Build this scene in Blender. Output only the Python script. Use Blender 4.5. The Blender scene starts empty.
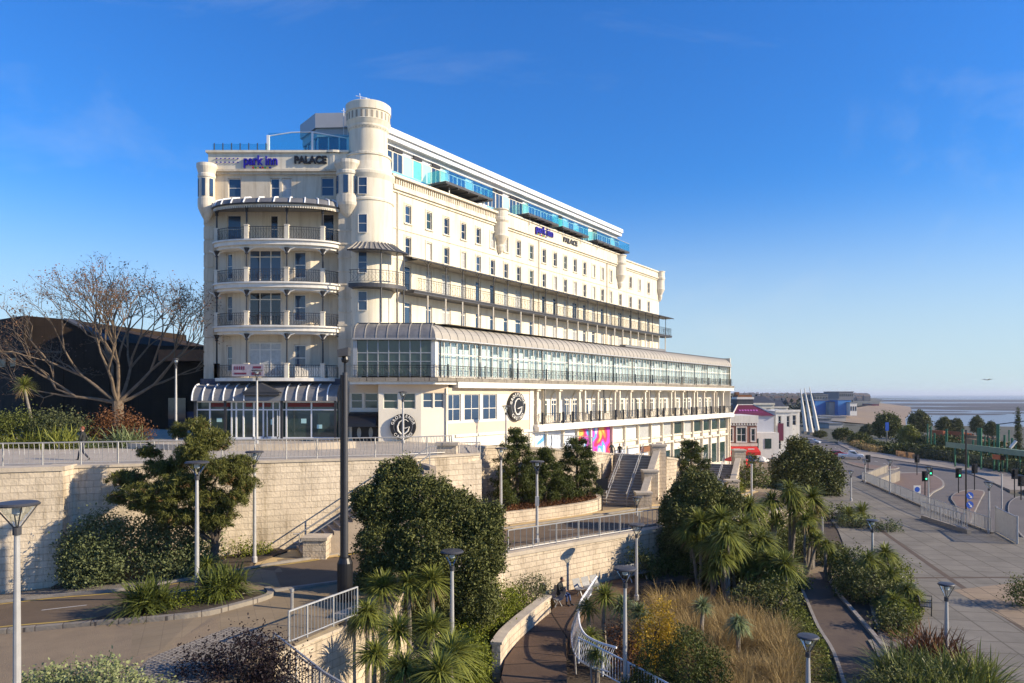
import bpy, math, random
import numpy as np
from mathutils import Vector, Matrix
R = math.radians
random.seed(7); rng = np.random.default_rng(7)
S = bpy.context.scene
C = S.collection
# ------------------------------------------------------------ camera, sky, sun, exposure
FPX, HZ = 740.0, 394.3
cam = bpy.data.cameras.new('camera'); camo = bpy.data.objects.new('camera', cam); C.objects.link(camo)
cam.sensor_width = 36; cam.lens = 36*FPX/1024; cam.shift_y = (HZ-341.5)/1024
cam.clip_start = 0.3; cam.clip_end = 60000
camo.location = (0,0,0); camo.rotation_euler = (R(90),0,0)
S.camera = camo
SUN_EL, SUN_AZ = 25.0, 103.0        # azimuth clockwise from +Y (the view direction)
S.render.resolution_x = 1024; S.render.resolution_y = 683
w = bpy.data.worlds.new('World'); S.world = w; w.use_nodes = True
nt = w.node_tree; nt.nodes.clear()
out = nt.nodes.new('ShaderNodeOutputWorld'); bg = nt.nodes.new('ShaderNodeBackground')
sky = nt.nodes.new('ShaderNodeTexSky'); sky.sky_type = 'NISHITA'; sky.sun_disc = False
sky.sun_elevation = R(SUN_EL); sky.sun_rotation = R(SUN_AZ)
sky.altitude = 0; sky.air_density = 1.0; sky.dust_density = 0.0; sky.ozone_density = 5.0
tc = nt.nodes.new('ShaderNodeTexCoord')
mp = nt.nodes.new('ShaderNodeMapping'); mp.inputs['Location'].default_value = (2.3,1.7,.4); mp.inputs['Rotation'].default_value = (0.0, R(-42), R(10)); mp.inputs['Scale'].default_value = (1.1, 6.0, 5.0)
nz = nt.nodes.new('ShaderNodeTexNoise'); nz.inputs['Scale'].default_value = 1.5; nz.inputs['Detail'].default_value = 8; nz.inputs['Roughness'].default_value = .62; nz.inputs['Distortion'].default_value = .5
rp = nt.nodes.new('ShaderNodeValToRGB'); rp.color_ramp.elements[0].position = .53; rp.color_ramp.elements[1].position = .84
rp.color_ramp.elements[0].color = (0,0,0,1); rp.color_ramp.elements[1].color = (.16,.16,.16,1)
mx = nt.nodes.new('ShaderNodeMix'); mx.data_type = 'RGBA'
hs = nt.nodes.new('ShaderNodeHueSaturation'); hs.inputs['Saturation'].default_value = 1.18
nt.links.new(tc.outputs['Generated'], mp.inputs[0]); nt.links.new(mp.outputs[0], nz.inputs['Vector'])
nt.links.new(nz.outputs['Fac'], rp.inputs[0]); nt.links.new(rp.outputs[0], mx.inputs[0])
nt.links.new(sky.outputs[0], hs.inputs['Color']); gm = nt.nodes.new('ShaderNodeGamma'); gm.inputs[1].default_value = 1.15; nt.links.new(hs.outputs[0], gm.inputs[0]); 
sx = nt.nodes.new('ShaderNodeSeparateXYZ'); nt.links.new(tc.outputs['Generated'], sx.inputs[0])
mr = nt.nodes.new('ShaderNodeMapRange'); mr.inputs[1].default_value=0; mr.inputs[2].default_value=.45; mr.inputs[3].default_value=.88; mr.inputs[4].default_value=1.28; nt.links.new(sx.outputs[2], mr.inputs[0])
vt = nt.nodes.new('ShaderNodeVectorMath'); vt.operation='MULTIPLY'; vt.inputs[1].default_value=(.52,.88,1.15); nt.links.new(gm.outputs[0], vt.inputs[0])
ml = nt.nodes.new('ShaderNodeVectorMath'); ml.operation='SCALE'; nt.links.new(vt.outputs[0], ml.inputs[0]); nt.links.new(mr.outputs[0], ml.inputs['Scale'])
rh = nt.nodes.new('ShaderNodeMapRange'); rh.inputs[1].default_value=0; rh.interpolation_type='SMOOTHERSTEP'; rh.inputs[2].default_value=.30; rh.inputs[3].default_value=.80; rh.inputs[4].default_value=0; nt.links.new(sx.outputs[2], rh.inputs[0])
mh = nt.nodes.new('ShaderNodeMix'); mh.data_type='RGBA'; mh.inputs[7].default_value=(4.1,5.3,6.8,1); nt.links.new(rh.outputs[0], mh.inputs[0]); nt.links.new(ml.outputs[0], mh.inputs[6]); nt.links.new(mh.outputs[2], mx.inputs[6]); mx.inputs[7].default_value = (5.5,6.2,7.0,1)
nt.links.new(mx.outputs[2], bg.inputs[0]); bg.inputs[1].default_value = 0.097
nt.links.new(bg.outputs[0], out.inputs[0])
sl = bpy.data.lights.new('sun', 'SUN'); sl.energy = 5.0; sl.angle = R(.5); sl.color = (1,.90,.76)
so = bpy.data.objects.new('sun', sl); C.objects.link(so)
sd = Vector((math.cos(R(SUN_EL))*math.sin(R(SUN_AZ)), math.cos(R(SUN_EL))*math.cos(R(SUN_AZ)), math.sin(R(SUN_EL))))
so.rotation_euler = (-sd).to_track_quat('-Z','Y').to_euler(); so.location = (60,0,60)
S.view_settings.view_transform = 'Standard'; S.view_settings.look = 'None'
S.view_settings.exposure = 0.53; S.view_settings.gamma = 1
S.view_settings.use_white_balance = True; S.view_settings.white_balance_temperature = 7500; S.view_settings.white_balance_tint = 8
S.cycles.max_bounces = 6; S.cycles.transparent_max_bounces = 12
# ------------------------------------------------------------ helpers
WO = {}
def at(px, py, z):
    k = -z/(py-HZ); return ((px-512)*k, FPX*k)
def atY(px, py, Y): return ((px-512)*Y/FPX, Y, (HZ-py)*Y/FPX)
def tag(o, label=None, cat=None, group=None, kind=None):
    if label: o['label'] = label
    if cat: o['category'] = cat
    if group: o['group'] = group
    if kind: o['kind'] = kind
    return o
def thing(name, label, cat, loc=(0,0,0), group=None, rz=0):
    o = bpy.data.objects.new(name, None); C.objects.link(o); o.empty_display_size = .3
    o.location = loc; o.rotation_euler = (0,0,rz); WO[o.name] = Vector(loc)
    return tag(o, label, cat, group)
class MB:
    def __init__(s): s.v=[]; s.f=[]; s.m=[]; s.mi=0; s.sm=False
    def add(s, vs, fs):
        b=len(s.v); s.v += [tuple(p) for p in vs]
        for f in fs: s.f.append(tuple(i+b for i in f)); s.m.append(s.mi)
        return s
    def quad(s, *p): return s.add(p, [tuple(range(len(p)))])
    def box(s, x0,x1,y0,y1,z0,z1):
        return s.add([(x0,y0,z0),(x1,y0,z0),(x1,y1,z0),(x0,y1,z0),(x0,y0,z1),(x1,y0,z1),(x1,y1,z1),(x0,y1,z1)],
            [(0,3,2,1),(4,5,6,7),(0,1,5,4),(1,2,6,5),(2,3,7,6),(3,0,4,7)])
    def prism(s, poly, z0, z1):
        n=len(poly); a=sum(poly[i][0]*poly[(i+1)%n][1]-poly[(i+1)%n][0]*poly[i][1] for i in range(n))
        if a<0: poly=poly[::-1]
        zz0 = z0 if isinstance(z0,(list,tuple)) else [z0]*n
        zz1 = z1 if isinstance(z1,(list,tuple)) else [z1]*n
        if a<0: zz0=zz0[::-1]; zz1=zz1[::-1]
        vs=[(p[0],p[1],z) for p,z in zip(poly,zz0)]+[(p[0],p[1],z) for p,z in zip(poly,zz1)]
        fs=[tuple(range(n-1,-1,-1)), tuple(range(n,2*n))]+[(i,(i+1)%n,n+(i+1)%n,n+i) for i in range(n)]
        return s.add(vs,fs)
    def sheet(s, poly, z):
        zz = z if isinstance(z,(list,tuple)) else [z]*len(poly)
        a=sum(poly[i][0]*poly[(i+1)%len(poly)][1]-poly[(i+1)%len(poly)][0]*poly[i][1] for i in range(len(poly)))
        v=[(p[0],p[1],q) for p,q in zip(poly,zz)]
        return s.add(v if a>0 else v[::-1],[tuple(range(len(v)))])
    def tube(s, path, r, n=6, caps=True):
        path=[Vector(p) for p in path]; rs = r if isinstance(r,(list,tuple)) else [r]*len(path)
        b=len(s.v); prev=None
        for i,p in enumerate(path):
            d=(path[min(i+1,len(path)-1)]-path[max(i-1,0)])
            d = d.normalized() if d.length>1e-9 else Vector((0,0,1))
            if prev is None: u=d.orthogonal().normalized()
            else:
                u=prev-d*prev.dot(d)
                u = u.normalized() if u.length>1e-6 else d.orthogonal().normalized()
            prev=u; v=d.cross(u)
            for k in range(n):
                a=2*math.pi*k/n; s.v.append(tuple(p+(u*math.cos(a)+v*math.sin(a))*rs[i]))
        for i in range(len(path)-1):
            for k in range(n):
                s.f.append((b+i*n+k,b+i*n+(k+1)%n,b+(i+1)*n+(k+1)%n,b+(i+1)*n+k)); s.m.append(s.mi)
        if caps:
            s.f.append(tuple(b+k for k in range(n-1,-1,-1))); s.m.append(s.mi)
            e=b+(len(path)-1)*n; s.f.append(tuple(e+k for k in range(n))); s.m.append(s.mi)
        return s
    def lathe(s, cx,cy, prof, n=24, a0=0, a1=2*math.pi):
        full=abs(a1-a0-2*math.pi)<1e-6; m=n if full else n+1; b=len(s.v)
        for r,z in prof:
            for k in range(m):
                a=a0+(a1-a0)*k/n; s.v.append((cx+r*math.cos(a),cy+r*math.sin(a),z))
        for i in range(len(prof)-1):
            for k in range(n):
                k2=(k+1)%m; s.f.append((b+i*m+k,b+i*m+k2,b+(i+1)*m+k2,b+(i+1)*m+k)); s.m.append(s.mi)
        return s
    def build(s, name, mats, parent=None, loc=None, smooth=False, label=None):
        off = WO[parent.name] if parent is not None else Vector(loc or (0,0,0))
        me=bpy.data.meshes.new(name)
        v=np.array(s.v,dtype=float).reshape(-1,3)-np.array(off)
        me.from_pydata(v.tolist(),[],s.f)
        if not isinstance(mats,(list,tuple)): mats=[mats]
        for m in mats:
            if m: me.materials.append(m)
        if len(mats)>1: me.polygons.foreach_set('material_index', s.m)
        if smooth: me.polygons.foreach_set('use_smooth',[True]*len(s.f))
        me.update()
        o=bpy.data.objects.new(name,me); C.objects.link(o)
        if parent is not None: o.parent=parent
        else: o.location=off
        WO[o.name]=Vector(off)
        if label: o['label']=label
        return o
def npmesh(name, V, F, mat, parent=None, loc=None):
    off = np.array(WO[parent.name]) if parent is not None else np.array(loc or (0,0,0),dtype=float)
    V=V-off; n=F.shape[1]
    me=bpy.data.meshes.new(name); me.vertices.add(len(V)); me.vertices.foreach_set('co',V.astype(np.float32).ravel())
    me.loops.add(F.size); me.loops.foreach_set('vertex_index',F.astype(np.int32).ravel())
    me.polygons.add(len(F)); me.polygons.foreach_set('loop_start',np.arange(0,F.size,n,dtype=np.int32))
    me.update(calc_edges=True); me.materials.append(mat)
    o=bpy.data.objects.new(name,me); C.objects.link(o)
    if parent is not None: o.parent=parent
    else: o.location=off
    WO[o.name]=Vector(off)
    return o
def copy_tree(o, loc=None, rz=None, parent=None, label=None):
    c=o.copy(); C.objects.link(c); WO[c.name]=WO.get(o.name,Vector((0,0,0)))
    if parent is not None: c.parent=parent
    if loc is not None: c.location=loc
    if rz is not None: c.rotation_euler[2]=rz
    if label: c['label']=label
    for ch in list(o.children): copy_tree(ch,parent=c)
    return c
def inst(name, me, parent, loc, rz=0):
    o=bpy.data.objects.new(name,me); C.objects.link(o); o.parent=parent
    o.location=Vector(loc)-WO[parent.name]; o.rotation_euler=(0,0,rz); WO[o.name]=Vector((0,0,0)); return o
# ------------------------------------------------------------ materials
def newmat(name):
    m=bpy.data.materials.new(name); m.use_nodes=True; n=m.node_tree; b=n.nodes['Principled BSDF']; return m,n,b
def N(n,t,**k):
    x=n.nodes.new(t)
    for a,b in k.items(): setattr(x,a,b)
    return x
def pos(n): return n.nodes.new('ShaderNodeNewGeometry').outputs['Position']
def col(c): return (c[0],c[1],c[2],1)
def pbr(name, c, rough=.7, metal=0, var=.12, scale=1.2, bump=0, bscale=12, c2=None, spec=.4, streak=0):
    m,n,b=newmat(name); b.inputs['Roughness'].default_value=rough; b.inputs['Metallic'].default_value=metal
    b.inputs['Specular IOR Level'].default_value=spec
    b.inputs['Base Color'].default_value=col(c)
    if var or c2:
        t=N(n,'ShaderNodeTexNoise'); t.inputs['Scale'].default_value=scale; t.inputs['Detail'].default_value=6; t.inputs['Roughness'].default_value=.65
        n.links.new(pos(n),t.inputs['Vector'])
        r=N(n,'ShaderNodeValToRGB'); e=r.color_ramp.elements; e[0].position=.3; e[1].position=.7
        a=c2 or tuple(x*(1-var) for x in c); e[0].color=col(a); e[1].color=col(tuple(min(1,x*(1+(var if not c2 else 0))) for x in c))
        n.links.new(t.outputs['Fac'],r.inputs[0]); n.links.new(r.outputs[0],b.inputs['Base Color'])
    if streak:
        mp_=N(n,'ShaderNodeMapping'); mp_.inputs['Scale'].default_value=(2.2,2.2,.16); n.links.new(pos(n),mp_.inputs[0])
        t3=N(n,'ShaderNodeTexNoise'); t3.inputs['Scale'].default_value=1; t3.inputs['Detail'].default_value=7; t3.inputs['Roughness'].default_value=.7; n.links.new(mp_.outputs[0],t3.inputs['Vector'])
        r3=N(n,'ShaderNodeValToRGB'); e3=r3.color_ramp.elements; e3[0].position=.30; e3[0].color=(1-streak,1-streak*1.15,1-streak*1.35,1); e3[1].position=.52; e3[1].color=(1,1,1,1); n.links.new(t3.outputs['Fac'],r3.inputs[0])
        x3=N(n,'ShaderNodeMix',data_type='RGBA',blend_type='MULTIPLY'); x3.inputs[0].default_value=1; n.links.new(r.outputs[0],x3.inputs[6]); n.links.new(r3.outputs[0],x3.inputs[7]); n.links.new(x3.outputs[2],b.inputs['Base Color'])
    if bump:
        t=N(n,'ShaderNodeTexNoise'); t.inputs['Scale'].default_value=bscale; t.inputs['Detail'].default_value=5
        n.links.new(pos(n),t.inputs['Vector']); q=N(n,'ShaderNodeBump'); q.inputs['Strength'].default_value=bump; q.inputs['Distance'].default_value=.05
        n.links.new(t.outputs['Fac'],q.inputs['Height']); n.links.new(q.outputs[0],b.inputs['Normal'])
    return m
def stone(name, c1, c2, mortar, w, h, ang, msize=.012, flat=False, off=.5, rough=.9, bump=.5, big=.35, streak=0, squash=1):
    """coursed blocks; ang = direction of the wall in plan (flat: laid on the ground)"""
    m,n,b=newmat(name); b.inputs['Roughness'].default_value=rough; b.inputs['Specular IOR Level'].default_value=.25
    sp=N(n,'ShaderNodeSeparateXYZ'); n.links.new(pos(n),sp.inputs[0])
    def lin(a,bb):
        m1=N(n,'ShaderNodeMath',operation='MULTIPLY'); m1.inputs[1].default_value=a; n.links.new(sp.outputs[0],m1.inputs[0])
        m2=N(n,'ShaderNodeMath',operation='MULTIPLY'); m2.inputs[1].default_value=bb; n.links.new(sp.outputs[1],m2.inputs[0])
        m3=N(n,'ShaderNodeMath',operation='ADD'); n.links.new(m1.outputs[0],m3.inputs[0]); n.links.new(m2.outputs[0],m3.inputs[1]); return m3.outputs[0]
    cb=N(n,'ShaderNodeCombineXYZ'); n.links.new(lin(math.cos(ang),math.sin(ang)),cb.inputs[0])
    n.links.new(lin(-math.sin(ang),math.cos(ang)) if flat else sp.outputs[2],cb.inputs[1])
    k=N(n,'ShaderNodeTexBrick'); k.offset=off; k.squash=squash; k.inputs['Scale'].default_value=1; k.inputs['Brick Width'].default_value=w; k.inputs['Row Height'].default_value=h
    k.inputs['Mortar Size'].default_value=msize; k.inputs['Mortar Smooth'].default_value=.2; k.inputs['Bias'].default_value=-.1
    k.inputs['Color1'].default_value=col(c1); k.inputs['Color2'].default_value=col(c2); k.inputs['Mortar'].default_value=col(mortar)
    n.links.new(cb.outputs[0],k.inputs['Vector'])
    t=N(n,'ShaderNodeTexNoise'); t.inputs['Scale'].default_value=.45; t.inputs['Detail'].default_value=8; t.inputs['Roughness'].default_value=.7; n.links.new(pos(n),t.inputs['Vector'])
    r=N(n,'ShaderNodeMapRange'); r.inputs[1].default_value=.3; r.inputs[2].default_value=.75; r.inputs[3].default_value=1-big; r.inputs[4].default_value=1.08
    n.links.new(t.outputs['Fac'],r.inputs[0])
    x=N(n,'ShaderNodeMix',data_type='RGBA',blend_type='MULTIPLY'); x.inputs[0].default_value=1
    n.links.new(k.outputs['Color'],x.inputs[6]); n.links.new(r.outputs[0],x.inputs[7]); n.links.new(x.outputs[2],b.inputs['Base Color'])
    if not flat:
        mp_=N(n,'ShaderNodeMapping'); mp_.inputs['Scale'].default_value=(1.3,1.3,.18); n.links.new(pos(n),mp_.inputs[0])
        t3=N(n,'ShaderNodeTexNoise'); t3.inputs['Scale'].default_value=1; t3.inputs['Detail'].default_value=8; t3.inputs['Roughness'].default_value=.75; n.links.new(mp_.outputs[0],t3.inputs['Vector'])
        r3=N(n,'ShaderNodeValToRGB'); e3=r3.color_ramp.elements; e3[0].position=.30; e3[0].color=(.55,.52,.47,1); e3[1].position=.50; e3[1].color=(1,1,1,1); n.links.new(t3.outputs['Fac'],r3.inputs[0])
        x3=N(n,'ShaderNodeMix',data_type='RGBA',blend_type='MULTIPLY'); x3.inputs[0].default_value=1; n.links.new(x.outputs[2],x3.inputs[6]); n.links.new(r3.outputs[0],x3.inputs[7]); n.links.new(x3.outputs[2],b.inputs['Base Color'])
    t2=N(n,'ShaderNodeTexNoise'); t2.inputs['Scale'].default_value=9; t2.inputs['Detail'].default_value=6; n.links.new(pos(n),t2.inputs['Vector'])
    ad=N(n,'ShaderNodeMath',operation='SUBTRACT'); n.links.new(t2.outputs['Fac'],ad.inputs[0]); n.links.new(k.outputs['Fac'],ad.inputs[1])
    q=N(n,'ShaderNodeBump'); q.inputs['Strength'].default_value=bump; q.inputs['Distance'].default_value=.04
    n.links.new(ad.outputs[0],q.inputs['Height']); n.links.new(q.outputs[0],b.inputs['Normal'])
    return m
def leafmat(name, dark, light, rough=.55, trans=.15):
    m,n,b=newmat(name); b.inputs['Roughness'].default_value=rough; b.inputs['Specular IOR Level'].default_value=.18
    g=N(n,'ShaderNodeNewGeometry'); r=N(n,'ShaderNodeValToRGB'); r.color_ramp.elements[0].color=col(dark); r.color_ramp.elements[1].color=col(light)
    t=N(n,'ShaderNodeTexNoise'); t.inputs['Scale'].default_value=.9; t.inputs['Detail'].default_value=3; n.links.new(g.outputs['Position'],t.inputs['Vector'])
    a=N(n,'ShaderNodeMix',data_type='FLOAT'); a.inputs[0].default_value=.45
    n.links.new(g.outputs['Random Per Island'],a.inputs[2]); n.links.new(t.outputs['Fac'],a.inputs[3]); n.links.new(a.outputs[0],r.inputs[0])
    n.links.new(r.outputs[0],b.inputs['Base Color'])
    if trans:
        o=n.nodes['Material Output']; tr=N(n,'ShaderNodeBsdfTranslucent'); mx=N(n,'ShaderNodeMixShader'); mx.inputs[0].default_value=trans
        n.links.new(r.outputs[0],tr.inputs[0]); n.links.new(b.outputs[0],mx.inputs[1]); n.links.new(tr.outputs[0],mx.inputs[2]); n.links.new(mx.outputs[0],o.inputs[0])
    return m
def seeglass(name, tint, mxr=.5, opac=.25):
    m,n,b=newmat(name); o=n.nodes['Material Output']; tr=N(n,'ShaderNodeBsdfTransparent'); tr.inputs[0].default_value=col(tint)
    gl=N(n,'ShaderNodeBsdfGlossy'); gl.inputs['Roughness'].default_value=.03; gl.inputs[0].default_value=(.9,.95,1,1)
    fr=N(n,'ShaderNodeFresnel'); fr.inputs[0].default_value=1.5; mr=N(n,'ShaderNodeMapRange'); mr.inputs[3].default_value=opac; mr.inputs[4].default_value=mxr
    n.links.new(fr.outputs[0],mr.inputs[0]); mx=N(n,'ShaderNodeMixShader'); n.links.new(mr.outputs[0],mx.inputs[0]); n.links.new(tr.outputs[0],mx.inputs[1]); n.links.new(gl.outputs[0],mx.inputs[2]); n.links.new(mx.outputs[0],o.inputs[0])
    return m
def pane(name, c, rough=.06, var=0):
    return pbr(name,c,rough,0,var,3.0,spec=.9)
A1=math.atan2(6,14.3)
M={}
M['cream']=pbr('cream_render',(.72,.655,.52),.8,streak=.22,var=.07,scale=.35,bump=.15,bscale=3)
M['creamf']=pbr('weathered_bounce_tint_cream',(.66,.58,.455),.85,streak=.3,c2=(.59,.51,.39),scale=.6,bump=.2,bscale=3)  # streaked cream for the shaded front, colour warmed to stand for ground bounce
M['white']=pbr('white_paint',(.74,.70,.62),.6,var=.06,scale=2,streak=.12)
M['trim']=pbr('pale_trim',(.70,.63,.51),.7,streak=.3,var=.1,scale=1.5)
M['beige']=pbr('beige_render',(.66,.52,.38),.8,var=.05,scale=.5,bump=.1)
M['ivory']=pbr('ivory_render',(.74,.67,.55),.8,var=.05,scale=.5,bump=.1)
M['iron']=pbr('black_iron',(.025,.026,.03),.45,var=.2,spec=.5)
M['lead']=pbr('lead_roof',(.25,.245,.24),.5,c2=(.15,.15,.155),scale=1.3,metal=.3)
M['zinc']=pbr('zinc_roof',(.40,.365,.31),.65,c2=(.32,.295,.255),scale=.7,metal=.1)
M['zincseam']=pbr('zinc_seam',(.20,.19,.18),.5,var=.1)
M['fascia']=pbr('white_fascia',(.74,.75,.76),.5,var=.04)
M['steel']=pbr('brushed_steel',(.42,.41,.39),.5,metal=.6,var=.1,scale=6)
M['galvd']=pbr('perforated_steel',(.20,.20,.20),.6,metal=.3,var=.2,scale=8)
M['galv']=pbr('galvanised_steel',(.42,.42,.41),.5,metal=.5,var=.15,scale=5)
M['lamppole']=pbr('pale_grey_post',(.45,.44,.42),.5,metal=.3,var=.1,scale=3)
M['darkgrey']=pbr('dark_grey_metal',(.07,.07,.075),.5,metal=.3,var=.1)
M['black']=pbr('black_plastic',(.015,.015,.017),.4,var=0)
M['paneD']=pane('window_glass_dark',(.015,.022,.035))
M['paneB']=pane('window_glass_blue',(.03,.06,.11))
M['paneC']=pbr('window_with_net_curtain',(.42,.42,.40),.35,var=.2,scale=4,spec=.8)
M['paneG']=pane('window_glass_green',(.03,.055,.05))
M['aqua']=pbr('aqua_glass_panel',(.12,.50,.48),.12,var=.1,spec=.9)
M['paneW']=pbr('window_with_drawn_curtain',(.62,.60,.54),.4,var=.15,scale=6,spec=.7)
M['aquapale']=pbr('pale_aqua_panel',(.38,.62,.62),.15,var=.08,spec=.8)
M['glass']=seeglass('clear_glass',(.92,.96,.96),mxr=.30,opac=.04)
M['glassaq']=seeglass('aqua_balustrade_glass',(.62,.90,.90),mxr=.35,opac=.08)
M['curtain']=pbr('pale_curtain',(.86,.85,.80),.9,c2=(.72,.73,.70),scale=2.2)
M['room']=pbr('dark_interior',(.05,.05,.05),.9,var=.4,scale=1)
A1=math.atan2(6,14.3)
M['stone']=stone('cream_block_stone',(.76,.64,.48),(.66,.55,.41),(.58,.48,.36),.62,.31,A1,msize=.014,big=.38,bump=.8)
M['stone2']=stone('cream_block_stone_b',(.70,.58,.43),(.62,.51,.38),(.46,.38,.29),.5,.28,R(40),msize=.014,big=.42,bump=.8)
M['coping']=pbr('stone_coping',(.55,.47,.36),.85,c2=(.38,.32,.25),scale=1.5,bump=.3)
M['step']=pbr('stone_steps',(.38,.31,.24),.9,c2=(.28,.23,.18),scale=1.5,bump=.3)
M['asphalt']=pbr('brown_asphalt',(.16,.112,.072),.9,c2=(.11,.078,.052),scale=.8,bump=.4,bscale=40)
M['asph2']=pbr('grey_asphalt',(.15,.13,.115),.85,c2=(.11,.098,.09),scale=.25,bump=.3,bscale=40)
M['pave']=pbr('sandy_paving',(.27,.20,.125),.9,c2=(.21,.155,.10),scale=1.2,bump=.4,bscale=30)
M['pavegrey']=stone('grey_paving',(.27,.205,.13),(.25,.19,.12),(.21,.16,.105),.6,.6,A1,flat=True,off=0,bump=.1,big=.2)
M['terr']=stone('terrace_paving',(.46,.40,.32),(.43,.37,.30),(.34,.29,.24),.6,.6,A1,flat=True,off=0,bump=.1,big=.2)
M['plaza']=stone('plaza_paving',(.235,.212,.175),(.205,.185,.152),(.14,.125,.10),1.6,1.6,R(80),flat=True,off=0,msize=.05,bump=.15,big=.3)
M['plazatan']=stone('tan_paving',(.33,.25,.17),(.30,.225,.155),(.14,.11,.08),1.2,1.2,R(80),flat=True,off=0,msize=.03,bump=.15,big=.25)
M['setts']=stone('cobbled_setts',(.36,.32,.27),(.29,.26,.22),(.17,.145,.12),.17,.13,A1,flat=True,off=.5,msize=.03,bump=.8,big=.3)
M['kerb']=pbr('kerb_stone',(.30,.27,.235),.85,c2=(.21,.19,.165),scale=2,bump=.2)
M['kerbw']=stone('pale_kerb_stone',(.33,.29,.235),(.28,.245,.20),(.12,.10,.085),.9,.9,A1,flat=True,off=0,msize=.02,big=.35)
M['yellow']=pbr('yellow_paint',(.62,.42,.08),.7,c2=(.45,.32,.1),scale=5)
M['tactile']=pbr('buff_tactile_paving',(.55,.40,.19),.85,c2=(.45,.32,.16),scale=4)
M['whitep']=pbr('road_white_paint',(.62,.60,.56),.7,c2=(.45,.43,.4),scale=6)
M['deck']=stone('dark_brown_deck',(.135,.085,.055),(.115,.073,.05),(.03,.02,.015),3.4,1.9,R(8),flat=True,off=0,msize=.045,bump=.3,big=.35)
M['soil']=pbr('garden_soil',(.085,.06,.04),.95,c2=(.05,.038,.025),scale=2,bump=.6,bscale=8)
M['path']=pbr('brown_path',(.12,.085,.06),.9,c2=(.085,.06,.045),scale=1,bump=.3,bscale=25)
M['bark']=pbr('grey_bark',(.30,.26,.21),.9,c2=(.13,.11,.09),scale=3,bump=.6,bscale=10)
M['barkd']=pbr('dark_bark',(.11,.085,.065),.95,c2=(.06,.045,.035),scale=3,bump=.6)
M['brickred']=stone('red_brick',(.34,.13,.08),(.27,.10,.065),(.4,.34,.28),.23,.075,R(0),msize=.01,bump=.3,big=.2)
M['brown']=stone('dark_brown_cladding',(.042,.027,.017),(.034,.022,.014),(.016,.011,.008),1.3,2.4,R(10),off=0,bump=.2)
M['slate']=pbr('dark_slate',(.07,.075,.085),.6,c2=(.045,.05,.06),scale=2)
M['dred']=pbr('dark_red_fascia',(.16,.015,.012),.5,var=.1)
M['red']=pbr('red_canvas',(.58,.025,.02),.7,var=.1)
M['plum']=pbr('plum_roof',(.13,.018,.045),.6,var=.1)
M['blue']=pbr('blue_sign',(.02,.012,.30),.4,var=0)
M['rust']=pbr('rust_tiles',(.22,.09,.04),.8,var=.25)
M['green']=pbr('green_painted_steel',(.03,.16,.08),.5,var=.1)
# ------------------------------------------------------------ the setting
def Tz(x,y):
    s=(x+5.8)*.57+(y-55.5)*.822
    return float(np.interp(s,[-40,0,13.5,26,40,51,65,200],[-3.2,-3.55,-5,-6.8,-8.6,-10,-10.5,-10.9]))
def Lz(x): return float(np.interp(x,[-25,-11,0,10,19,30,40],[-8.95,-7.9,-8.2,-8.3,-9.1,-10.6,-11.1]))
def loft(name, A, B, zf, mat, rows=6, sub=4):
    def dens(P):
        o=[]
        for i in range(len(P)-1):
            for k in range(sub): t=k/sub; o.append((P[i][0]*(1-t)+P[i+1][0]*t,P[i][1]*(1-t)+P[i+1][1]*t))
        return o+[P[-1]]
    A=dens(A); B=dens(B); m=MB()
    for r in range(rows+1):
        t=r/rows
        for a,b in zip(A,B):
            x=a[0]*(1-t)+b[0]*t; y=a[1]*(1-t)+b[1]*t; m.v.append((x,y,zf(x,y)))
    n=len(A)
    for r in range(rows):
        for i in range(n-1): m.f.append((r*n+i,r*n+i+1,(r+1)*n+i+1,(r+1)*n+i)); m.m.append(0)
    o=m.build(name,mat); tag(o,kind='structure'); return o
def strip(pts, wd, zf, dz=0, sub=1):
    """ribbon mesh builder along a plan polyline"""
    m=MB(); P=[Vector((p[0],p[1])) for p in pts]
    if sub>1:
        Q=[]
        for i in range(len(P)-1):
            p0=P[max(i-1,0)];p1=P[i];p2=P[i+1];p3=P[min(i+2,len(P)-1)]
            for k in range(sub):
                t=k/sub; Q.append(.5*((2*p1)+(-p0+p2)*t+(2*p0-5*p1+4*p2-p3)*t*t+(-p0+3*p1-3*p2+p3)*t**3))
        P=Q+[P[-1]]
    L=[]
    for i,p in enumerate(P):
        d=(P[min(i+1,len(P)-1)]-P[max(i-1,0)]).normalized(); nn=Vector((-d.y,d.x))
        L.append((p+nn*wd/2,p-nn*wd/2))
    for a,b in L: m.v += [(a.x,a.y,zf(a.x,a.y)+dz),(b.x,b.y,zf(b.x,b.y)+dz)]
    for i in range(len(L)-1): m.f.append((2*i+1,2*i+3,2*i+2,2*i)); m.m.append(0)
    return m,P
def kerbline(name, pts, zf, wd=.15, h=.12, mat='kerb', sub=4, base=.25):
    m0,P=strip(pts,wd,zf,0,sub); m=MB(); n=len(P)
    for i in range(n):
        a=m0.v[2*i]; b=m0.v[2*i+1]
        m.v += [(a[0],a[1],a[2]-base),(a[0],a[1],a[2]+h),(b[0],b[1],b[2]+h),(b[0],b[1],b[2]-base)]
    for i in range(n-1):
        o=4*i
        for k in range(4): m.f.append((o+k,o+(k+1)%4,o+4+(k+1)%4,o+4+k)); m.m.append(0)
    m.f += [(0,1,2,3),(4*n-1,4*n-2,4*n-3,4*n-4)]; m.m += [0,0]
    return tag(m.build(name,M[mat]),kind='structure')
E_=[(-45,24),(-20.4,34.3),(-6.1,40.3),(-1.9,43.5),(-2.6,50),(1,54),(6.2,56.9),(8.5,61.9),(12.4,60.4),(13.5,61.2),(16.4,67.2),(19.0,74.4),(22.3,73.2),(24,80),(30,95),(38,130),(45,160)]
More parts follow.
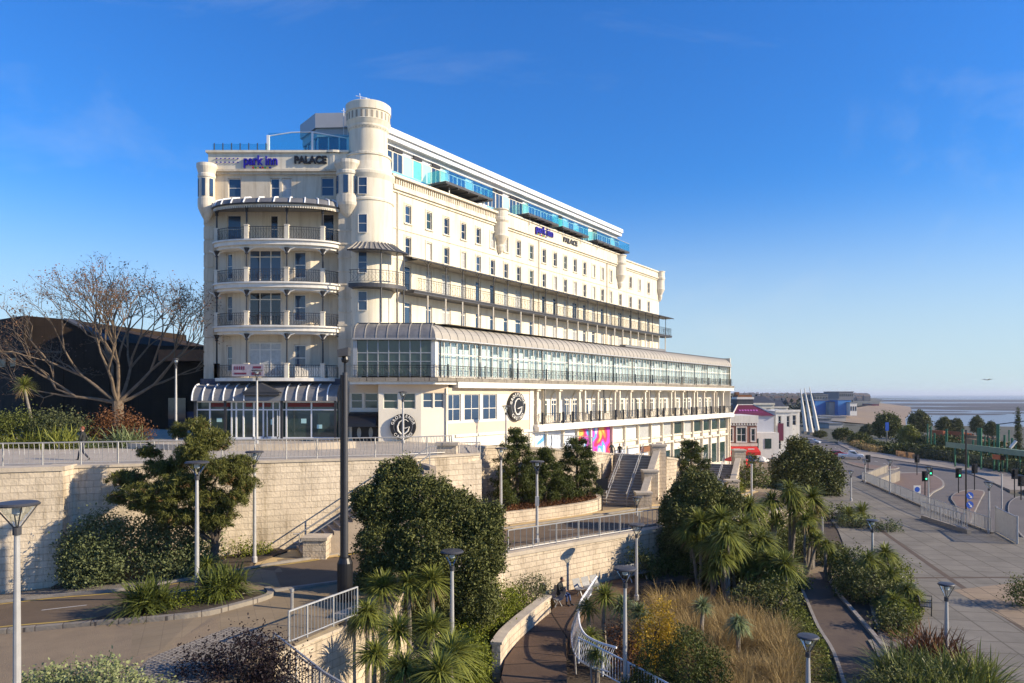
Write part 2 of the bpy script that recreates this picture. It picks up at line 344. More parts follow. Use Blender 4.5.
Bk=[(-90,100),(-60,110),(-30,115),(-10,120),(0,125),(5,130),(8,133),(11,136),(14,140),(17,145),(20,150),(22,154),(25,158),(35,170),(40,185),(50,200),(60,210)]
loft('terrace_pavement',E_,Bk,Tz,M['terr'],rows=10,sub=5)
N_=[(-45,12),(-9,14),(-7.3,23),(-5.9,26.3),(-.35,37.2),(4.5,41.3),(9.4,45.3),(15,51),(22,60),(30,74),(37,95),(42,125)]
In=[(-50,34),(-22,40),(-14,44),(-8,46),(-6,52),(-5,62),(2,64),(10,66),(16,74),(20,84),(26,98),(34,132)]
loft('lower_street',N_,In,lambda x,y:Lz(x),M['pavegrey'],rows=8,sub=5)
Lzz=lambda x,y:Lz(x)
road=[(-48,20),(-30,26),(-20,28.7),(-16,29.1),(-12,31.0),(-8.3,33.7),(-4.2,38.2),(0,42.3),(5,46.5),(10.5,51.3),(16,56.5),(22,65),(27,75)]
m,_=strip(road,4.3,Lzz,.006,5); tag(m.build('lower_road',M['asphalt']),kind='structure')
def offs(pts,d):
    o=[]
    for i,p in enumerate(pts):
        a=Vector(pts[max(i-1,0)]); b=Vector(pts[min(i+1,len(pts)-1)]); t=(b-a).normalized(); o.append((p[0]-t.y*d,p[1]+t.x*d))
    return o
for d in (2.0,-2.0):
    m,_=strip(offs(road,d),.12,Lzz,.011,5); tag(m.build('yellow_line',M['yellow']),kind='structure')
kerbline('kerb',offs(road,2.35),Lzz,.16,.10,sub=5); kerbline('kerb',offs(road[4:],-2.35),Lzz,.16,.10,sub=5)
mm=MB()
for a in ((-17.6,29.0),(-13.5,30.3),(-5.5,36.6),(3,44.8)):
    j=Vector(a); mm.sheet([(a[0]-.8,a[1]-.1),(a[0]+.8,a[1]+.18),(a[0]+.8,a[1]+.27),(a[0]-.8,a[1]-.01)],[Lz(a[0]-.8)+.014,Lz(a[0]+.8)+.014,Lz(a[0]+.8)+.014,Lz(a[0]-.8)+.014])
tag(mm.build('lane_dashes',M['whitep']),kind='structure')
# sandy forecourt, cobbles, tactile strips
sp=[(-45,13),(-12.4,15.0),(-11.2,20.5),(-9.6,24.2),(-10.4,26.2),(-14,26.2),(-19,25.8),(-45,17)]
tag(MB().sheet(sp,[Lz(p[0])+.01 for p in sp]).build('sandy_pavement',M['pave']),kind='structure')
m,_=strip([(-24,25.5),(-19.0,26.2),(-15.6,26.5)],.42,Lzz,.02,4); tag(m.build('cobble_strip',M['setts']),kind='structure')
m,_=strip([(-26,31.2),(-20.8,31.75),(-16,32.2),(-13.4,33.4)],1.3,Lzz,.016,4); tag(m.build('cobble_margin',M['setts']),kind='structure')
cb=[(-12.9,17.5),(-9.6,17.5),(-8.0,21.5),(-7.9,24.2),(-8.7,25.2),(-9.6,25.2),(-10.6,22.8)]
tag(MB().sheet(cb,[Lz(p[0])+.02 for p in cb]).build('cobbled_apron',M['setts']),kind='structure')
tp=[at(252,569,-7.95),at(338,557,-7.95),at(338,549,-7.95),at(290,552,-7.95),at(258,561,-7.95)]
tag(MB().sheet(tp,[Lz(p[0])+.05 for p in tp]).build('tactile_paving',M['tactile']),kind='structure')
m,_=strip([(-.2,45.4),(4,49.6),(8,53.0),(12.5,57)],1.2,Lzz,.015,4); tag(m.build('tactile_paving',M['tactile']),kind='structure')
m,_=strip([(14,60),(19,67),(24,76)],2.6,Lzz,.015,4); tag(m.build('tactile_paving',M['tactile']),kind='structure')
kerbline('kerb',[(-30,24.4),(-19.5,25.9),(-15.8,26.15),(-13.2,26.2),(-11.2,26.4),(-10.3,27.4),(-9.5,28.9),(-9.9,29.9)],Lzz,.25,.16,'kerbw',sub=4)
bed=[(-15.8,26.25),(-13.2,26.3),(-11.3,26.5),(-10.4,27.5),(-9.7,28.9),(-10.2,29.6),(-12.2,28.75),(-14.6,27.4)]
tag(MB().prism(bed,-9.2,[Lz(p[0])+.10 for p in bed]).build('planting_bed',M['soil']),kind='structure')
bed=[(-20.3,32.6),(-15.5,33.0),(-12.2,34.5),(-11.2,36.9),(-12,37.9),(-20.5,34.4)]
tag(MB().prism(bed,-9.5,[Lz(p[0])+.12 for p in bed]).build('planting_bed',M['soil']),kind='structure')
# garden level, plaza
gp=[(-70,-8),(60,-8),(60,40),(41,54),(39.4,60),(41.0,71.2),(43.4,83.3),(45.8,95.7),(49,115),(52,145),(-70,145)]
tag(MB().prism(gp,-14.2,-11.25).build('garden_ground',M['soil']),kind='structure')
pz=[at(905,690,-11.2),at(880,640,-11.2),at(868,600,-11.2),at(850,560,-11.2),at(838,530,-11.2),at(820,505,-11.2),at(800,486,-11.2),(40,100),(38,125),(51.9,144.5),(48.9,115),(45.7,95.7),(43.3,83.3),(40.9,71.2),(39.3,60),(40.9,54),(59,40),(59,12),(13,12)]
tag(MB().sheet(pz,-11.2).build('plaza',M['plaza']),kind='structure')
tn=[at(800,540,-11.2),at(832,545,-11.2),at(850,560,-11.2),at(872,575,-11.2),at(868,583,-11.2),at(803,580,-11.2),at(790,560,-11.2)]
tag(MB().sheet([(a[0],a[1]) for a in tn],-11.19).build('sandy_landing',M['pave']),kind='structure')
tn=[at(953,590,-11.2),at(1024,582,-11.2),at(1100,600,-11.2),at(1060,640,-11.2),at(1024,628,-11.2)]
tag(MB().sheet(tn,-11.192).build('tan_paving',M['plazatan']),kind='structure')
m,_=strip([at(1040,640,0-11.2),at(930,565,-11.2),at(862,517,-11.2)],.35,lambda x,y:-11.2,.004); tag(m.build('paving_band',M['path']),kind='structure')
m,_=strip([at(1100,577,0-11.2),at(880,578,-11.2)],.3,lambda x,y:-11.2,.007); tag(m.build('paving_band',M['path']),kind='structure')
# bare patches on the plaza (planters cut flush)
# boardwalk and paths of the garden
wl=[at(485,700,-10.5),at(500,683,-10.5),at(505,660,-10.5),at(525,632,-10.5),at(557,605,-10.5)]
wr=[at(572,700,-10.5),at(567,683,-10.5),at(566,645,-10.5),at(577,612,-10.5),at(598,592,-10.5)]
dk=wl+[(2.0,38.8),(5,41.2),(8.5,44.2),(13,47.2),(13.5,44.8),(10,42)]+wr[::-1]
tag(MB().prism(dk,-11.3,-10.5).build('boardwalk',M['deck']),kind='structure')
pp=[at(796,577,-11.2),at(806,600,-11.2),at(818,628,-11.2),at(834,655,-11.2),at(850,705,-11.2),at(905,705,-11.2),at(893,665,-11.2),at(878,642,-11.2),at(855,615,-11.2),at(836,592,-11.2),at(825,572,-11.2)]
tag(MB().sheet(pp,-11.16).build('garden_path',M['path']),kind='structure')
kerbline('kerb',[at(825,572,-11.2),at(836,592,-11.2),at(855,615,-11.2),at(878,642,-11.2),at(893,665,-11.2),at(905,705,-11.2)],lambda x,y:-11.2,.2,.16,'kerb')
kerbline('kerb',[at(796,577,-11.2),at(806,600,-11.2),at(818,628,-11.2),at(834,655,-11.2),at(850,705,-11.2)],lambda x,y:-11.2,.15,.12,'kerb')
tag(MB().sheet([at(868,640,-11.1),at(877,638,-11.1),at(888,655,-11.1),at(878,657,-11.1)],-11.10).build('pale_path_slab',M['kerbw']),kind='structure')
# wide ground, road by the sea, beach, sea
land=[(-6000,-60),(700,-60),(560,120),(400,190),(300,245),(235,310),(163,341),(150,400),(190,480),(227,533),(330,760),(515,1040),(1000,2000),(1700,3600),(2600,6000),(2600,9000),(-9000,9000)]
tag(MB().sheet(land,-13.9).build('ground',pbr('scrubby_ground',(.10,.095,.06),.95,c2=(.06,.06,.045),scale=.03)),kind='structure')
M['sand']=pbr('beach_sand',(.26,.19,.125),.95,c2=(.20,.145,.10),scale=.02,bump=.2,bscale=.5)
bz=-13.6
b1=[(163,341),(165,400),(205,480),(227,533),(324,709),(514,1036),(640,1330)]
b2=[(200,352),(215,410),(258,480),(317,592),(487,896),(650,1200),(770,1500)]
mb=MB()
for i in range(len(b1)-1): mb.quad((*b1[i],bz),(*b2[i],-20.3),(*b2[i+1],-20.3),(*b1[i+1],bz))
tag(mb.build('beach',M['sand']),kind='structure')
m_,n_,b_=newmat('sea_water'); b_.inputs['Roughness'].default_value=.4; b_.inputs['Base Color'].default_value=(.22,.25,.25,1); b_.inputs['Specular IOR Level'].default_value=.5
t=N(n_,'ShaderNodeTexNoise'); t.inputs['Scale'].default_value=.25; t.inputs['Detail'].default_value=6; n_.links.new(pos(n_),t.inputs['Vector'])
q=N(n_,'ShaderNodeBump'); q.inputs['Strength'].default_value=.35; q.inputs['Distance'].default_value=.6; n_.links.new(t.outputs['Fac'],q.inputs['Height']); n_.links.new(q.outputs[0],b_.inputs['Normal'])
M['sea']=m_
tag(MB().sheet([(-20000,-800),(40000,-800),(40000,45000),(-20000,45000)],-20).build('sea',M['sea']),kind='structure')
M['mud']=pbr('tidal_mud',(.095,.075,.06),.7,c2=(.06,.05,.042),scale=.01)
def blobpatch(x0,x1,y0,y1,n=60,seed=1,z=-19.9):
    r=random.Random(seed); cx=(x0+x1)/2; cy=(y0+y1)/2; ph=[r.uniform(0,6) for _ in range(6)]; P=[]
    for i in range(n):
        a=2*math.pi*i/n; k=1+sum(math.sin(a*(j+2)+ph[j])*.16/(j+1) for j in range(6))+r.uniform(-.04,.04)
        P.append((cx+(x1-x0)/2*k*math.cos(a),cy+(y1-y0)/2*k*math.sin(a)))
    return P
mud=MB()
for i,(pa,pb,ya,yb) in enumerate([(850,1250,399.6,402.8),(870,1300,403,407.5),(880,1010,406.5,411.0),(960,1200,406.2,410.2),(905,990,413,415.5),(1000,1150,412.2,414.2),(890,960,410.8,412.3)]):
    Y1=20*FPX/(ya-HZ); Y0=20*FPX/(yb-HZ); Ym=(Y0+Y1)/2
    mud.sheet(blobpatch((pa-512)/FPX*Ym,(pb-512)/FPX*Ym,Y0,Y1,seed=i+3),-19.9+.012*i)
tag(mud.build('mudflats',M['mud']),kind='structure')
# seafront road and its islands
rd=[at(1300,600,-13.5),at(1100,540,-13.5),at(1024,499,-13.5),at(1010,493,-13.5),at(985,479,-13.5),at(960,470,-13.5),at(908,462,-13.5),at(860,455,-13.5),at(838,444,-13.5),at(815,436.5,-13.5),at(790,430,-13.5),at(770,432,-13.5),(60,160),(42,100),(36,50),(60,15),(90,20)]
tag(MB().sheet(rd,-13.6).build('seafront_road',M['asph2']),kind='structure')
pv=[at(1300,570,-13.5),at(1100,520,-13.5),at(1024,490,-13.5),at(1010,490,-13.5),at(985,479,-13.5),at(960,470,-13.5),at(908,462,-13.5),at(860,455,-13.5),at(838,444,-13.5),at(838,441,-13.5),at(860,450,-13.5),at(908,457,-13.5),at(960,463,-13.5),at(1000,471,-13.5),at(1040,478,-13.5),at(1300,520,-13.5)]
tag(MB().prism(pv,-13.9,-13.46).build('far_pavement',pbr('buff_pavement',(.32,.27,.22),.9,c2=(.25,.21,.17),scale=.3)),kind='structure')
def island(pxs, mat):
    P=[at(a,b,-13.5) for a,b in pxs]; 
    # smooth closed catmull
    Q=[]; n=len(P); V_=[Vector(p) for p in P]
    for i in range(n):
        p0,p1,p2,p3=V_[i-1],V_[i],V_[(i+1)%n],V_[(i+2)%n]
        for k in range(5):
            t=k/5; v=.5*((2*p1)+(-p0+p2)*t+(2*p0-5*p1+4*p2-p3)*t*t+(-p0+3*p1-3*p2+p3)*t**3); Q.append((v.x,v.y))
    tag(MB().prism(Q,-13.9,-13.44).build('traffic_island_kerb',M['kerb']),kind='structure')
    c=sum((Vector(q) for q in Q),Vector((0,0)))/len(Q); Q2=[tuple(c+(Vector(q)-c)*.93) for q in Q]
    tag(MB().prism(Q2,-13.8,-13.435).build('traffic_island_paving',mat),kind='structure')
bp=pbr('brown_block_paving',(.20,.135,.105),.9,c2=(.15,.105,.085),scale=.8)
island([(893,474),(925,473),(941,479),(944,486),(934,492),(924,499),(900,495),(885,485)],bp)
island([(956,493),(968,490),(984,491),(981,499),(975,512),(970,524),(962,520),(955,505),(951,498)],bp)
island([(845,462),(880,466),(898,467),(895,469),(870,469)],bp)
island([(1012,500),(1024,497),(1060,510),(1030,540),(1012,520),(1008,508)],M['asph2'])
mm=MB()
for a,b in [((835,447),(858,456)),((858,456.5),(900,467))]:
    p=Vector(at(*a,-13.5)); q=Vector(at(*b,-13.5)); d=(q-p).normalized(); nn=Vector((-d.y,d.x))*.08; L=(q-p).length; t=0
    while t<L:
        u=p+d*t; v=p+d*min(t+2,L); mm.sheet([tuple(u-nn),tuple(v-nn),tuple(v+nn),tuple(u+nn)],-13.59); t+=5
tag(mm.build('lane_dashes',M['whitep']),kind='structure')
# far hills
def ridge(name,x0,x1,Y,h,seed,mat,depth=900):
    r=random.Random(seed); n=60; ph=[r.uniform(0,6) for _ in range(5)]; m=MB()
    for i in range(n+1):
        t=i/n; x=x0+(x1-x0)*t; e=min(1,4*t,4*(1-t)); z=-14+ (h+14)*e*(.8+.2*sum(math.sin(t*(5+7*j)+ph[j])/(j+1) for j in range(5)))
        m.v += [(x,Y,-14.2),(x*1.02,Y+depth*.4,z),(x*1.1,Y+depth,-14.2)]
    for i in range(n):
        a=3*i; m.f += [(a,a+3,a+4,a+1),(a+1,a+4,a+5,a+2)]; m.m+=[0,0]
    return tag(m.build(name,mat,smooth=True),kind='structure')
M['hill']=pbr('far_woodland_hill',(.07,.085,.075),.95,c2=(.045,.055,.05),scale=.006)
ridge('hills',-3500,1350,2400,6,4,M['hill'])
ridge('hills',150,1900,4200,8,9,M['hill'],1500)
# ------------------------------------------------------------ the hotel
class F:
    def __init__(s,ax,ay,dx,dy):
        n=math.hypot(dx,dy); s.a=(ax,ay); s.d=(dx/n,dy/n); s.n=(s.d[1],-s.d[0]); s.rz=math.atan2(dy,dx)
    def p(s,t,o,z): return (s.a[0]+s.d[0]*t+s.n[0]*o, s.a[1]+s.d[1]*t+s.n[1]*o, z)
    def box(s,m,t0,t1,o0,o1,z0,z1):
        P=[s.p(t0,o1,0),s.p(t1,o1,0),s.p(t1,o0,0),s.p(t0,o0,0)]
        return m.prism([(q[0],q[1]) for q in P],z0,z1)
    def S(s,px,o=0):
        k=(px-512)/FPX; ax=s.a[0]+s.n[0]*o; ay=s.a[1]+s.n[1]*o
        return (ay*k-ax)/(s.d[0]-s.d[1]*k)
    def Z(s,px,py,o=0): t=s.S(px,o); return (HZ-py)*s.p(t,o,0)[1]/FPX
def wallopen(fr, m, t0,t1,z0,z1, ops, depth=.22):
    ts=sorted({t0,t1}|{o[0] for o in ops}|{o[1] for o in ops}); zs=sorted({z0,z1}|{o[2] for o in ops}|{o[3] for o in ops})
    for i in range(len(ts)-1):
        for j in range(len(zs)-1):
            a,b,c,d=ts[i],ts[i+1],zs[j],zs[j+1]; x=(a+b)/2; y=(c+d)/2
            if any(o[0]<x<o[1] and o[2]<y<o[3] for o in ops): continue
            m.quad(fr.p(a,0,c),fr.p(b,0,c),fr.p(b,0,d),fr.p(a,0,d))
    for a,b,c,d in ops:
        D=-depth
        m.quad(fr.p(a,0,c),fr.p(a,0,d),fr.p(a,D,d),fr.p(a,D,c)); m.quad(fr.p(b,0,d),fr.p(b,0,c),fr.p(b,D,c),fr.p(b,D,d))
        m.quad(fr.p(a,0,d),fr.p(b,0,d),fr.p(b,D,d),fr.p(a,D,d)); m.quad(fr.p(b,0,c),fr.p(a,0,c),fr.p(a,D,c),fr.p(b,D,c))
        m.quad(fr.p(a,D,c),fr.p(b,D,c),fr.p(b,D,d),fr.p(a,D,d))
PROTO={}
def window(parent, fr, t, zc, wd, ht, paneM='paneD', off=-.12, bars=(1,1), name='window', frm='white', fw=.05, box=None):
    """frame mesh centred at (t, z base); local x along wall, -y outwards. bars=(vertical divisions, horizontal divisions)"""
    key=(round(wd,2),round(ht,2),bars,frm,fw)
    if key not in PROTO:
        m=MB(); x=wd/2
        m.box(-x,-x+fw,-.03,.03,0,ht); m.box(x-fw,x,-.03,.03,0,ht); m.box(-x+fw,x-fw,-.03,.03,0,fw); m.box(-x+fw,x-fw,-.03,.03,ht-fw,ht)
        for i in range(1,bars[0]): c=-x+wd*i/bars[0]; m.box(c-fw*.4,c+fw*.4,-.028,.028,fw,ht-fw)
        hz=bars[1]
        hs=[ht*i/hz for i in range(1,hz)] if isinstance(hz,int) else [ht*q for q in hz]
        for c in hs: m.box(-x+fw,x-fw,-.024,.024,c-fw*.4,c+fw*.4)
        me=bpy.data.meshes.new('window'); me.from_pydata(m.v,[],m.f); me.materials.append(M[frm]); PROTO[key]=me
    pk=(round(wd,2),round(ht,2),paneM)
    if pk not in PROTO:
        me=bpy.data.meshes.new('pane'); x=wd/2-.01; me.from_pydata([(-x,0,.01),(x,0,.01),(x,0,ht-.01),(-x,0,ht-.01)],[],[(0,1,2,3)]); me.materials.append(M[paneM]); PROTO[pk]=me
    o=inst(name,PROTO[key],parent,fr.p(t,off,zc),fr.rz)
    g=bpy.data.objects.new('pane',PROTO[pk]); C.objects.link(g); g.parent=o
    return o
def pickpane(): return random.choice(['paneD','paneD','paneB','paneG','paneC','paneW','paneD'])
T=thing('seafront_hotel','huge cream grand hotel with round corner tower, glazed veranda and aqua rooftop penthouse','hotel',(-12,58,-3.5))
Fr=F(-24.2,58.2,1,0)                       # the narrow end that faces the camera
U=F(-9.6,59.2,29.8,45.5)                   # the long upper side
P=F(-5.8,55.5,38.5,55.5)                   # the long podium side
UL=55.9; PL=67.5
GZ=-4.5
def Pz(t): return Tz(*P.p(t,0,0)[:2])
# front wall with openings
ops=[]; wins=[]
def fo(px0,px1,z0,z1,**k):
    k0=58.2/FPX; a=(px0-512)*k0+24.2; b=(px1-512)*k0+24.2; ops.append((a,b,z0,z1)); wins.append((a,b,z0,z1,k))
fo(228,241,15.5,17.0,p='paneB'); fo(270.5,279.5,15.5,17.0,p='paneB'); fo(282,291.5,15.5,17.0,p='paneC'); fo(321,334,15.6,17.05,p='paneB')
# canopy floor
fo(227,241,11.9,14.1,p='paneB'); fo(270,278,11.9,14.1,p='paneD'); fo(321,334,11.9,14.2,p='paneD')
wf=MB(); wallopen(Fr,wf,0,11.2,11.6,17.6,ops)
for a,b,c,d,k in wins: window(T,Fr,(a+b)/2,c,b-a-.02,d-c-.02,k['p'],bars=(1,2))
# wall below with a canted bay
bay=[(-24.2,58.2),(-23.0,58.2),(-21.0,57.3),(-15.6,57.3),(-14.4,58.2),(-13.0,58.2)]
for fl,z0 in enumerate((8.5,5.2,1.3)):
    z1={0:11.6,1:8.5,2:5.2}[fl]
    for i in range(5):
        a,b=bay[i],bay[i+1]; f=F(a[0],a[1],b[0]-a[0],b[1]-a[1]); L=math.hypot(b[0]-a[0],b[1]-a[1]); oo=[]
        if i==1: oo=[(.7,1.3,z0+.5,z0+2.5)]
        if i==2: oo=[(.6,3.15,z0+.1,z0+2.75)]
        if i==3: oo=[(.45,1.35,z0+.5,z0+2.55)]
        if i==2: oo.append((4.1,5.05,z0+.5,z0+2.55)); 
        if i==3: oo=[]
        wallopen(f,wf,0,L,z0,z1,oo)
        for (a_,b_,c_,d_) in oo:
            if b_-a_>2: window(T,f,(a_+b_)/2,c_,b_-a_-.02,d_-c_-.02,'paneB' if fl<1 else 'paneC' if fl==2 else 'paneD',bars=(3,(.78,)),name='balcony_door',fw=.09)
            else: window(T,f,(a_+b_)/2,c_,b_-a_-.02,d_-c_-.02,'paneB',bars=(1,2),fw=.07)
wallopen(Fr,wf,0,11.2,-5,1.3,[])
# surrounds, quoin lines
Fr.box(wf,-.02,11.2,-.02,.07,14.95,15.05); Fr.box(wf,0,11.2,0,.18,17.25,17.45); Fr.box(wf,-.1,11.2,0,.35,17.45,17.62)
for z in np.arange(-1,14.5,1.1):
    Fr.box(wf,-.03,.75,0,.05,z,z+.95); 
wf.build('front_wall',M['creamf'],T)
# parapet with lettering
pa=MB(); Fr.box(pa,.35,11.3,-.3,.12,17.62,18.95); Fr.box(pa,.2,11.4,-.35,.28,18.95,19.12)
pa.lathe(-14.0,59.0,[(1.0,17.6),(1.0,18.95),(1.18,18.95),(1.18,19.12),(0,19.13)],20)
pa.build('parapet',M['cream'],T)
# side and back shell of the building body
def Uxy(t,o=0): q=U.p(t,o,0); return (q[0],q[1])
sh=MB(); far=Uxy(UL); back=(far[0]-13,far[1]+8.5)
sh.quad((-24.2,58.2,17.6),(-24.2,58.2,-5),(-24.2,78,-5),(-24.2,78,17.6))
sh.quad((-24.2,78,17.6),(-24.2,78,-5),(back[0],back[1],-5),(back[0],back[1],17.6))
sh.quad((*back,17.6),(*back,-12),(*far,-12),(*far,17.6))
sh.build('rear_walls',M['cream'],T)
rf=MB(); rf.sheet([(-24.1,58.3),(-9.6,59.4),Uxy(UL,-.1),back,(-24.1,77.9)],17.5); rf.build('flat_roof',M['lead'],T)
# pier between front and tower, banded
pr=MB(); pr.prism([(-13.45,57.35),(-12.35,57.35),(-12.2,58.6),(-13.45,58.8)],-5,17.4)
for z in np.arange(-1,13.6,1.05): pr.prism([(-13.5,57.3),(-12.3,57.3),(-12.15,58.65),(-13.5,58.8)],z,z+.14)
pr.build('banded_pier',M['creamf'],T)
# corner oriels
def oriel(cx,cy,r,top,nm='corner_turret'):
    m=MB(); Q=[(.1,top-4.6),(.55,top-4.1),(.95,top-3.5),(1,top-3.3),(1,top-2.75),(.92,top-2.7),(.92,top-1.15),(1,top-1.1),(1,top-.9),(.93,top-.8),(1.15,top-.3),(1.15,top-.05),(.2,top)]
    m.lathe(cx,cy,[(q*r,z) for q,z in Q],24); o=m.build(nm,M['trim'],T,smooth=False)
    for a in (-150,-90,-35):
        w_=.2*r; g=MB(); ca,sa=math.cos(R(a)),math.sin(R(a)); c=(cx+ca*r*.93,cy+sa*r*.93); tx,ty=-sa,ca
        g.prism([(c[0]-tx*w_,c[1]-ty*w_),(c[0]+tx*w_,c[1]+ty*w_),(c[0]+tx*w_+ca*.04,c[1]+ty*w_+sa*.04),(c[0]-tx*w_+ca*.04,c[1]-ty*w_+sa*.04)],top-2.6,top-1.25)
        g.build('pane',M['paneB'],o)
    return o
oriel(-23.8,57.7,.66,17.95); oriel(-12.75,57.6,.92,18.1)
# round tower
cx,cy=-11.45,59.0; m=MB()
prof=[(1.95,-5),(1.95,15.0),(2.02,15.05),(2.02,15.2),(1.95,15.3),(1.95,16.9),(2.1,17.3),(2.1,17.5),(1.95,17.6),(1.78,18.4),(1.74,18.9),(1.82,18.95),(1.82,19.1),(1.52,19.25),(1.5,21.2),(1.62,21.45),(1.62,21.6),(1.72,21.9),(1.76,22.0),(1.70,22.05),(1.70,22.75),(1.78,22.8),(1.78,23.45),(1.66,23.55),(0,23.6)]
prof=[(q,z if z<15 else 15+(z-15)*.925) for q,z in prof]; zs_=lambda z:15+(z-15)*.925
m.lathe(cx,cy,prof,120)
tw=m.build('round_tower',M['cream'],T,smooth=False)
m=MB()
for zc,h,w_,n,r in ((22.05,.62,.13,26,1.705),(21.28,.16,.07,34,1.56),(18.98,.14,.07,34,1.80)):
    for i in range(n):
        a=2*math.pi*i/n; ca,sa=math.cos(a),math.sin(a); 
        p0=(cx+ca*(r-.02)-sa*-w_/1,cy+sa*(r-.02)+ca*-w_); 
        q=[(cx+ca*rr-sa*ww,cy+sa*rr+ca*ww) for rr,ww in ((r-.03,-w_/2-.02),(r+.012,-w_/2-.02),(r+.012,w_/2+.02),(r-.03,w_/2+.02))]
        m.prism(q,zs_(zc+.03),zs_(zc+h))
m.build('arcade',pbr('painted_niche_shade',(.33,.29,.23),.9),tw)  # low boxes in a darker colour stand for the shade inside niches
tF=F(cx-1,cy-1.98,1,0.0)
for z0,z1 in ((15.4,16.75),(12.45,13.9),(9.35,11.0),(6.45,7.95)):
    window(T,tF,.95,z0,.72,z1-z0,'paneB',off=.03,bars=(1,2),fw=.05)
# tower aerial
an=MB(); an.tube([(cx-.2,cy,22.9),(cx-.2,cy,23.65)],.06); an.tube([(cx-1.0,cy,23.8),(cx+.1,cy,23.55)],.03); an.tube([(cx-.6,cy-.1,23.45),(cx-.7,cy,24.0)],.02)
for k in range(3): an.tube([(cx-2.2+.35*k,cy+1,21),(cx-2.2+.35*k,cy+1,23.2-.2*k)],.03); an.tube([(cx-2.4+.35*k,cy+1,23-.3*k),(cx-1.9+.35*k,cy+1,22.9-.3*k)],.03)
an.build('aerial',M['fascia'],T)
# ---- upper side wall
row=[1.92,4.61,7.0,9.48,11.78,14.11,16.44,18.74,21.2,23.76,26.12,28.43,30.71,33.08,35.4,37.74,40.1,42.9,46.06,49.01,52.1]
ops=[]
for t in row: ops += [(t-.36,t+.36,14.05,15.5),(t-.36,t+.36,11.45,12.87)]
doors=[]
for i,t in enumerate(row):
    wdt=[.42,.42,.6,.38,.42][i%5]
    doors.append((t,wdt)); ops += [(t-wdt,t+wdt,8.5,10.55),(t-wdt,t+wdt,5.6,7.6)]
wf=MB(); wallopen(U,wf,-.5,UL,4,17.6,ops)
for t in row:
    for z0,z1 in ((14.05,15.5),(11.45,12.87)):
        U.box(wf,t-.5,t-.37,0,.05,z0-.05,z1+.1); U.box(wf,t+.37,t+.5,0,.05,z0-.05,z1+.1); U.box(wf,t-.5,t+.5,0,.05,z1+.1,z1+.2); U.box(wf,t-.52,t+.52,0,.11,z0-.13,z0-.05)
for z0,z1,o in ((16.25,16.45,.12),(16.45,16.6,.28),(13.35,13.42,.06),(10.9,11.05,.05)): U.box(wf,0,UL,0,o,z0,z1)
wf.build('side_wall',M['cream'],T)
for t in row:
    window(T,U,t,14.06,.70,1.42,pickpane(),bars=(1,2)); window(T,U,t,11.46,.70,1.4,pickpane(),bars=(1,2))
for i,(t,wd) in enumerate(doors):
    window(T,U,t,8.5,2*wd-.02,2.03,random.choice(['paneB','paneD','paneC']),bars=((2 if wd>.5 else 1),(.8,)),name='balcony_door',fw=.09)
    window(T,U,t,5.6,2*wd-.02,1.98,random.choice(['paneB','paneC']),bars=(1,(.8,)),name='balcony_door',fw=.09)
# parapets on the side: balustrade near, tall sign parapet in the middle
m=MB(); U.box(m,-.3,15,-.1,.42,17.38,17.58); U.box(m,0,15,-.3,.05,16.6,17.38)
for i in range(54): t=.3+i*.27; U.box(m,t,t+.13,.05,.2,16.85,17.38)
U.box(m,0,15,.05,.24,16.6,16.85); m.build('balustrade',M['trim'],T)
m=MB(); U.box(m,15,42.3,-.3,.18,16.6,17.75); U.box(m,15,42.3,-.35,.3,17.75,17.92); U.box(m,42.3,UL,-.3,.15,16.6,17.35); U.box(m,42.3,UL,-.35,.3,17.35,17.5)
m.build('side_parapet',M['cream'],T)
for t,z in ((15.2,17.9),(42.5,17.75),(UL,17.55)):
    q=U.p(t,.15,0); m=MB(); s=.78 if t<50 else .68
    m.lathe(q[0],q[1],[(.05,z-4.3),(.35*s,z-4.0),(.5*s,z-3.6),(.45*s,z-3.4),(.8*s,z-2.9),(1.0*s,z-2.6),(.95*s,z-2.4),(.95*s,z-1.3),(1.1*s,z-1.1),(1.1*s,z-.9),(.98*s,z-.8),(.98*s,z-.15),(1.1*s,z-.1),(1.1*s,z),(0,z+.02)],20)
    m.build('corbelled_turret',M['trim'],T)
m=MB()
for t in (.6,22.6,38.9): m.tube([U.p(t,.1,5.5),U.p(t,.1,16.3)],.055)
m.build('downpipe',M['trim'],T)
# ---- lettering
def text(s, size, mat, parent, fr, t, o, z, depth=.08, name='sign_lettering', bold=.02, label=None, sx=1):
    cu=bpy.data.curves.new('t','FONT'); cu.body=s; cu.size=size; cu.extrude=depth; cu.offset=bold; cu.align_x='CENTER'; cu.align_y='CENTER'
    ob=bpy.data.objects.new('t',cu); C.objects.link(ob); dg=bpy.context.evaluated_depsgraph_get()
    me=bpy.data.meshes.new_from_object(ob.evaluated_get(dg)); bpy.data.objects.remove(ob)
    me.transform(Matrix.Diagonal((sx,1,1,1))@Matrix.Identity(4)); me.transform(Matrix.Rotation(R(90),4,'X')); me.materials.clear(); me.materials.append(M[mat])
    b=inst(name,me,parent,fr.p(t,o,z),fr.rz)
    if label: b['label']=label
    return b
kx=58.2/FPX
def ft(px): return (px-512)*kx+24.2
text('park inn',1.05,'blue',T,Fr,ft(261.5),.2,18.3,label='blue lettering with a row of coloured squares below',sx=.78)
text('PALACE',.78,'black',T,Fr,ft(311),.2,18.35,label='dark grey capital lettering on the front parapet',bold=.03,sx=.92)
cc=['red','green','yellow','blue']
M['ledg']=pbr('sign_green',(.02,.25,.03),.5,var=0); M['ledr']=pbr('sign_red',(.5,.01,.01),.5,var=0)
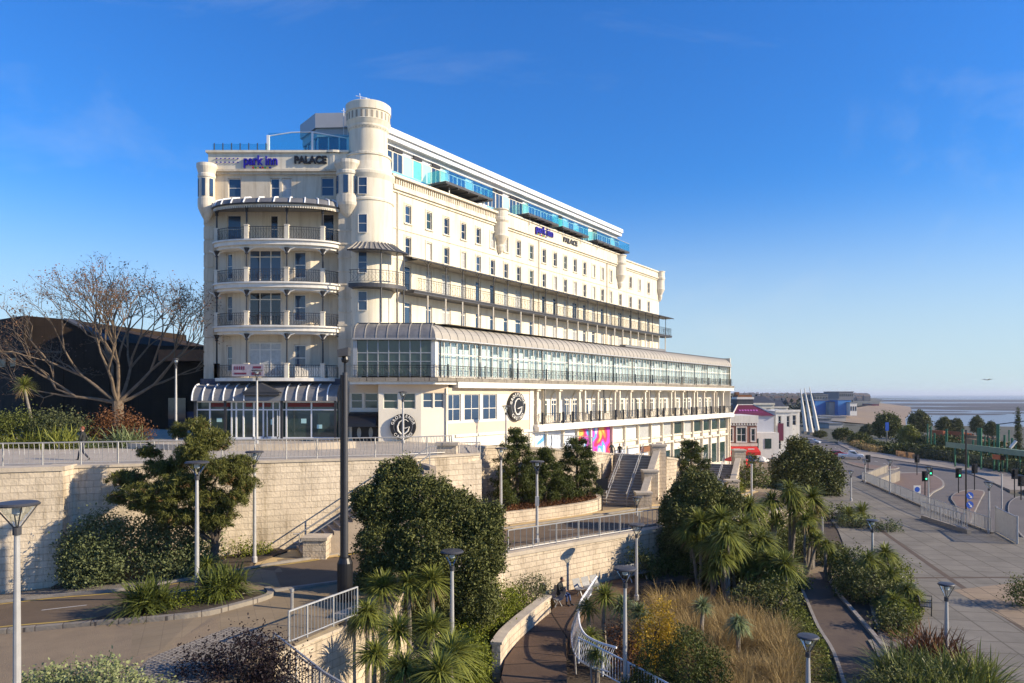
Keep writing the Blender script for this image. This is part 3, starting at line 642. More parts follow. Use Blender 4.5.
for fr,t0,z0,n,k in ((Fr,ft(253),17.72,8,1.0),(U,21.6,16.72,8,1.6)):
    for i in range(n):
        m=MB(); a=t0+i*.19*k; fr.box(m,a,a+.12*k,.13 if fr is Fr else .19,.2 if fr is Fr else .25,z0,z0+.12); m.build('sign_square',M[['ledr','ledg','yellow','blue'][i%4]],T)
text('park inn',1.1,'blue',T,U,23.4,.3,17.3,label='blue lettering on the side parapet',sx=1.0)
text('PALACE',.75,'darkgrey',T,U,29.2,.25,17.2,label='dark grey capital lettering on the side parapet',sx=1.25)
m=MB()
for i in range(6): m.box(-23.2+i*.33,-23.1+i*.33,57.98,58.06,18.45,18.52); m.box(-23.2+i*.33,-23.1+i*.33,57.98,58.06,18.15,18.22)
m.build('sign_dots',M['blue'],T)
# ---- penthouse
m=MB(); U.box(m,-.5,45,-8,-.55,21.15,21.62); U.box(m,-.5,45,-8,-.75,20.75,21.15); m.build('penthouse_roof',M['fascia'],T)
m=MB(); U.box(m,-.5,44.6,-7.5,-1.2,20.45,20.75); U.box(m,-.5,44.6,-7.5,-1.45,17.4,20.45); U.box(m,-.5,44.6,-1.5,-1.2,17.4,18.4); m.build('penthouse_wall',M['fascia'],T)
pat=['b','b','a','g','a','w','a','b','b','a','w','b','b','b','a','w','b','a','b','b']
t=.2; i=0
while t<44:
    w_=1.25; k=pat[i%len(pat)]
    pm={'b':'paneB','a':'aquapale','g':'aqua','w':'paneB'}[k]
    window(T,U,t+w_/2,18.42,w_-.04,1.65,pm,off=-1.28,bars=((2 if k in 'bw' else 1),1),name='penthouse_window',fw=.06)
    if k in 'bgw':
        g=MB(); U.box(g,t+.08,t+w_-.08,-1.3,-1.17,20.12,20.36); g.build('vent_strip',M['black'],T)
    t+=w_; i+=1
for a,b in ((.2,5.2),(13.6,14.9)):
    m=MB(); U.box(m,a,b,-.35,-.3,17.5,18.05); m.build('glass_balustrade',M['glassaq'],T)
for j,(a,b) in enumerate(((5.8,12.9),(19.2,25.4),(26.2,32.4),(34.6,43.8))):
    f=MB(); U.box(f,a,b,-1.2,.9,18.15,18.35)
    for q in np.arange(a+.3,b,1.5): U.box(f,q,q+.1,-1.1,.85,18.02,18.15)
    fo_=f.build('penthouse_balcony',M['darkgrey'],T)
    g=MB(); U.box(g,a,b,.83,.86,18.4,19.35); U.box(g,a,a+.03,-1.15,.83,18.4,19.35); U.box(g,b-.03,b,-1.15,.83,18.4,19.35); g.build('glass_balustrade',M['glassaq'],fo_)
    g=MB()
    for q in (a+1.2,b-.8): g.tube([U.p(q,.3,17.4),U.p(q,.3,18.1)],.05)
    U.box(g,a,b,.82,.87,19.35,19.4)
    g.build('rail',M['galv'],fo_)
# canted glass lounge above the front
lg=[(-17.9,63.8),(-16.1,61.4),(-12.5,61.2),(-12,66),(-16,68)]
k=61.4/FPX
def grow(P_,e): c=sum((Vector(p) for p in P_),Vector((0,0)))/len(P_); return [tuple(c+(Vector(p)-c)*e) for p in P_]
m=MB(); m.prism(grow(lg,1.12),22.0,23.2); m.prism(grow(lg,1.05),21.3,22.0); m.build('lounge_roof',pbr('grey_lounge_fascia',(.42,.42,.43),.5,var=.05),T)
m=MB(); m.prism(grow(lg,.99),19.1,21.3); m.build('lounge_glazing',M['paneB'],T)
m=MB()
for i in range(5):
    a,b=Vector(lg[i]),Vector(lg[(i+1)%5])
    for q in (0,.25,.5,.75):
        c=a+(b-a)*q; m.box(c.x-.05,c.x+.05,c.y-.05,c.y+.05,17.6,21.4)
m.build('mullion',M['fascia'],T)
m=MB(); m.prism([(-19.3,58.6),(-15.8,58.55),(-15.8,58.6),(-19.3,58.65)],19.1,20.7); m.prism([(-15.8,58.5),(-12.5,58.75),(-12.5,58.8),(-15.8,58.55)],19.1,20.6); m.build('glass_screen',M['glassaq'],T)
m=MB(); m.box(-19.4,-19.2,58.5,58.7,19.1,20.5); m.box(-15.85,-15.7,58.45,58.65,19.1,20.75); m.tube([(-19.3,58.6,20.45),(-17.5,58.55,20.72),(-15.8,58.5,20.75)],.04); m.tube([(-15.8,58.5,20.75),(-12.6,58.8,20.25)],.05); m.build('screen_frame',M['fascia'],T)
m=MB(); m.box(-23.6,-19.3,58.35,58.38,19.1,19.75); m.build('glass_balustrade',M['glassaq'],T)
m=MB()
for i in range(7): m.box(-23.5+.68*i,-23.44+.68*i,58.3,58.36,19.1,19.8)
m.build('balustrade_post',M['darkgrey'],T)
# ---- bowed balconies on the front
bcx=(280-512)*.0787; 
def bow(n=24,rx=4.95,ry=2.5,cy0=58.15): return [(bcx+rx*math.cos(math.pi+math.pi*i/n),cy0-ry*(abs(math.sin(math.pi*i/n))**.75)) for i in range(n+1)]
def ironrail(m, path, z, h=1.0, ornate=True, step=.16):
    """path polyline in plan"""
    Pz_=[(p[0],p[1],z) for p in path]
    m.tube([(a,b,z+h) for a,b,_ in Pz_],.03,4); m.tube([(a,b,z+.08) for a,b,_ in Pz_],.022,4); m.tube([(a,b,z+h*.8) for a,b,_ in Pz_],.015,4)
    for i in range(len(path)-1):
        a=Vector(path[i]); b=Vector(path[i+1]); L=(b-a).length; n=max(1,int(L/step))
        for k in range(n):
            c=a+(b-a)*((k+.5)/n); m.box(c.x-.012,c.x+.012,c.y-.012,c.y+.012,z+.08,z+h)
            if ornate and k%2==0:
                d=(b-a)/n*.9; m.tube([(c.x,c.y,z+.15),(c.x+d.x,c.y+d.y,z+h*.4),(c.x,c.y,z+h*.75)],.012,3,False)
for j,z in enumerate((11.72,8.5,5.2,1.25)):
    bp_=bow(); inner=[(p[0]*.965+bcx*.035,58.15+(p[1]-58.15)*.9) for p in bp_]
    m=MB(); sw=.98 if j<3 else 1.0
    m.prism(bp_,z-.42,z-.05) if j<3 else m.prism(bp_,z-.25,z)
    if j<3:
        o2=[((p[0]-bcx)*1.03+bcx,58.15+(p[1]-58.15)*1.05) for p in bp_]; m.prism(o2,z-.12,z); m.prism(inner,z-.62,z-.42)
    sl_=m.build('balcony',M['white'],T)
    m=MB(); ironrail(m,inner,z+.02,.95); m.build('railing',M['iron'],sl_)
    pp=[]
    for px in (217.5,243,287.5,318.5,341):
        X=(px-512)*(.0752 if 230<px<330 else .0775); pp.append(min(inner,key=lambda q:abs(q[0]-X)))
    if j==3: pp.insert(1,inner[2])
    for q in pp:
        m=MB(); m.box(q[0]-.15,q[0]+.15,q[1]-.15,q[1]+.15,z,z+1.05); m.box(q[0]-.18,q[0]+.18,q[1]-.18,q[1]+.18,z+1.05,z+1.12); m.build('pedestal',M['trim'],sl_)
        top={0:14.3,1:11.1,2:7.9,3:4.6}[j]
        m=MB(); m.tube([(q[0],q[1],z+1.1),(q[0],q[1],top)],[.075,.055],8); m.lathe(q[0],q[1],[(.08,top-.5),(.13,top-.45),(.1,top-.35),(.22,top),(.0,top)],8)
        m.build('column',M['iron'],sl_)
        if j:
            m=MB(); d=Vector((q[0]-bcx,q[1]-58.3)).normalized(); 
            for sg in (-1,1): m.tube([(q[0],q[1],top-.45),(q[0]+sg*.25,q[1],top-.12),(q[0]+sg*.6,q[1],top+.02)],.05,5)
            m.build('scroll_bracket',M['white'],sl_)
    if j==3:
        m=MB()
        for a,b in ((15,19),(20,23)):
            for i in range(a,b):
                p,q=Vector(inner[i]),Vector(inner[i+1]); m.prism([(p.x,p.y),(q.x,q.y),(q.x,q.y+.12),(p.x,p.y+.12)],z,z+.85)
        m.build('parapet_panel',M['trim'],sl_)
# ribbed canopy over the top balcony
bp_=bow(40,5.05,2.75); m=MB(); top_=[(bcx+(p[0]-bcx)*.9,58.15+(p[1]-58.15)*.55) for p in bp_]
mid_=[(bcx+(p[0]-bcx)*.985,58.15+(p[1]-58.15)*.88) for p in bp_]
for i in range(40):
    a,b=bp_[i],bp_[i+1]; c,d=mid_[i],mid_[i+1]; e,f=top_[i],top_[i+1]
    m.quad((*a,14.35),(*b,14.35),(*d,14.8),(*c,14.8)); m.quad((*c,14.8),(*d,14.8),(*f,15.05),(*e,15.05))
    m.quad((*e,15.05),(*f,15.05),(f[0],58.15,15.1),(e[0],58.15,15.1)); m.quad((*b,14.34),(*a,14.34),(e[0],58.15,14.34),(f[0],58.15,14.34))
cn=m.build('canopy',M['lead'],T)
m=MB()
for i in range(0,41,3): m.tube([(*bp_[i],14.4),(mid_[i][0],mid_[i][1],14.85),(*top_[i],15.1)],.06,5)
m.build('rib',M['fascia'],cn)
m=MB(); m.tube([(*p,14.36) for p in bp_],.07,5); m.build('gutter',M['iron'],cn)
m=MB()
for i in range(0,40):
    a,b=Vector(bp_[i]),Vector(bp_[i+1]); 
    for q in (0,.5):
        c=a+(b-a)*q; e=a+(b-a)*(q+.33); m.quad((c.x,c.y+.1,14.05),(e.x,e.y+.1,14.05),(e.x,e.y+.1,14.3),(c.x,c.y+.1,14.3))
    m.quad((a.x,a.y+.09,14.17),(b.x,b.y+.09,14.17),(b.x,b.y+.09,14.3),(a.x,a.y+.09,14.3))
m.build('valance',M['trim'],cn)
# banner hung on the lowest balcony
m=MB(); m.box(-21.0,-18.6,55.45,55.5,1.35,2.25); bn=m.build('banner',pbr('banner_cloth',(.34,.32,.36),.8,c2=(.24,.22,.27),scale=3),T)
m=MB(); 
for i in range(5): m.box(-20.8+i*.17,-20.72+i*.17,55.43,55.45,1.85,2.1); 
m.box(-20.8,-19.9,55.43,55.45,1.5,1.62); m.box(-19.4,-18.8,55.43,55.45,1.95,2.1); m.box(-19.5,-18.8,55.43,55.45,1.45,1.65); m.build('banner_print',M['plum'],bn)
# ---- ground floor shop front with barrel awning
sx0,sx1=-23.9,-13.25; sy=56.0
def barrel(m, pA, pB, out, zb, zt, seg=7, proj=1.5, cap=True):
    """curved roof from the wall (top) to the eave; pA,pB plan points of the eave, out=outward normal"""
    for i in range(seg):
        a0=math.pi/2*i/seg; a1=math.pi/2*(i+1)/seg
        def pt(P_,a): return (P_[0]-out[0]*proj*(1-math.cos(a)),P_[1]-out[1]*proj*(1-math.cos(a)),zb+(zt-zb)*math.sin(a))
        m.quad(pt(pA,a0),pt(pB,a0),pt(pB,a1),pt(pA,a1))
    if cap:
        for P_ in (pA,pB):
            v=[(P_[0]-out[0]*proj*(1-math.cos(math.pi/2*i/seg)),P_[1]-out[1]*proj*(1-math.cos(math.pi/2*i/seg)),zb+(zt-zb)*math.sin(math.pi/2*i/seg)) for i in range(seg+1)]+[(P_[0]-out[0]*proj,P_[1]-out[1]*proj,zb)]
            m.quad(*v)
m=MB(); barrel(m,(sx0-.2,sy-.5),(sx1+.1,sy-.5),(0,-1),-.5,.75,proj=1.3); m.box(sx0,sx1,sy-.4,58.1,-.5,-.42); aw=m.build('barrel_awning',M['lead'],T)
x=sx0-.1
while x<sx1+.1:
    m=MB()
    if not(-19.9<x<-17.5): m.tube([(x,sy-.55+1.3*(1-math.cos(a)),-.47+1.25*math.sin(a)) for a in np.linspace(0,math.pi/2,7)],.055,5); m.build('rib',M['fascia'],aw)
    x+=.78
m=MB(); m.box(sx0-.1,sx1,57.0,57.9,.75,1.2); m.build('fascia_panel',pbr('navy_fascia',(.03,.04,.07),.5),T)
m=MB(); m.prism([(-20.1,sy-.75),(-17.4,sy-.75),(-17.4,sy+.2),(-20.1,sy+.2)],-.05,.15); m.add([(-20.2,sy-.8,.15),(-17.3,sy-.8,.15),(-18.75,sy-.8,.85),(-20.2,sy+.4,.15),(-17.3,sy+.4,.15),(-18.75,sy+.4,.85)],[(0,1,2),(5,4,3),(0,3,4,1),(1,4,5,2),(2,5,3,0)]); m.build('pediment',M['darkgrey'],aw)
m=MB(); m.box(sx0,sx1,sy+.15,sy+.2,-3.5,-.5); m.build('shop_glazing',M['paneG'],T)
for px in (207,231,252,277,286,337): pass
vs=[sx0,-22.9,-21.25,-20.9,-20.35,-19.55,-18.85,-18.1,-17.6,-17.1,-15.2,-13.4]
m=MB()
for i,x in enumerate(vs): m.box(x-.05,x+.05,sy+.06,sy+.18,-3.5,-.5)
m.box(sx0,sx1,sy+.05,sy+.17,-.62,-.5); m.box(sx0,sx1,sy+.05,sy+.16,-1.22,-1.12); m.box(sx0,sx1,sy+.03,sy+.2,-3.5,-3.25)
m.build('shopfront_frame',M['fascia'],T)
for x in (sx0+.05,-21.6,-17.35,-13.3):
    m=MB(); m.box(x-.08,x+.08,sy-.35,sy-.2,-3.6,-.5); m.build('post',M['iron'],T)
for a,b in ((-22.8,-21.4),(-20.2,-19.7),(-19.3,-18.3),(-17.0,-15.3),(-15.1,-13.5)):
    m=MB(); m.box(a,b,sy+.12,sy+.145,-.95,-.66); m.build('red_shop_fascia',M['dred'],T)
for x in (-19.2,-18.15):
    m=MB(); m.box(x-.42,x-.36,sy+.02,sy+.1,-3.4,-1.2); m.box(x+.36,x+.42,sy+.02,sy+.1,-3.4,-1.2); m.box(x-.42,x+.42,sy+.02,sy+.1,-3.4,-3.2); m.build('shop_door',M['fascia'],T)
m=MB(); m.box(-22.4,-22.0,sy+.13,sy+.14,-2.1,-1.8); m.box(-18.3,-18.05,sy+.13,sy+.14,-2.3,-1.9); m.box(-16.0,-15.6,sy+.13,sy+.14,-2.2,-1.85); m.box(-14.8,-14.4,sy+.13,sy+.14,-2.6,-2.3); m.build('poster',M['aquapale'],T)
m=MB(); m.box(sx0-.2,sx1+.3,sy-.6,58,-3.75,-3.42); m.build('shop_step',M['kerbw'],T)
# ---- rounded balcony at the tower and the long side balconies
def arcU(r,a0=-175,a1=-5,n=18,c=(-11.2,58.9)): return [(c[0]+r*math.cos(R(a0+(a1-a0)*i/n)),c[1]+r*math.sin(R(a0+(a1-a0)*i/n))) for i in range(n+1)]
a=arcU(3.0,-114,-15); m=MB(); m.prism(a+[(-9.8,60),(-12.2,59)],8.15,8.45); tb=m.build('tower_balcony',M['darkgrey'],T)
m=MB(); ironrail(m,arcU(2.92,-114,-15),8.5,.95); m.build('railing',M['iron'],tb)
m=MB(); a=arcU(3.15,-114,-12,24); b=arcU(2.5,-114,-12,24); c=arcU(1.9,-114,-12,24)
for i in range(24):
    m.quad((*a[i],10.95),(*a[i+1],10.95),(*b[i+1],11.3),(*b[i],11.3)); m.quad((*b[i],11.3),(*b[i+1],11.3),(*c[i+1],11.75),(*c[i],11.75)); m.quad((*a[i+1],10.93),(*a[i],10.93),(*c[i],10.93),(*c[i+1],10.93))
tc_=m.build('tower_canopy',M['lead'],T)
m=MB()
for i in range(0,25,2): m.tube([(*a[i],11.0),(*b[i],11.35),(*c[i],11.8)],.05,4)
m.build('rib',M['zinc'],tc_)
m=MB(); m.tube([(*q,10.95) for q in a],.06,5); m.build('gutter',M['iron'],tc_)
m=MB()
for i in (9,14,17): q=arcU(2.9,-114,-15)[i]; m.tube([(q[0],q[1],8.4),(q[0],q[1],10.95)],.05,6); m.tube([(q[0],q[1],5.5),(q[0],q[1],8.2)],.06,6)
m.build('column',M['iron'],tb)
D=1.45
m=MB(); U.box(m,1.0,57.2,0,D,8.12,8.28); U.box(m,1.0,57.2,-.01,D+.06,8.28,8.4); sb=m.build('long_balcony',M['darkgrey'],T)
m=MB(); ironrail(m,[U.p(1.5+i*3.5,D-.05,0)[:2] for i in range(16)]+[U.p(57.2,D-.05,0)[:2]],8.42,.95,step=.3); ironrail(m,[U.p(57.15,D-.05,0)[:2],U.p(57.15,.1,0)[:2]],8.42,.95,step=.3); m.build('railing',M['iron'],sb)
m=MB()
for i in range(28):
    a,b=1.5+i*2,3.5+i*2
    m.quad(U.p(a,D+.15,10.85),U.p(b,D+.15,10.85),U.p(b,.75,11.12),U.p(a,.75,11.12)); m.quad(U.p(a,.75,11.12),U.p(b,.75,11.12),U.p(b,0.02,11.3),U.p(a,0.02,11.3)); m.quad(U.p(b,D+.15,10.84),U.p(a,D+.15,10.84),U.p(a,0,10.84),U.p(b,0,10.84))
lc=m.build('long_canopy',M['zinc'],T)
m=MB(); t=1.5
while t<57.5: m.tube([U.p(t,D+.16,10.88),U.p(t,.75,11.15),U.p(t,.05,11.33)],.035,4); t+=.8
m.build('rib',M['lead'],lc)
m=MB(); m.tube([U.p(1.5,D+.15,10.84),U.p(57.5,D+.15,10.84)],.055,5); m.build('gutter',M['iron'],lc)
t=2.8; i=0
while t<57.3:
    m=MB(); 
    m.tube([U.p(t,D-.05,8.4),U.p(t,D-.05,10.85)],.042,6)
    for sg in (-1,1): m.tube([U.p(t,D-.05,10.3),U.p(t+sg*.15,D-.05,10.6),U.p(t+sg*.45,D-.05,10.8)],.02,4)
    m.build('column',M['iron'],sb)
    m=MB(); m.tube([U.p(t,D-.1,5.4),U.p(t,D-.1,8.15)],.07,6); m.build('lower_column',M['trim'],sb)
    t+=2.37; i+=1
# ---- podium: roof slab, glazed veranda
pf0=(-11.75,55.5); corner=(-5.8,55.5)
m=MB(); q=lambda t,o: P.p(t,o,0)[:2]
m.sheet([(pf0[0],57.0),(-4.9,57.0),q(PL,-1.7),q(PL,-9),Uxy(UL,.1),Uxy(0,.1),(-12.2,58.8)],5.42); m.build('podium_roof',M['zinc'],T)
m=MB(); e0=(pf0[0]-.15,55.2); 
# curved roof: front run and side run, mitred at the corner
def curve(i,seg=7): a=math.pi/2*i/seg; return 1.7*(1-math.cos(a)), 4.15+(5.4-4.15)*math.sin(a)
def fcorner(d): # mitre point at inward distance d
    # front line y=55.2+d ; side line offset d inward from P with o=.25-d
    y=55.2+d; o=.25-d; ax=P.a[0]+P.n[0]*o; ay=P.a[1]+P.n[1]*o; t=(y-ay)/P.d[1]; return (ax+P.d[0]*t,y)
for i in range(7):
    d0,z0=curve(i); d1,z1=curve(i+1)
    m.quad((e0[0],55.2+d0,z0),(*fcorner(d0),z0),(*fcorner(d1),z1),(e0[0],55.2+d1,z1))
fr_=m.build('veranda_roof',M['lead'],T)
m=MB(); v=[(e0[0],55.2+curve(i)[0],curve(i)[1]) for i in range(8)]+[(e0[0],56.9,4.15)]; m.quad(*v)
m.box(e0[0],-5.9,56.85,57.05,5.35,5.5); m.build('ridge_flashing',M['darkgrey'],fr_)
m=MB()
for i in range(8):
    x=e0[0]+.1+i*.82
    m.tube([(x,55.2+curve(j)[0],curve(j)[1]+.02) for j in range(8)],.04,4)
m.build('seam',M['zinc'],fr_)
m=MB(); PR=[]
for i in range(7):
    d0,z0=curve(i); d1,z1=curve(i+1); c0=fcorner(d0); c1=fcorner(d1); f0=P.p(PL,.25-d0,z0); f1=P.p(PL,.25-d1,z1)
    m.quad((*c0,z0),f0,f1,(*c1,z1))
m.quad(*[P.p(PL,.25-curve(i)[0],curve(i)[1]) for i in range(8)],P.p(PL,-1.45,4.15))
sr_=m.build('veranda_roof',M['zinc'],T)
m=MB(); t=.6
while t<PL: m.tube([P.p(t+0*j,.25-curve(j)[0],curve(j)[1]+.015) for j in range(8) ],.03,4,False); t+=.95
m.build('seam',M['zincseam'],sr_)
m=MB(); m.tube([(e0[0],55.18,4.12),(fcorner(0)[0],55.18,4.12)],.08,6); m.tube([(*fcorner(0),4.12),P.p(PL,.27,4.12)],.07,6); m.build('gutter',M['galv'],fr_)
# roof vents near the far end
m=MB(); P.box(m,38,50,-3.6,-2.8,5.45,5.95); m.build('roof_vent',M['lead'],T)
# inner wall behind glass with curtains, ceiling
m=MB(); P.box(m,1.5,PL-.2,-1.9,-1.7,1.3,4.1); m.box(-11.6,-5.2,57.2,57.4,1.3,4.1); m.build('inner_wall',M['curtain'],T)
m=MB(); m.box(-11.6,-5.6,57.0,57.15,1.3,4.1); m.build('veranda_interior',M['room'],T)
m=MB(); P.box(m,.3,PL,-1.7,-.1,4.1,4.14); m.build('veranda_ceiling',M['white'],T)
m=MB(); t=1.2; 
while t<PL-1:
    wv=random.uniform(.6,1.3); P.box(m,t,t+wv,-.45,-.40,1.35,random.uniform(3.3,4.05)); t+=wv+random.uniform(.1,.5)
m.build('curtain',M['curtain'],T)
m=MB(); P.box(m,.15,PL-.1,-.06,-.03,1.35,4.1); m.build('veranda_glass',M['glass'],T)
m=MB(); m.box(-11.6,-5.95,55.55,55.6,1.35,4.1); m.build('veranda_glass',M['paneG'],T)
m=MB()
for i in range(8):
    x=-11.65+i*.80; m.box(x-.035,x+.035,55.48,55.56,1.3,4.15)
m.box(-11.65,-5.8,55.49,55.555,3.08,3.15); m.box(-11.65,-5.8,55.49,55.555,2.45,2.5); m.box(-11.9,-11.6,55.4,56,1.3,4.15)
m.build('mullion',M['galv'],T)
m=MB(); m.prism([(-6.05,55.5),(-5.75,55.45),(-5.5,55.9),(-5.8,56.1)],1.3,4.15); m.build('corner_post',M['white'],T)
m=MB(); t=.3
while t<PL:
    P.box(m,t-.03,t+.03,-.03,.03,1.3,4.12); t+=.78
P.box(m,.3,PL,-.025,.035,3.02,3.1); P.box(m,.3,PL,-.02,.03,3.98,4.12); P.box(m,.3,PL,-.02,.04,1.3,1.42)
m.build('mullion',M['white'],T)
t=.5; 
while t<PL+.2:
    m=MB(); m.tube([P.p(t,.15,1.25),P.p(t,.15,4.15)],.05,6); m.build('post',M['iron'],T); t+=4.75
m=MB(); ironrail(m,[(-11.9,55.2),(-5.7,55.2)]+[P.p(i*6.6,.3,0)[:2] for i in range(1,11)]+[P.p(PL+.1,.3,0)[:2]],1.28,.9,step=.28)
for i in range(15): p=P.p(1.2+i*4.7,.3,0); m.box(p[0]-.05,p[0]+.05,p[1]-.05,p[1]+.05,1.25,2.3)
m.build('veranda_railing',M['iron'],T)
# floor slab band
m=MB(); m.prism([(-12.2,55.0),(-5.5,55.0),P.p(PL+.3,.6,0)[:2],P.p(PL+.3,-3,0)[:2],(-8,58),(-12.2,58)],.98,1.25); m.build('slab_edge',M['kerbw'],T)
m=MB(); P.box(m,2.2,PL+.3,-1.5,.5,.5,.98); m.prism([(-12.1,55.15),(-5.7,55.15),P.p(2.2,.35,0)[:2],P.p(2.2,-3,0)[:2],(-8,58),(-12.1,58)],.75,.98); m.build('slab_band',M['white'],T)
# ---- cafe block under the veranda
f1=F(-12.5,56.9,2.4,0); fa=(-10.0,55.45); fb=(-6.87,55.9); fc=P.p(1.6,0.0,0)[:2]
f2=F(fa[0],fa[1],fb[0]-fa[0],fb[1]-fa[1]); f3=F(fb[0],fb[1],fc[0]-fb[0],fc[1]-fb[1]); L2=math.hypot(fb[0]-fa[0],fb[1]-fa[1]); L3=math.hypot(fc[0]-fb[0],fc[1]-fb[1])
m=MB()
wallopen(f1,m,0,2.5,-4.2,.75,[(.1,1.0,-1.1,.1),(1.15,2.2,-1.1,.1)])
m.quad((-10.0,56.9,-4.2),(-10.0,55.45,-4.2),(-10.0,55.45,.75),(-10.0,56.9,.75))
wallopen(f2,m,0,L2,-4.2,.75,[(.35,1.45,-1.1,.1),(1.65,2.75,-1.1,.1)])
wallopen(f3,m,0,L3,-4.4,.75,[(.15,.95,-1.05,.1),(1.05,1.85,-1.05,.1)])
so_=[(P.S(445.5)+.1,P.S(461),-2.1,.02),(P.S(464.5),P.S(480),-2.1,.02),(P.S(483),P.S(497),-2.1,.02)]
wallopen(P,m,1.6,13.5,-8,.5,so_)
m.quad(P.p(13.5,0,-8),P.p(13.5,-2,-8),P.p(13.5,-2,.5),P.p(13.5,0,.5))
P.box(m,2.4,13.5,0,.12,-3.35,-3.15); P.box(m,12.9,13.52,-.1,.07,-6,.5)
cf=m.build('cafe_wall',M['ivory'],T)
m=MB(); f2.box(m,-.02,L2+.02,0,.02,.12,.74); f3.box(m,0,L3,0,.02,.12,.74); P.box(m,1.6,12.9,.0,.02,.05,.5); P.box(m,1.6,12.9,.0,.02,-3.1,-2.25); m.build('beige_band',M['beige'],T)
m=MB(); f1.box(m,0,2.5,0,.02,.12,.74); m.build('beige_band',M['beige'],T)
for (a,b) in ((.1,1.0),(1.15,2.2)): window(T,f1,(a+b)/2,-1.1,b-a,1.2,'paneG',bars=(1,2),fw=.06)
for (a,b) in ((.35,1.45),(1.65,2.75)): window(T,f2,(a+b)/2,-1.1,b-a,1.2,'paneG',bars=(1,2),fw=.06)
for (a,b) in ((.15,.95),(1.05,1.85)): window(T,f3,(a+b)/2,-1.05,b-a,1.15,'paneB',bars=(1,2),fw=.06)
for (a,b,c,d) in so_: window(T,P,(a+b)/2,c,b-a,d-c,'paneB',bars=(2,(.45,)),fw=.07)
m=MB(); barrel(m,(-12.4,55.5),(-10.2,55.5),(0,-1),-2.45,-1.35,proj=1.4); m.build('door_awning',M['black'],T)
m=MB(); f1.box(m,.2,2.2,-.02,.03,-3.6,-2.3); m.build('cafe_door',M['black'],T)
for a in (.75,1.65): 
    m=MB(); m.lathe(0,0,[(0,0),(.0,0)],3); g=MB(); q_=f1.p(a,.05,-2.95); g.add([(q_[0]+.16*math.cos(i*math.pi/8),q_[1],q_[2]+.42*math.sin(i*math.pi/8)) for i in range(16)],[tuple(range(16))]); g.build('door_pane',M['paneC'],T)
# round signs with a white letter and ring lettering
def roundsign(fr,t,z,r):
    c=fr.p(t,0,z); m=MB(); n=40
    ring=lambda rr,o:[(c[0]+fr.d[0]*rr*math.cos(2*math.pi*i/n)+fr.n[0]*o,c[1]+fr.d[1]*rr*math.cos(2*math.pi*i/n)+fr.n[1]*o,z+rr*math.sin(2*math.pi*i/n)) for i in range(n)]
    A_,B_=ring(r,.0),ring(r,.28); m.add(A_+B_,[(i,(i+1)%n,n+(i+1)%n,n+i) for i in range(n)]+[tuple(range(n,2*n))]); sg=m.build('round_sign',M['black'],T)
    WO[sg.name]=WO[T.name]
    m=MB(); A_,B_=ring(r*.72,.285),ring(r*.70,.285); m.add(A_+B_,[(i,(i+1)%n,n+(i+1)%n,n+i) for i in range(n)]); m.build('sign_ring',M['galv'],sg)
    # letter G as a brush curve
    pts=[(.42,.40),(.22,.56),(-.06,.55),(-.32,.35),(-.45,.02),(-.40,-.33),(-.18,-.58),(.12,-.58),(.38,-.36),(.50,-.02),(.20,-.12),(-.05,-.15)]
    m=MB(); wv=[.025,.03,.035,.05,.06,.07,.065,.06,.06,.05,.04,.02]
    pa=[(c[0]+fr.d[0]*x*r*.95+fr.n[0]*.3,c[1]+fr.d[1]*x*r*.95+fr.n[1]*.3,z+y*r*.95) for x,y in pts]
    m.tube(pa,[q*r*1.1 for q in wv],6); m.build('letter_g',M['white'],sg)
    for s,a0,st,flip in (('GROSVENOR',162,-18,1),('CASINO',225,18,-1)):
        for i,ch in enumerate(s):
            a=R(a0+st*i); cu=bpy.data.curves.new('t','FONT'); cu.body=ch; cu.size=r*.3; cu.extrude=.01; cu.offset=.008; cu.align_x='CENTER'; cu.align_y='CENTER'
            ob=bpy.data.objects.new('t',cu); C.objects.link(ob); me=bpy.data.meshes.new_from_object(ob.evaluated_get(bpy.context.evaluated_depsgraph_get())); bpy.data.objects.remove(ob)
            rot=a-math.pi/2 if flip>0 else a+math.pi/2
            me.transform(Matrix.Translation((math.cos(a)*r*.84,math.sin(a)*r*.84,0))@Matrix.Rotation(rot,4,'Z')); me.transform(Matrix.Rotation(R(90),4,'X')); me.materials.clear(); me.materials.append(M['white'])
            o=bpy.data.objects.new('ring_letter',me); C.objects.link(o); o.parent=sg; o.location=Vector(fr.p(t,.3,z))-WO[T.name]; o.rotation_euler=(0,0,fr.rz)
    return sg
roundsign(f2,1.82,-2.42,.97)['label']='round black sign with white letter on the canted wall'
roundsign(P,P.S(515),P.Z(515,406.5),1.25)['label']='round black sign with white letter on the side wall'
# ---- colonnade storey
m=MB(); P.box(m,13.5,PL,-1.6,-1.4,-2.75,.5); P.box(m,PL-.25,PL,-2,0.1,-2.75,.5); m.build('colonnade_wall',M['white'],T)
t=14.6; i=0
while t<PL-1.2:
    wv=1.9 if i%2==0 else .9
    window(T,P,t+wv/2,-2.7,wv,2.2,random.choice(['paneB','paneD','paneG']),off=-1.34,bars=((4 if i%2==0 else 2),(.78,)),name='arcade_window',fw=.11)
    if i%2==0:
        m=MB(); c=P.p(t+wv/2,-1.3,-.5); n=10
        m.tube([(c[0]+P.d[0]*wv*.45*math.cos(math.pi*k/n),c[1]+P.d[1]*wv*.45*math.cos(math.pi*k/n),c[2]+.75*math.sin(math.pi*k/n)) for k in range(n+1)],.07,4,False); m.build('window_arch',M['white'],T)
    t+=wv+.65; i+=1
m=MB(); P.box(m,13.5,PL+.2,-2.2,.5,-2.9,-2.72); P.box(m,13.5,PL+.2,-.1,.62,-3.35,-2.9); m.build('gallery_floor',M['white'],T)
t=14.0; i=0
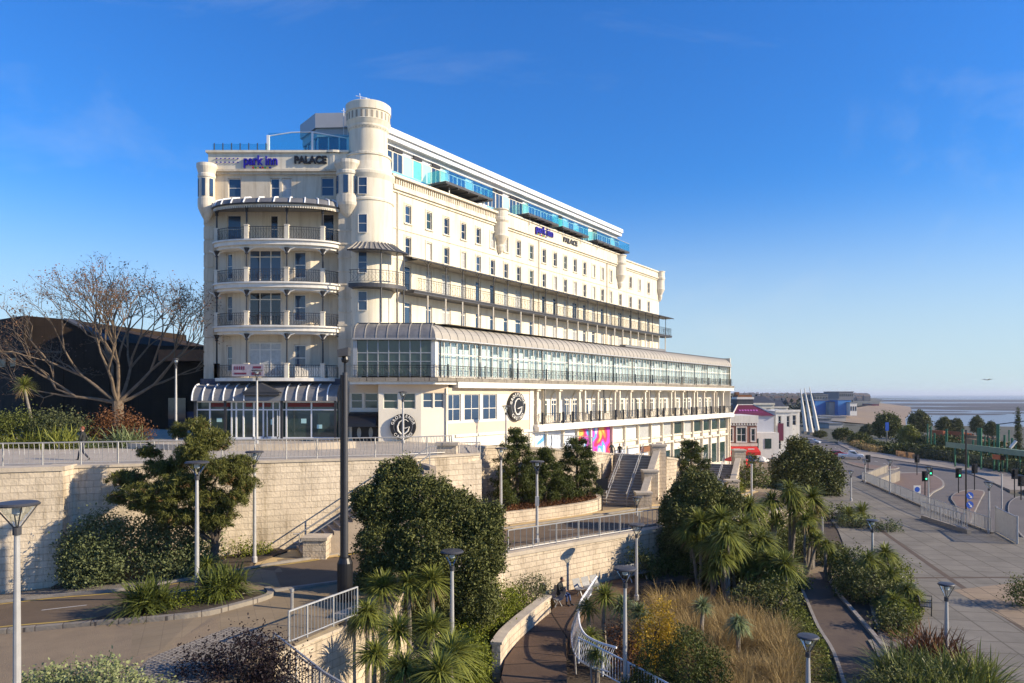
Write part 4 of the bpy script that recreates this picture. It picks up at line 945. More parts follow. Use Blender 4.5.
while t<PL:
    m=MB(); P.box(m,t-.15,t+.15,-.1,.2,-2.72,.5); P.box(m,t-.26,t+.26,-.15,.35,-2.72,-2.5); P.box(m,t-.26,t+.26,-.15,.35,.3,.5); m.build('square_column',M['trim'],T)
    if i%2==0:
        m=MB(); P.box(m,t+1.0,t+1.25,-.1,.2,-2.72,.5); m.build('square_column',M['trim'],T)
    m=MB(); 
    if i%3==0: m.tube([P.p(t+.9,.35,-2.72),P.p(t+.9,.35,.5)],.05,6)
    if m.v: m.build('post',M['iron'],T)
    t+=3.85; i+=1
m=MB(); ironrail(m,[P.p(13.6+i*5.38,.5,0)[:2] for i in range(11)],-2.72,.95,step=.3)
for i in range(30):
    p=P.p(14.3+i*1.82,.5,0)
    if i%3!=1: m.box(p[0]-.1,p[0]+.1,p[1]-.1,p[1]+.1,-2.72,-1.65)
m.build('gallery_railing',M['iron'],T)
m=MB()
for i in range(14):
    a=15.2+i*3.8; P.box(m,a,a+1.3,.2,.3,-2.6,-1.95)
m.build('gallery_panel',M['trim'],T)
# ---- street storey below the gallery
m=MB()
nn=14; t=13.5
P.box(m,13.5,PL,-.75,-.35,-11.5,-3.35); m.build('street_wall',M['ivory'],T)
mural=[(13.7,15.6,'ledr'),(15.8,19.2,'aquapale'),(19.4,22.6,'white')]
murM=[]
def mural_mat():
    mt,n,b=newmat('paint_splash_mural'); b.inputs['Roughness'].default_value=.5
    v=N(n,'ShaderNodeTexNoise'); v.inputs['Scale'].default_value=.42; v.inputs['Detail'].default_value=1.0; v.inputs['Distortion'].default_value=.5; n.links.new(pos(n),v.inputs['Vector'])
    r=N(n,'ShaderNodeValToRGB'); r.color_ramp.interpolation='CONSTANT'; e=r.color_ramp.elements; e[0].color=(.62,.68,.75,1); e[0].position=0; e[1].position=.38; e[1].color=(.08,.35,.70,1)
    for p_,c_ in ((.43,(.55,.05,.45,1)),(.49,(.75,.03,.10,1)),(.58,(.85,.20,.04,1)),(.62,(.85,.45,.10,1))): x=e.new(p_); x.color=c_
    n.links.new(v.outputs['Fac'],r.inputs[0]); n.links.new(r.outputs[0],b.inputs['Base Color']); return mt
M['mural']=mural_mat(); M['poster']=pbr('white_blue_poster',(.62,.66,.72),.5,c2=(.45,.52,.62),scale=.4)
for a,b,k in ((13.8,15.9,'mural'),(16.1,18.9,'poster'),(19.1,21.6,'poster'),(21.8,24.3,'mural'),(24.8,29.0,'mural')):
    g=MB(); P.box(g,a,b,-.34,-.28,Pz(a)-.3,-3.5); g.build('shop_window_graphic',M[k],T)
for i,t in enumerate([13.7,16.0,19.0,21.7,24.5,29.3,32.4,35.8,39.3,42.7,46,49.4,52.8,56.3,59.6,63,66.8]):
    g=MB(); P.box(g,t-.12,t+.12,-.34,-.02,Pz(t)-1,-3.35); g.build('pilaster',M['trim'],T)
for i,(a,b) in enumerate(((29.5,32.2),(32.6,35.6),(36,39.1),(39.5,42.5),(42.9,45.8),(46.2,49.2),(49.6,52.6),(53,56.1),(56.5,59.4),(59.8,62.8),(63.2,66.5))):
    zb=Pz(a)-.2
    for z0_,z1_,o_ in ((-5.25,-5.05,-.3),(-6.0,-5.75,-.05),(zb,zb+.7,-.2)):
        if z0_>zb+1 or z0_==zb: g=MB(); P.box(g,a,b,-.34,o_+.15,z0_,z1_); g.build('shop_band',M['trim'],T)
    g=MB(); P.box(g,a+.1,b-.1,-.34,-.3,-5.0,-3.6); g.build('upper_shop_window',M[['curtain','curtain','paneC','curtain','paneC','paneG','paneC','paneG','paneG','paneG','paneG'][i]],T)
    if i in (0,1,2,3):
        g=MB(); P.box(g,a+.2,b-.2,-.34,.1,-6.7,-6.1); g.build('shop_blind',M[['poster','poster','rust','beige'][i]],T)
    g=MB(); P.box(g,a+.3,b-.3,-.34,-.3,zb+.8,-7.0 if zb<-8.5 else -6.2)
    g.build('lower_shop_window',M['paneG' if i>3 else 'curtain'],T)
m=MB(); P.box(m,PL-.2,PL,-9,.1,-12,5.4); m.build('end_wall',M['cream'],T)
# ------------------------------------------------------------ retaining walls, railings, stairs
def wallseg(m, pts, zb, ztf, th=.45):
    """solid wall along plan pts, thickness to the left side of travel"""
    for i in range(len(pts)-1):
        a=Vector(pts[i]); b=Vector(pts[i+1]); d=(b-a).normalized(); nn=Vector((-d.y,d.x))*th
        q=[a,b,b+nn,a+nn]
        m.prism([tuple(p) for p in q],zb,[ztf(*a),ztf(*b),ztf(*b),ztf(*a)])
def rail_thing(label, path, zf, h=1.05, step=.14, mat='galv', bow=0, group=None, post=2.0, name='railing', off=0, bar=.014, fixed=None):
    loc=(path[0][0],path[0][1],zf(*path[0])); t=thing(name,label,'railing',loc,group)
    P3=[]; tot=0
    for i in range(len(path)-1):
        a=Vector(path[i]); b=Vector(path[i+1]); n=max(1,int((b-a).length/1.0))
        for k in range(n): P3.append(a+(b-a)*k/n)
    P3.append(Vector(path[-1]))
    top=[(p.x,p.y,zf(p.x,p.y)+h) for p in P3]; bot=[(p.x,p.y,zf(p.x,p.y)+.1) for p in P3]
    MB().tube(top,.035,6).build('top_rail',M[mat],t); MB().tube(bot,.025,5).build('bottom_rail',M[mat],t)
    m=MB(); pm=[]
    acc=0; nextb=0; nextp=0
    for i in range(len(P3)-1):
        a,b=P3[i],P3[i+1]; L=(b-a).length; dr=(b-a).normalized(); nn=Vector((dr.y,-dr.x))
        while nextb<acc+L:
            c=a+dr*(nextb-acc); z=zf(c.x,c.y)
            if bow and int(round(nextb/step))%3!=0:
                m.tube([(c.x,c.y,z+.1),(c.x+nn.x*bow+dr.x*bow,c.y+nn.y*bow,z+h*.5),(c.x,c.y,z+h)],bar,3,False)
            else: m.tube([(c.x,c.y,z+.1),(c.x,c.y,z+h)],bar,4,False)
            nextb+=step
        while nextp<acc+L:
            c=a+dr*(nextp-acc); z=zf(c.x,c.y); pm.append((c.x,c.y,z)); nextp+=post
        acc+=L
    c=P3[-1]; pm.append((c.x,c.y,zf(c.x,c.y)))
    m.build('bars',M[mat],t)
    for c in pm[:95]: MB().tube([c,(c[0],c[1],c[2]+h+.02)],.035,6).build('post',M[mat],t)
    return t
Ez=lambda x,y:Tz(x,y)
def rw(name,label,pts,zb,ztf,mat='stone',th=.5,cap=.18,group='stone retaining walls',cw=.06):
    c=pts[0]; t=thing(name,label,'wall',(c[0],c[1],zb),group)
    m=MB(); wallseg(m,pts,zb,lambda x,y:ztf(x,y)-.0,th); m.build('wall',M[mat],t)
    m=MB()
    for i in range(len(pts)-1):
        a=Vector(pts[i]); b=Vector(pts[i+1]); d=(b-a).normalized(); nn=Vector((-d.y,d.x)); a2=a-nn*cw; b2=b-nn*cw; th2=nn*(th+2*cw)
        z=[ztf(*a),ztf(*b),ztf(*b),ztf(*a)]
        m.prism([tuple(p) for p in (a2,b2,b2+th2,a2+th2)],[q for q in z],[q+cap for q in z])
    m.build('coping',M['coping'],t); return t
rw('retaining_wall','cream block retaining wall with plain coping below the terrace railing, behind the grey-green shrubs',[(-20.4,34.3),(-6.1,40.3),(-1.9,43.5)],-10,lambda x,y:Ez(x,y)-.1,cap=.12)
rw('retaining_wall','cream block wall pier standing forward at the far left edge, behind the nearest lamp',[(-46,22.8),(-20.2,33.3),(-20.4,34.6)],-10.5,lambda x,y:Ez(x,y)-.12,th=.9,cap=.2)
rw('retaining_wall','cream block wall behind the three dark conifers, turning back from the stair pier',[(-1.9,43.5),(-2.6,50),(1,54),(6.2,56.9),(8.5,61.9),(12.4,60.4)],-10.5,lambda x,y:Ez(x,y)-.1,mat='stone2',cap=.15)
rw('retaining_wall','cream block retaining wall between the two stone stairs, behind the dark trees',[(12.6,60.4),(13.5,61.2),(16.4,67.2),(19,74.4),(22.3,73.2)],-11,lambda x,y:Ez(x,y)-.1,mat='stone2',cap=.15)
rw('retaining_wall','low cream wall continuing past the farther stairs towards the brick pub',[(22.3,73.2),(24,80),(28,92)],-12,lambda x,y:Ez(x,y)+.1,mat='stone2',cap=.12)
# the long lower wall between street and boardwalk
NL=[(-5.9,26.3),(-3.6,31),(-.35,37.2),(4.5,41.3),(9.4,45.3),(15,51),(22,60),(30,74)]
rw('retaining_wall','pale stone wall below the street railing, behind the seated person and metal seats',NL,-11.6,lambda x,y:Lz(x)-.02,mat='stone2',th=.5,cap=.2)
rail_thing('long galvanised railing on the pale wall above the boardwalk seats',[( -.2,37.6),(4.5,41.6),(9.4,45.6),(14.8,51.2)],lambda x,y:Lz(x)+.18,h=1.1,step=.42,post=1.7,bar=.02,group='metal railings')
tr=[(-46,24.0),(-20.7,34.7),(-6.2,40.8),(-3.5,42.9)]
rail_thing('chrome terrace railing with bowed bars along the top of the cream wall',tr,lambda x,y:Ez(x,y)+.02,h=1.05,step=.2,bow=.07,mat='steel',post=1.55,group='metal railings')
rail_thing('chrome railing with bowed bars on the terrace edge by the colourful window graphics',[(1.2,54.4),(6.2,57.2)],lambda x,y:Ez(x,y)+.05,h=1.05,step=.25,bow=.07,mat='steel',group='metal railings')
rail_thing('galvanised railing at the head of the ramp beside the black column',[(-5.5,26.3),(-7.0,23.2)],lambda x,y:Lz(x)+.15,h=1.05,step=.16,post=1.3,group='metal railings')
def rampz(x,y): return -9.2 if False else float(np.interp(y,[20,24,27],[-10.2,-9.2,-8.4]))
rail_thing('lower galvanised ramp railing near the dark purple shrub',[(-8.2,24.6),(-6.0,23.0),(-4.6,22.0),(-3.2,20.6)],lambda x,y:float(np.interp(x,[-8.2,-3.2],[-9.0,-10.3])),h=1.0,step=.16,post=1.2,group='metal railings')
rail_thing('second handrail of the ramp below the cordylines',[(-7.6,23.6),(-5.6,22.0),(-3.6,21.0)],lambda x,y:float(np.interp(x,[-7.6,-3.6],[-8.6,-9.9])),h=1.0,step=.3,post=1.2,group='metal railings')
m=MB(); m.prism([(-8.6,24.2),(-6.0,22.6),(-3.0,19.6),(-4.2,18.8),(-7.4,21.2),(-9.4,23.4)],-11.3,[-9.0,-9.7,-10.4,-10.4,-9.7,-9.0]); tag(m.build('ramp',M['path']),kind='structure')
# stone parapet around the ramp
rw('retaining_wall','short cream wall under the ramp railing beside the cordylines',[(-7.5,23.4),(-5.9,26.3)],-11.3,lambda x,y:-8.3,mat='stone2',th=.4,cap=.1)
# curved low seat wall beside the boardwalk
lw=[(-.62,28.9),(-.35,30.2),(.1,31.6),(.62,33.0),(1.25,34.6),(1.7,35.7)]
m,PP=strip(lw,.34,lambda x,y:-9.75,0,5); n=len(PP); mm=MB()
for i in range(n):
    a=m.v[2*i]; b=m.v[2*i+1]; mm.v+=[(a[0],a[1],-11.3),(a[0],a[1],-9.78),(b[0],b[1],-9.78),(b[0],b[1],-11.3)]
for i in range(n-1):
    for k in range(4): mm.f.append((4*i+k,4*i+(k+1)%4,4*i+4+(k+1)%4,4*i+4+k)); mm.m.append(0)
mm.f+=[(0,1,2,3),(4*n-1,4*n-2,4*n-3,4*n-4)]; mm.m+=[0,0]
t=thing('garden_wall','low curved cream wall along the left side of the boardwalk','wall',(-.7,27,-11)); mm.build('wall',M['stone2'],t)
m,PP=strip(lw,.46,lambda x,y:-9.75,0,5); mm=MB()
for i in range(len(PP)):
    a=m.v[2*i]; b=m.v[2*i+1]; mm.v+=[(a[0],a[1],-9.78),(a[0],a[1],-9.68),(b[0],b[1],-9.68),(b[0],b[1],-9.78)]
for i in range(n-1):
    for k in range(4): mm.f.append((4*i+k,4*i+(k+1)%4,4*i+4+(k+1)%4,4*i+4+k)); mm.m.append(0)
mm.f+=[(0,1,2,3),(4*n-1,4*n-2,4*n-3,4*n-4)]; mm.m+=[0,0]
mm.build('coping',M['coping'],t)
# boardwalk guard rail, white, curved and leaning out
bw=[(4.1,38.4),(3.35,35.7),(2.75,33.4),(2.5,31.0),(2.55,29.2),(3.0,28.2),(3.6,27.6)]
t=thing('boardwalk_guard_rail','white curved leaning guard rail along the right side of the boardwalk','railing',(2.5,31,-10.5))
m0,PP=strip(bw,.1,lambda x,y:-10.5,0,4); C3=[(p.x,p.y) for p in PP]
MB().tube([(x+.3,y,-9.45) for x,y in C3],.045,6).build('top_rail',M['fascia'],t); MB().tube([(x,y,-10.35) for x,y in C3],.03,5).build('bottom_rail',M['fascia'],t)
m=MB()
for i in range(len(C3)-1):
    for q in (0,.5):
        x=C3[i][0]*(1-q)+C3[i+1][0]*q; y=C3[i][1]*(1-q)+C3[i+1][1]*q; m.tube([(x,y,-10.35),(x+.12,y,-9.9),(x+.3,y,-9.45)],.012,4,False)
m.build('bars',M['fascia'],t)
for i in range(0,len(C3),5):
    x,y=C3[i]; MB().tube([(x+.05,y,-11.2),(x,y,-10.3),(x+.3,y,-9.42)],.04,6).build('post',M['galv'],t)
rail_thing('white railing running right from the end of the boardwalk guard rail',[(2.6,28.9),(4.6,26.4),(6.0,24.4)],lambda x,y:float(np.interp(x,[2.6,6],[-10.5,-11.0])),h=1.0,step=.14,mat='fascia',post=1.3,group='metal railings')
# ---- stone stairs
def stair(label, base, top, wd, zb, zt, n, flank=True, piers=((0,.9),(.5,.9),(1,1.1)), side=1, group='stone stairs', rails=2, landing=True):
    b=Vector(base); tp=Vector(top); d=(tp-b); L=d.length; d.normalize(); rn=Vector((d.y,-d.x))  # right of travel
    t=thing('stone_stairs',label,'stairs',(b.x,b.y,zb),group)
    m=MB(); rs=(zt-zb)/n
    for i in range(n):
        u0=L*i/n; z=zb+rs*(i+1); a=b+d*u0; c=b+d*(L+.05)
        P_=[a-rn*wd/2,c-rn*wd/2,c+rn*wd/2,a+rn*wd/2]
        m.prism([tuple(p) for p in P_],z-rs-.001*i,z-.001*i)
    m.build('steps',M['step'],t)
    m=MB()
    for i in range(n):
        a=b+d*(L*i/n); z=zb+rs*(i+1); q=[a-rn*(wd/2-.02)-d*.02,a-rn*(wd/2-.02)+d*.05,a+rn*(wd/2-.02)+d*.05,a+rn*(wd/2-.02)-d*.02]; m.prism([tuple(p) for p in q],z-.03,z+.004)
    m.build('nosing',M['coping'],t)
    if flank:
        m=MB(); a=b+rn*wd/2-d*.2; c=tp+rn*wd/2+d*.6; e=rn*.4
        m.prism([tuple(p) for p in (a,c,c+e,a+e)],zb-2.5,[zb+.75,zt+.95,zt+.95,zb+.75]); m.build('flank_wall',M['stone2'],t)
        m=MB(); m.prism([tuple(p) for p in (a-rn*.06,c-rn*.06,c+e+rn*.06,a+e+rn*.06)],[zb+.75,zt+.95,zt+.95,zb+.75],[zb+.87,zt+1.07,zt+1.07,zb+.87]); m.build('flank_coping',M['coping'],t)
    for f_,hh in piers:
        c=b+(tp-b)*f_+rn*(wd/2-.25*0+.2); z=zb+(zt-zb)*f_
        m=MB(); m.box(c.x-.55,c.x+.55,c.y-.5,c.y+.5,zb-1,z+hh+.35); pm=m.build('pier',M['stone2'],t)
        m=MB(); m.box(c.x-.62,c.x+.62,c.y-.57,c.y+.57,z+hh+.35,z+hh+.5); m.build('pier_cap',M['coping'],t)
    for k in range(rails):
        o=rn*((-.5+ (k+.35)/max(1,rails))*wd if rails>1 else 0)
        m=MB(); s=b+o; e=tp+o
        for h in (.95,.5): m.tube([(s.x-d.x*.3,s.y-d.y*.3,zb+h),(s.x,s.y,zb+h),(e.x,e.y,zt+h),(e.x+d.x*.4,e.y+d.y*.4,zt+h)],.035,6)
        for q in (0,.35,.7,1): c=s+(e-s)*q; z=zb+(zt-zb)*q; m.tube([(c.x,c.y,z-.05),(c.x,c.y,z+.95)],.03,5)
        m.build('handrail',M['steel'],t)
    return t
stair('stone stairs with steel handrails rising right of the three conifers to the terrace',(8.0,55.0),(10.2,60.6),3.1,-8.25,-5.0,18,piers=((0,.6),(.42,.6),(1.0,.45)))
stair('farther stone stairs with steel handrails below the brick pub',(18.0,67.6),(20.4,73.4),3.6,-9.0,-6.9,13,piers=((0,.8),(1.0,1.0)))
# left stair tucked along the wall, rising to the right behind the big tree
stair('stone stairs climbing along the cream wall behind the black column and big evergreen',(-10.6,36.9),(-4.4,39.6),2.0,-7.9,-3.75,22,flank=False,piers=((.10,.1),),rails=1)
t=thing('gate_pier','square stone pier with pale cap at the top of the stairs by the round signs','pier',(-3.0,43.4,-4))
k=.0592
MB().box(-4.35,-3.2,42.6,43.7,-9,-2.95).build('pier',M['stone'],t); MB().box(-4.45,-3.1,42.5,43.8,-2.95,-2.8).build('cap',M['coping'],t)
rail_thing('short chrome railing with bowed bars between the stone pier and the conifers',[(-3.1,43.3),(-1.9,44.0)],lambda x,y:-3.9,h=1.05,step=.18,bow=.07,mat='steel',post=1.2,group='metal railings')
m=MB(); m.prism([(-3.2,42.6),(-1.8,43.3),(-1.8,43.8),(-3.2,43.2)],-10,[-3.95,-3.85,-3.85,-3.95]); t=m.build('wall_return',M['stone'],None,loc=(-2.5,43,-8)); tag(t,'cream wall return to the right of the gate pier, under a short railing','wall')
# conifer planter
pl=[(-.6,46.7),(2.4,48.9),(5.0,51.2),(6.2,53.1),(6.4,55.2)]
m,PP=strip(pl,.35,lambda x,y:-7.5,0,4); mm=MB(); n=len(PP)
for i in range(n):
    a=m.v[2*i]; b=m.v[2*i+1]; mm.v+=[(a[0],a[1],-9),(a[0],a[1],-7.45),(b[0],b[1],-7.45),(b[0],b[1],-9)]
for i in range(n-1):
    for q in range(4): mm.f.append((4*i+q,4*i+(q+1)%4,4*i+4+(q+1)%4,4*i+4+q)); mm.m.append(0)
mm.f+=[(0,1,2,3),(4*n-1,4*n-2,4*n-3,4*n-4)]; mm.m+=[0,0]
t=thing('planter_wall','low curved stone planter wall under the three conifers beside the street','wall',(2,49,-8.2)); mm.build('wall',M['stone2'],t)
tag(MB().prism([(-.8,46.9),(2.3,49.0),(4.9,51.3),(6.1,53.2),(6.3,57),(1,53.6),(-2.3,49.8),(-1.9,46)],-9,-7.55).build('planter_soil',M['soil']),kind='structure')
# terrace low wall behind the railing, in front of the shops
t=thing('terrace_wall','low curved pale stone wall on the terrace in front of the shop','wall',(-18,50,-3.6))
m=MB(); pts=[(-24,46.5),(-21,45.4),(-17,45.2),(-13,46.2),(-10.2,48.0)]
m0,PP=strip(pts,.5,lambda x,y:-3.5,0,5); n=len(PP)
for i in range(n):
    a=m0.v[2*i]; b=m0.v[2*i+1]; m.v+=[(a[0],a[1],-4),(a[0],a[1],-3.05),(b[0],b[1],-3.05),(b[0],b[1],-4)]
for i in range(n-1):
    for q in range(4): m.f.append((4*i+q,4*i+(q+1)%4,4*i+4+(q+1)%4,4*i+4+q)); m.m.append(0)
m.f+=[(0,1,2,3),(4*n-1,4*n-2,4*n-3,4*n-4)]; m.m+=[0,0]
m.build('wall',M['coping'],t)
# plaza fences
fz=lambda x,y:-11.2
m=MB(); fence_=[at(862,481,-11.2),at(890.6,493.5,-11.2),at(929,510.4,-11.2),at(960,522,-11.2),at(991,533.8,-11.2)]
t=rail_thing('long pale railing along the far edge of the plaza above the seafront road',fence_,lambda x,y:-11.05,h=1.1,step=.24,post=2.0,mat='lamppole',group='metal railings',bar=.03,name='plaza_railing')
m=MB(); wallseg(m,fence_,-11.3,lambda x,y:-11.04,.2); m.build('plinth',M['kerbw'],t)
f2_=[at(921,519,-11.2),at(944,526.5,-11.2),at(967,533.8,-11.2)]
t=rail_thing('shorter pale railing on a dark plinth in the middle of the plaza',f2_,lambda x,y:-10.85,h=1.2,step=.24,post=1.6,mat='lamppole',bar=.03,name='plaza_railing')
m=MB(); wallseg(m,f2_,-11.3,lambda x,y:-10.86,.35); m.build('plinth',M['kerb'],t)
f3_=[at(996,532,-11.2),at(1006,537.5,-11.2),at(1017,544,-11.2)]
t=thing('mesh_gate_panel','tall close-barred metal screen at the right end of the plaza','fence',(*f3_[0],-11.2))
a,b=Vector(f3_[0]),Vector(f3_[2]); m=MB()
for i in range(40): c=a+(b-a)*i/39; m.tube([(c.x,c.y,-11.1),(c.x,c.y,-9.2)],.035,4)
m.build('bars',M['lamppole'],t)
m=MB(); m.tube([(*a,-9.2),(*b,-9.2)],.05); m.tube([(*a,-11.1),(*b,-11.1)],.05); m.build('rails',M['lamppole'],t)
for c in (a,b): MB().tube([(*c,-11.2),(*c,-9.1)],.09).build('post',M['lamppole'],t)
# white subway entrance walls
t=thing('subway_entrance','white walled subway steps beside the seafront road','entrance',(*at(880,480,-12.2),-12.2))
for (p,q,h) in (((878,484),(900,475),.5),((866,478),(888,469),.5)):
    A_=at(*p,-12.6); B_=at(*q,-12.6); m=MB(); wallseg(m,[A_,B_],-14,lambda x,y:-12.2+h*.5,.4); m.build('parapet_wall',M['kerbw'],t)
m=MB(); m.sheet([at(866,481,-12.6),at(895,470,-12.6),at(903,473,-12.6),at(876,484,-12.6)],-12.5); m.build('steps',M['kerbw'],t)
# ------------------------------------------------------------ other buildings
def bldg(name,label,cat,loc,group=None): return thing(name,label,cat,loc,group)
t=bldg('dark_brown_building','low dark brown flat roofed building behind the bare tree','building',(-50,82,-3.5))
m=MB(); m.prism([(-62,86),(-51.5,78),(-47.6,78.5),(-44,100),(-62,100)],-4,[8.3,8.3,8.0,8.0,8.3]); m.prism([(-47.6,78.6),(-43,79),(-38,100),(-47,100)],-4,[8.0,5.7,5.7,8.0]); m.build('tall_wing',M['brown'],t)
m=MB(); m.prism([(-43,80),(-29.5,82),(-28,100),(-42,100)],-4,5.3); m.build('lower_wing',M['brown'],t)
m=MB(); m.box(-38,-32,79.5,81.9,3.6,4.8); m.build('rust_tiled_canopy',M['rust'],t)
m=MB(); m.prism([(-47.5,78.4),(-43.2,78.8),(-43.0,80.5),(-47.3,80.2)],[7.9,5.7,5.7,7.9],[8.1,5.9,5.9,8.1]); m.build('sloping_roof',M['slate'],t)
m=MB(); m.prism([(-61.8,85.7),(-51.5,77.85),(-47.6,78.3),(-47.6,78.45),(-51.5,78),(-61.8,85.9)],4.4,4.6); m.build('string_course',pbr('brown_band',(.10,.08,.06),.8),t)
for x in (-56.5,-54.2):
    m=MB(); y=78+(-51.5-x)*.762-.15; m.prism([(x,y),(x+1.3,y-1),(x+1.3,y-.85),(x,y+.15)],3.0,3.9); m.build('window',pbr('tan_window',(.12,.07,.03),.4),t)  # plain tan-brown panes
m=MB(); m.box(-42,-30,81.0,81.4,-2.6,-1.9); m.build('blue_fascia',pbr('navy_panel',(.02,.03,.09),.5),t)
for i,x in enumerate((-40.5,-37.5,-34.5,-31.5)):
    m=MB(); m.box(x,x+1.9,80.7,81.2,-3.5,-.4); m.build('shop_window',M['paneD'],t)
# brick pub
t=bldg('brick_pub','two storey red brick pub with white parapet and red awning past the hotel','building',(36.5,120,-10.6))
x0,x1=34.0,39.2; y0=118.5
BF=F(x0,y0,1,0); m=MB(); ww=[(.7,1.35,-7.5,-5.5),(2.0,3.5,-7.6,-5.3),(4.3,4.95,-7.5,-5.5)]
wallopen(BF,m,0,5.2,-11,-4.6,ww,.15); m.quad((x1,y0,-11),(x1,y0+9,-11),(x1,y0+9,-4.6),(x1,y0,-4.6)); m.quad((x0,y0+9,-11),(x0,y0,-11),(x0,y0,-4.6),(x0,y0+9,-4.6)); m.build('brick_wall',M['brickred'],t)
for a,b,c,d in ww: window(t,BF,(a+b)/2,c,b-a,d-c,'paneG',bars=(1 if b-a<1 else 2,2),fw=.1)
for a,b,c,d in ww:
    m=MB(); BF.box(m,a-.12,a,0,.06,c,d); BF.box(m,b,b+.12,0,.06,c,d); BF.box(m,a-.12,b+.12,0,.06,d,d+.15); BF.box(m,a-.12,b+.12,0,.1,c-.15,c); m.build('window_surround',M['white'],t)
m=MB(); m.box(x0-.2,x1+.2,y0-.2,y0+9,-4.6,-3.4); m.box(x0-.1,x1+.1,y0-.1,y0,-5.0,-4.9); m.build('parapet',M['white'],t)
m=MB()
for i in range(12): m.box(x0+.1+i*.43,x0+.32+i*.43,y0-.15,y0-.01,-4.9,-4.6)
m.build('dentils',M['white'],t)
m=MB(); m.box(x0-.1,x1+.1,y0-.12,y0-.01,-8.3,-7.85); m.build('fascia_band',M['trim'],t)
m=MB(); m.prism([(x0,y0-1.9),(x1,y0-1.9),(x1,y0-.1),(x0,y0-.1)],[-9.6,-9.6,-8.5,-8.5],[-9.1,-9.1,-8.35,-8.35]); m.build('awning',M['red'],t)
for cx_ in (35.6,37.9):
    m=MB(); m.box(cx_-.5,cx_+.5,y0-1.25,y0-1.2,-8.76,-8.60); m.build('awning_lettering',M['white'],t)
m=MB(); m.box(x0+.2,x1-.2,y0-.1,y0-.02,-10.8,-9.2); m.build('ground_floor_front',M['paneG'],t)
# plum roofed amusement hall
t=bldg('plum_roofed_hall','grey rendered hall with sloping plum sign roof and brick chimney behind the brick pub','building',(41,131,-10.6))
m=MB(); m.box(38.8,46.0,130,146,-11,-3.75); m.build('wall',pbr('grey_render',(.50,.51,.54),.8,var=.05),t)  # hall walls in plain grey render
m=MB(); m.add([(38.5,129.7,-3.75),(46.3,129.7,-3.75),(43.7,134,-1.9),(40.8,134,-1.9)],[(0,1,2,3)]); m.build('sign_roof',M['plum'],t)
m=MB(); m.add([(38.5,129.7,-3.75),(46.3,129.7,-3.75),(43.7,134,-1.9),(40.8,134,-1.9),(38.5,146,-3.75),(46.3,146,-3.75),(43.7,142,-1.9),(40.8,142,-1.9)],[(1,5,6,2),(5,4,7,6),(4,0,3,7),(3,2,6,7)]); m.build('roof',M['slate'],t)
m=MB(); m.tube([(38.5,129.6,-3.75),(40.8,133.9,-1.9),(43.7,133.9,-1.9),(46.3,129.6,-3.75)],.12,5); m.build('roof_edge',M['white'],t)
m=MB(); 
for i in range(7): 
    x=40.3+i*.5; m.add([(x,131.3-.06,-2.98),(x+.35,131.3-.06,-2.98),(x+.4,131.9-.06,-2.72),(x+.08,131.9-.06,-2.72)],[(0,1,2,3)])
m.tube([(40.0,130.95,-3.15),(44.4,130.95,-3.15)],.05,4); m.build('roof_sign_lettering',pbr('pink_lettering',(.45,.12,.35),.5),t)
m=MB(); m.box(40.8,43.7,134.0,137,-1.95,-.9); m.build('chimney_base',M['slate'],t)
m=MB(); m.box(40.7,43.8,133.9,137.1,-.9,-.5); m.build('chimney_band',M['white'],t)
m=MB(); m.box(41,43.5,134.2,136.9,-.5,-.1); m.build('chimney_top',M['rust'],t)
m=MB(); m.box(40.5,45.8,127.0,130,-11,-6.6); m.build('white_annexe',M['white'],t)
for x in (41.2,43.4):
    m=MB(); m.box(x,x+1.1,126.93,126.99,-9.3,-7.6); m.build('window',M['paneG'],t)
# white terrace houses
def whitehouse(name,label,x0,x1,y0,d,zt,zb=-11,nw=3,rows=2,roof=True,group=None,col_='white'):
    t=bldg(name,label,'building',((x0+x1)/2,y0,zb),group)
    f=F(x0,y0,x1-x0,0); ops=[]; wd=(x1-x0)/nw
    for i in range(nw):
        for j in range(rows):
            h=(zt-zb)/rows; ops.append((i*wd+wd*.3,i*wd+wd*.68,zb+h*j+h*.28,zb+h*j+h*.78))
    m=MB(); wallopen(f,m,0,x1-x0,zb,zt,ops,.2); m.quad((x1,y0,zb),(x1,y0+d,zb),(x1,y0+d,zt),(x1,y0,zt)); m.quad((x0,y0+d,zb),(x0,y0,zb),(x0,y0,zt),(x0,y0+d,zt)); m.quad((x0,y0,zt-.05),(x1,y0,zt-.05),(x1,y0+d,zt-.05),(x0,y0+d,zt-.05))
    m.build('wall',M[col_],t)
    for a,b,c,d_ in ops: window(t,f,(a+b)/2,c,b-a-.02,d_-c-.02,'paneD',bars=(1,2),off=-.15,fw=.08)
    m=MB(); m.box(x0-.1,x1+.1,y0-.18,y0+.2,zt-.25,zt+.15); m.build('cornice',M[col_],t)
    sf=F(x1,y0,0,1)
    for i in range(max(1,int(d/3.5))):
        for j in range(rows):
            h=(zt-zb)/rows; window(t,sf,1.6+i*3.3,zb+h*j+h*.28,1.0,h*.5,'paneD',bars=(1,2),off=.04,fw=.1)
    if roof:
        m=MB(); m.add([(x0,y0+.5,zt),(x1,y0+.5,zt),(x1,y0+d,zt),(x0,y0+d,zt),(x0+.3,y0+d/2,zt+1.6),(x1-.3,y0+d/2,zt+1.6)],[(0,1,5,4),(1,2,5),(2,3,4,5),(3,0,4)]); m.build('roof',M['slate'],t)
        m=MB(); m.box(x0+.6,x0+1.4,y0+d/2-.5,y0+d/2+.5,zt+.9,zt+2.5); m.build('chimney',M['rust'],t)
    return t
t=whitehouse('white_corner_building','narrow white rendered building with plum banner right of the plum roofed hall',47.4,50.4,133,9,-3.0,nw=2,roof=False)
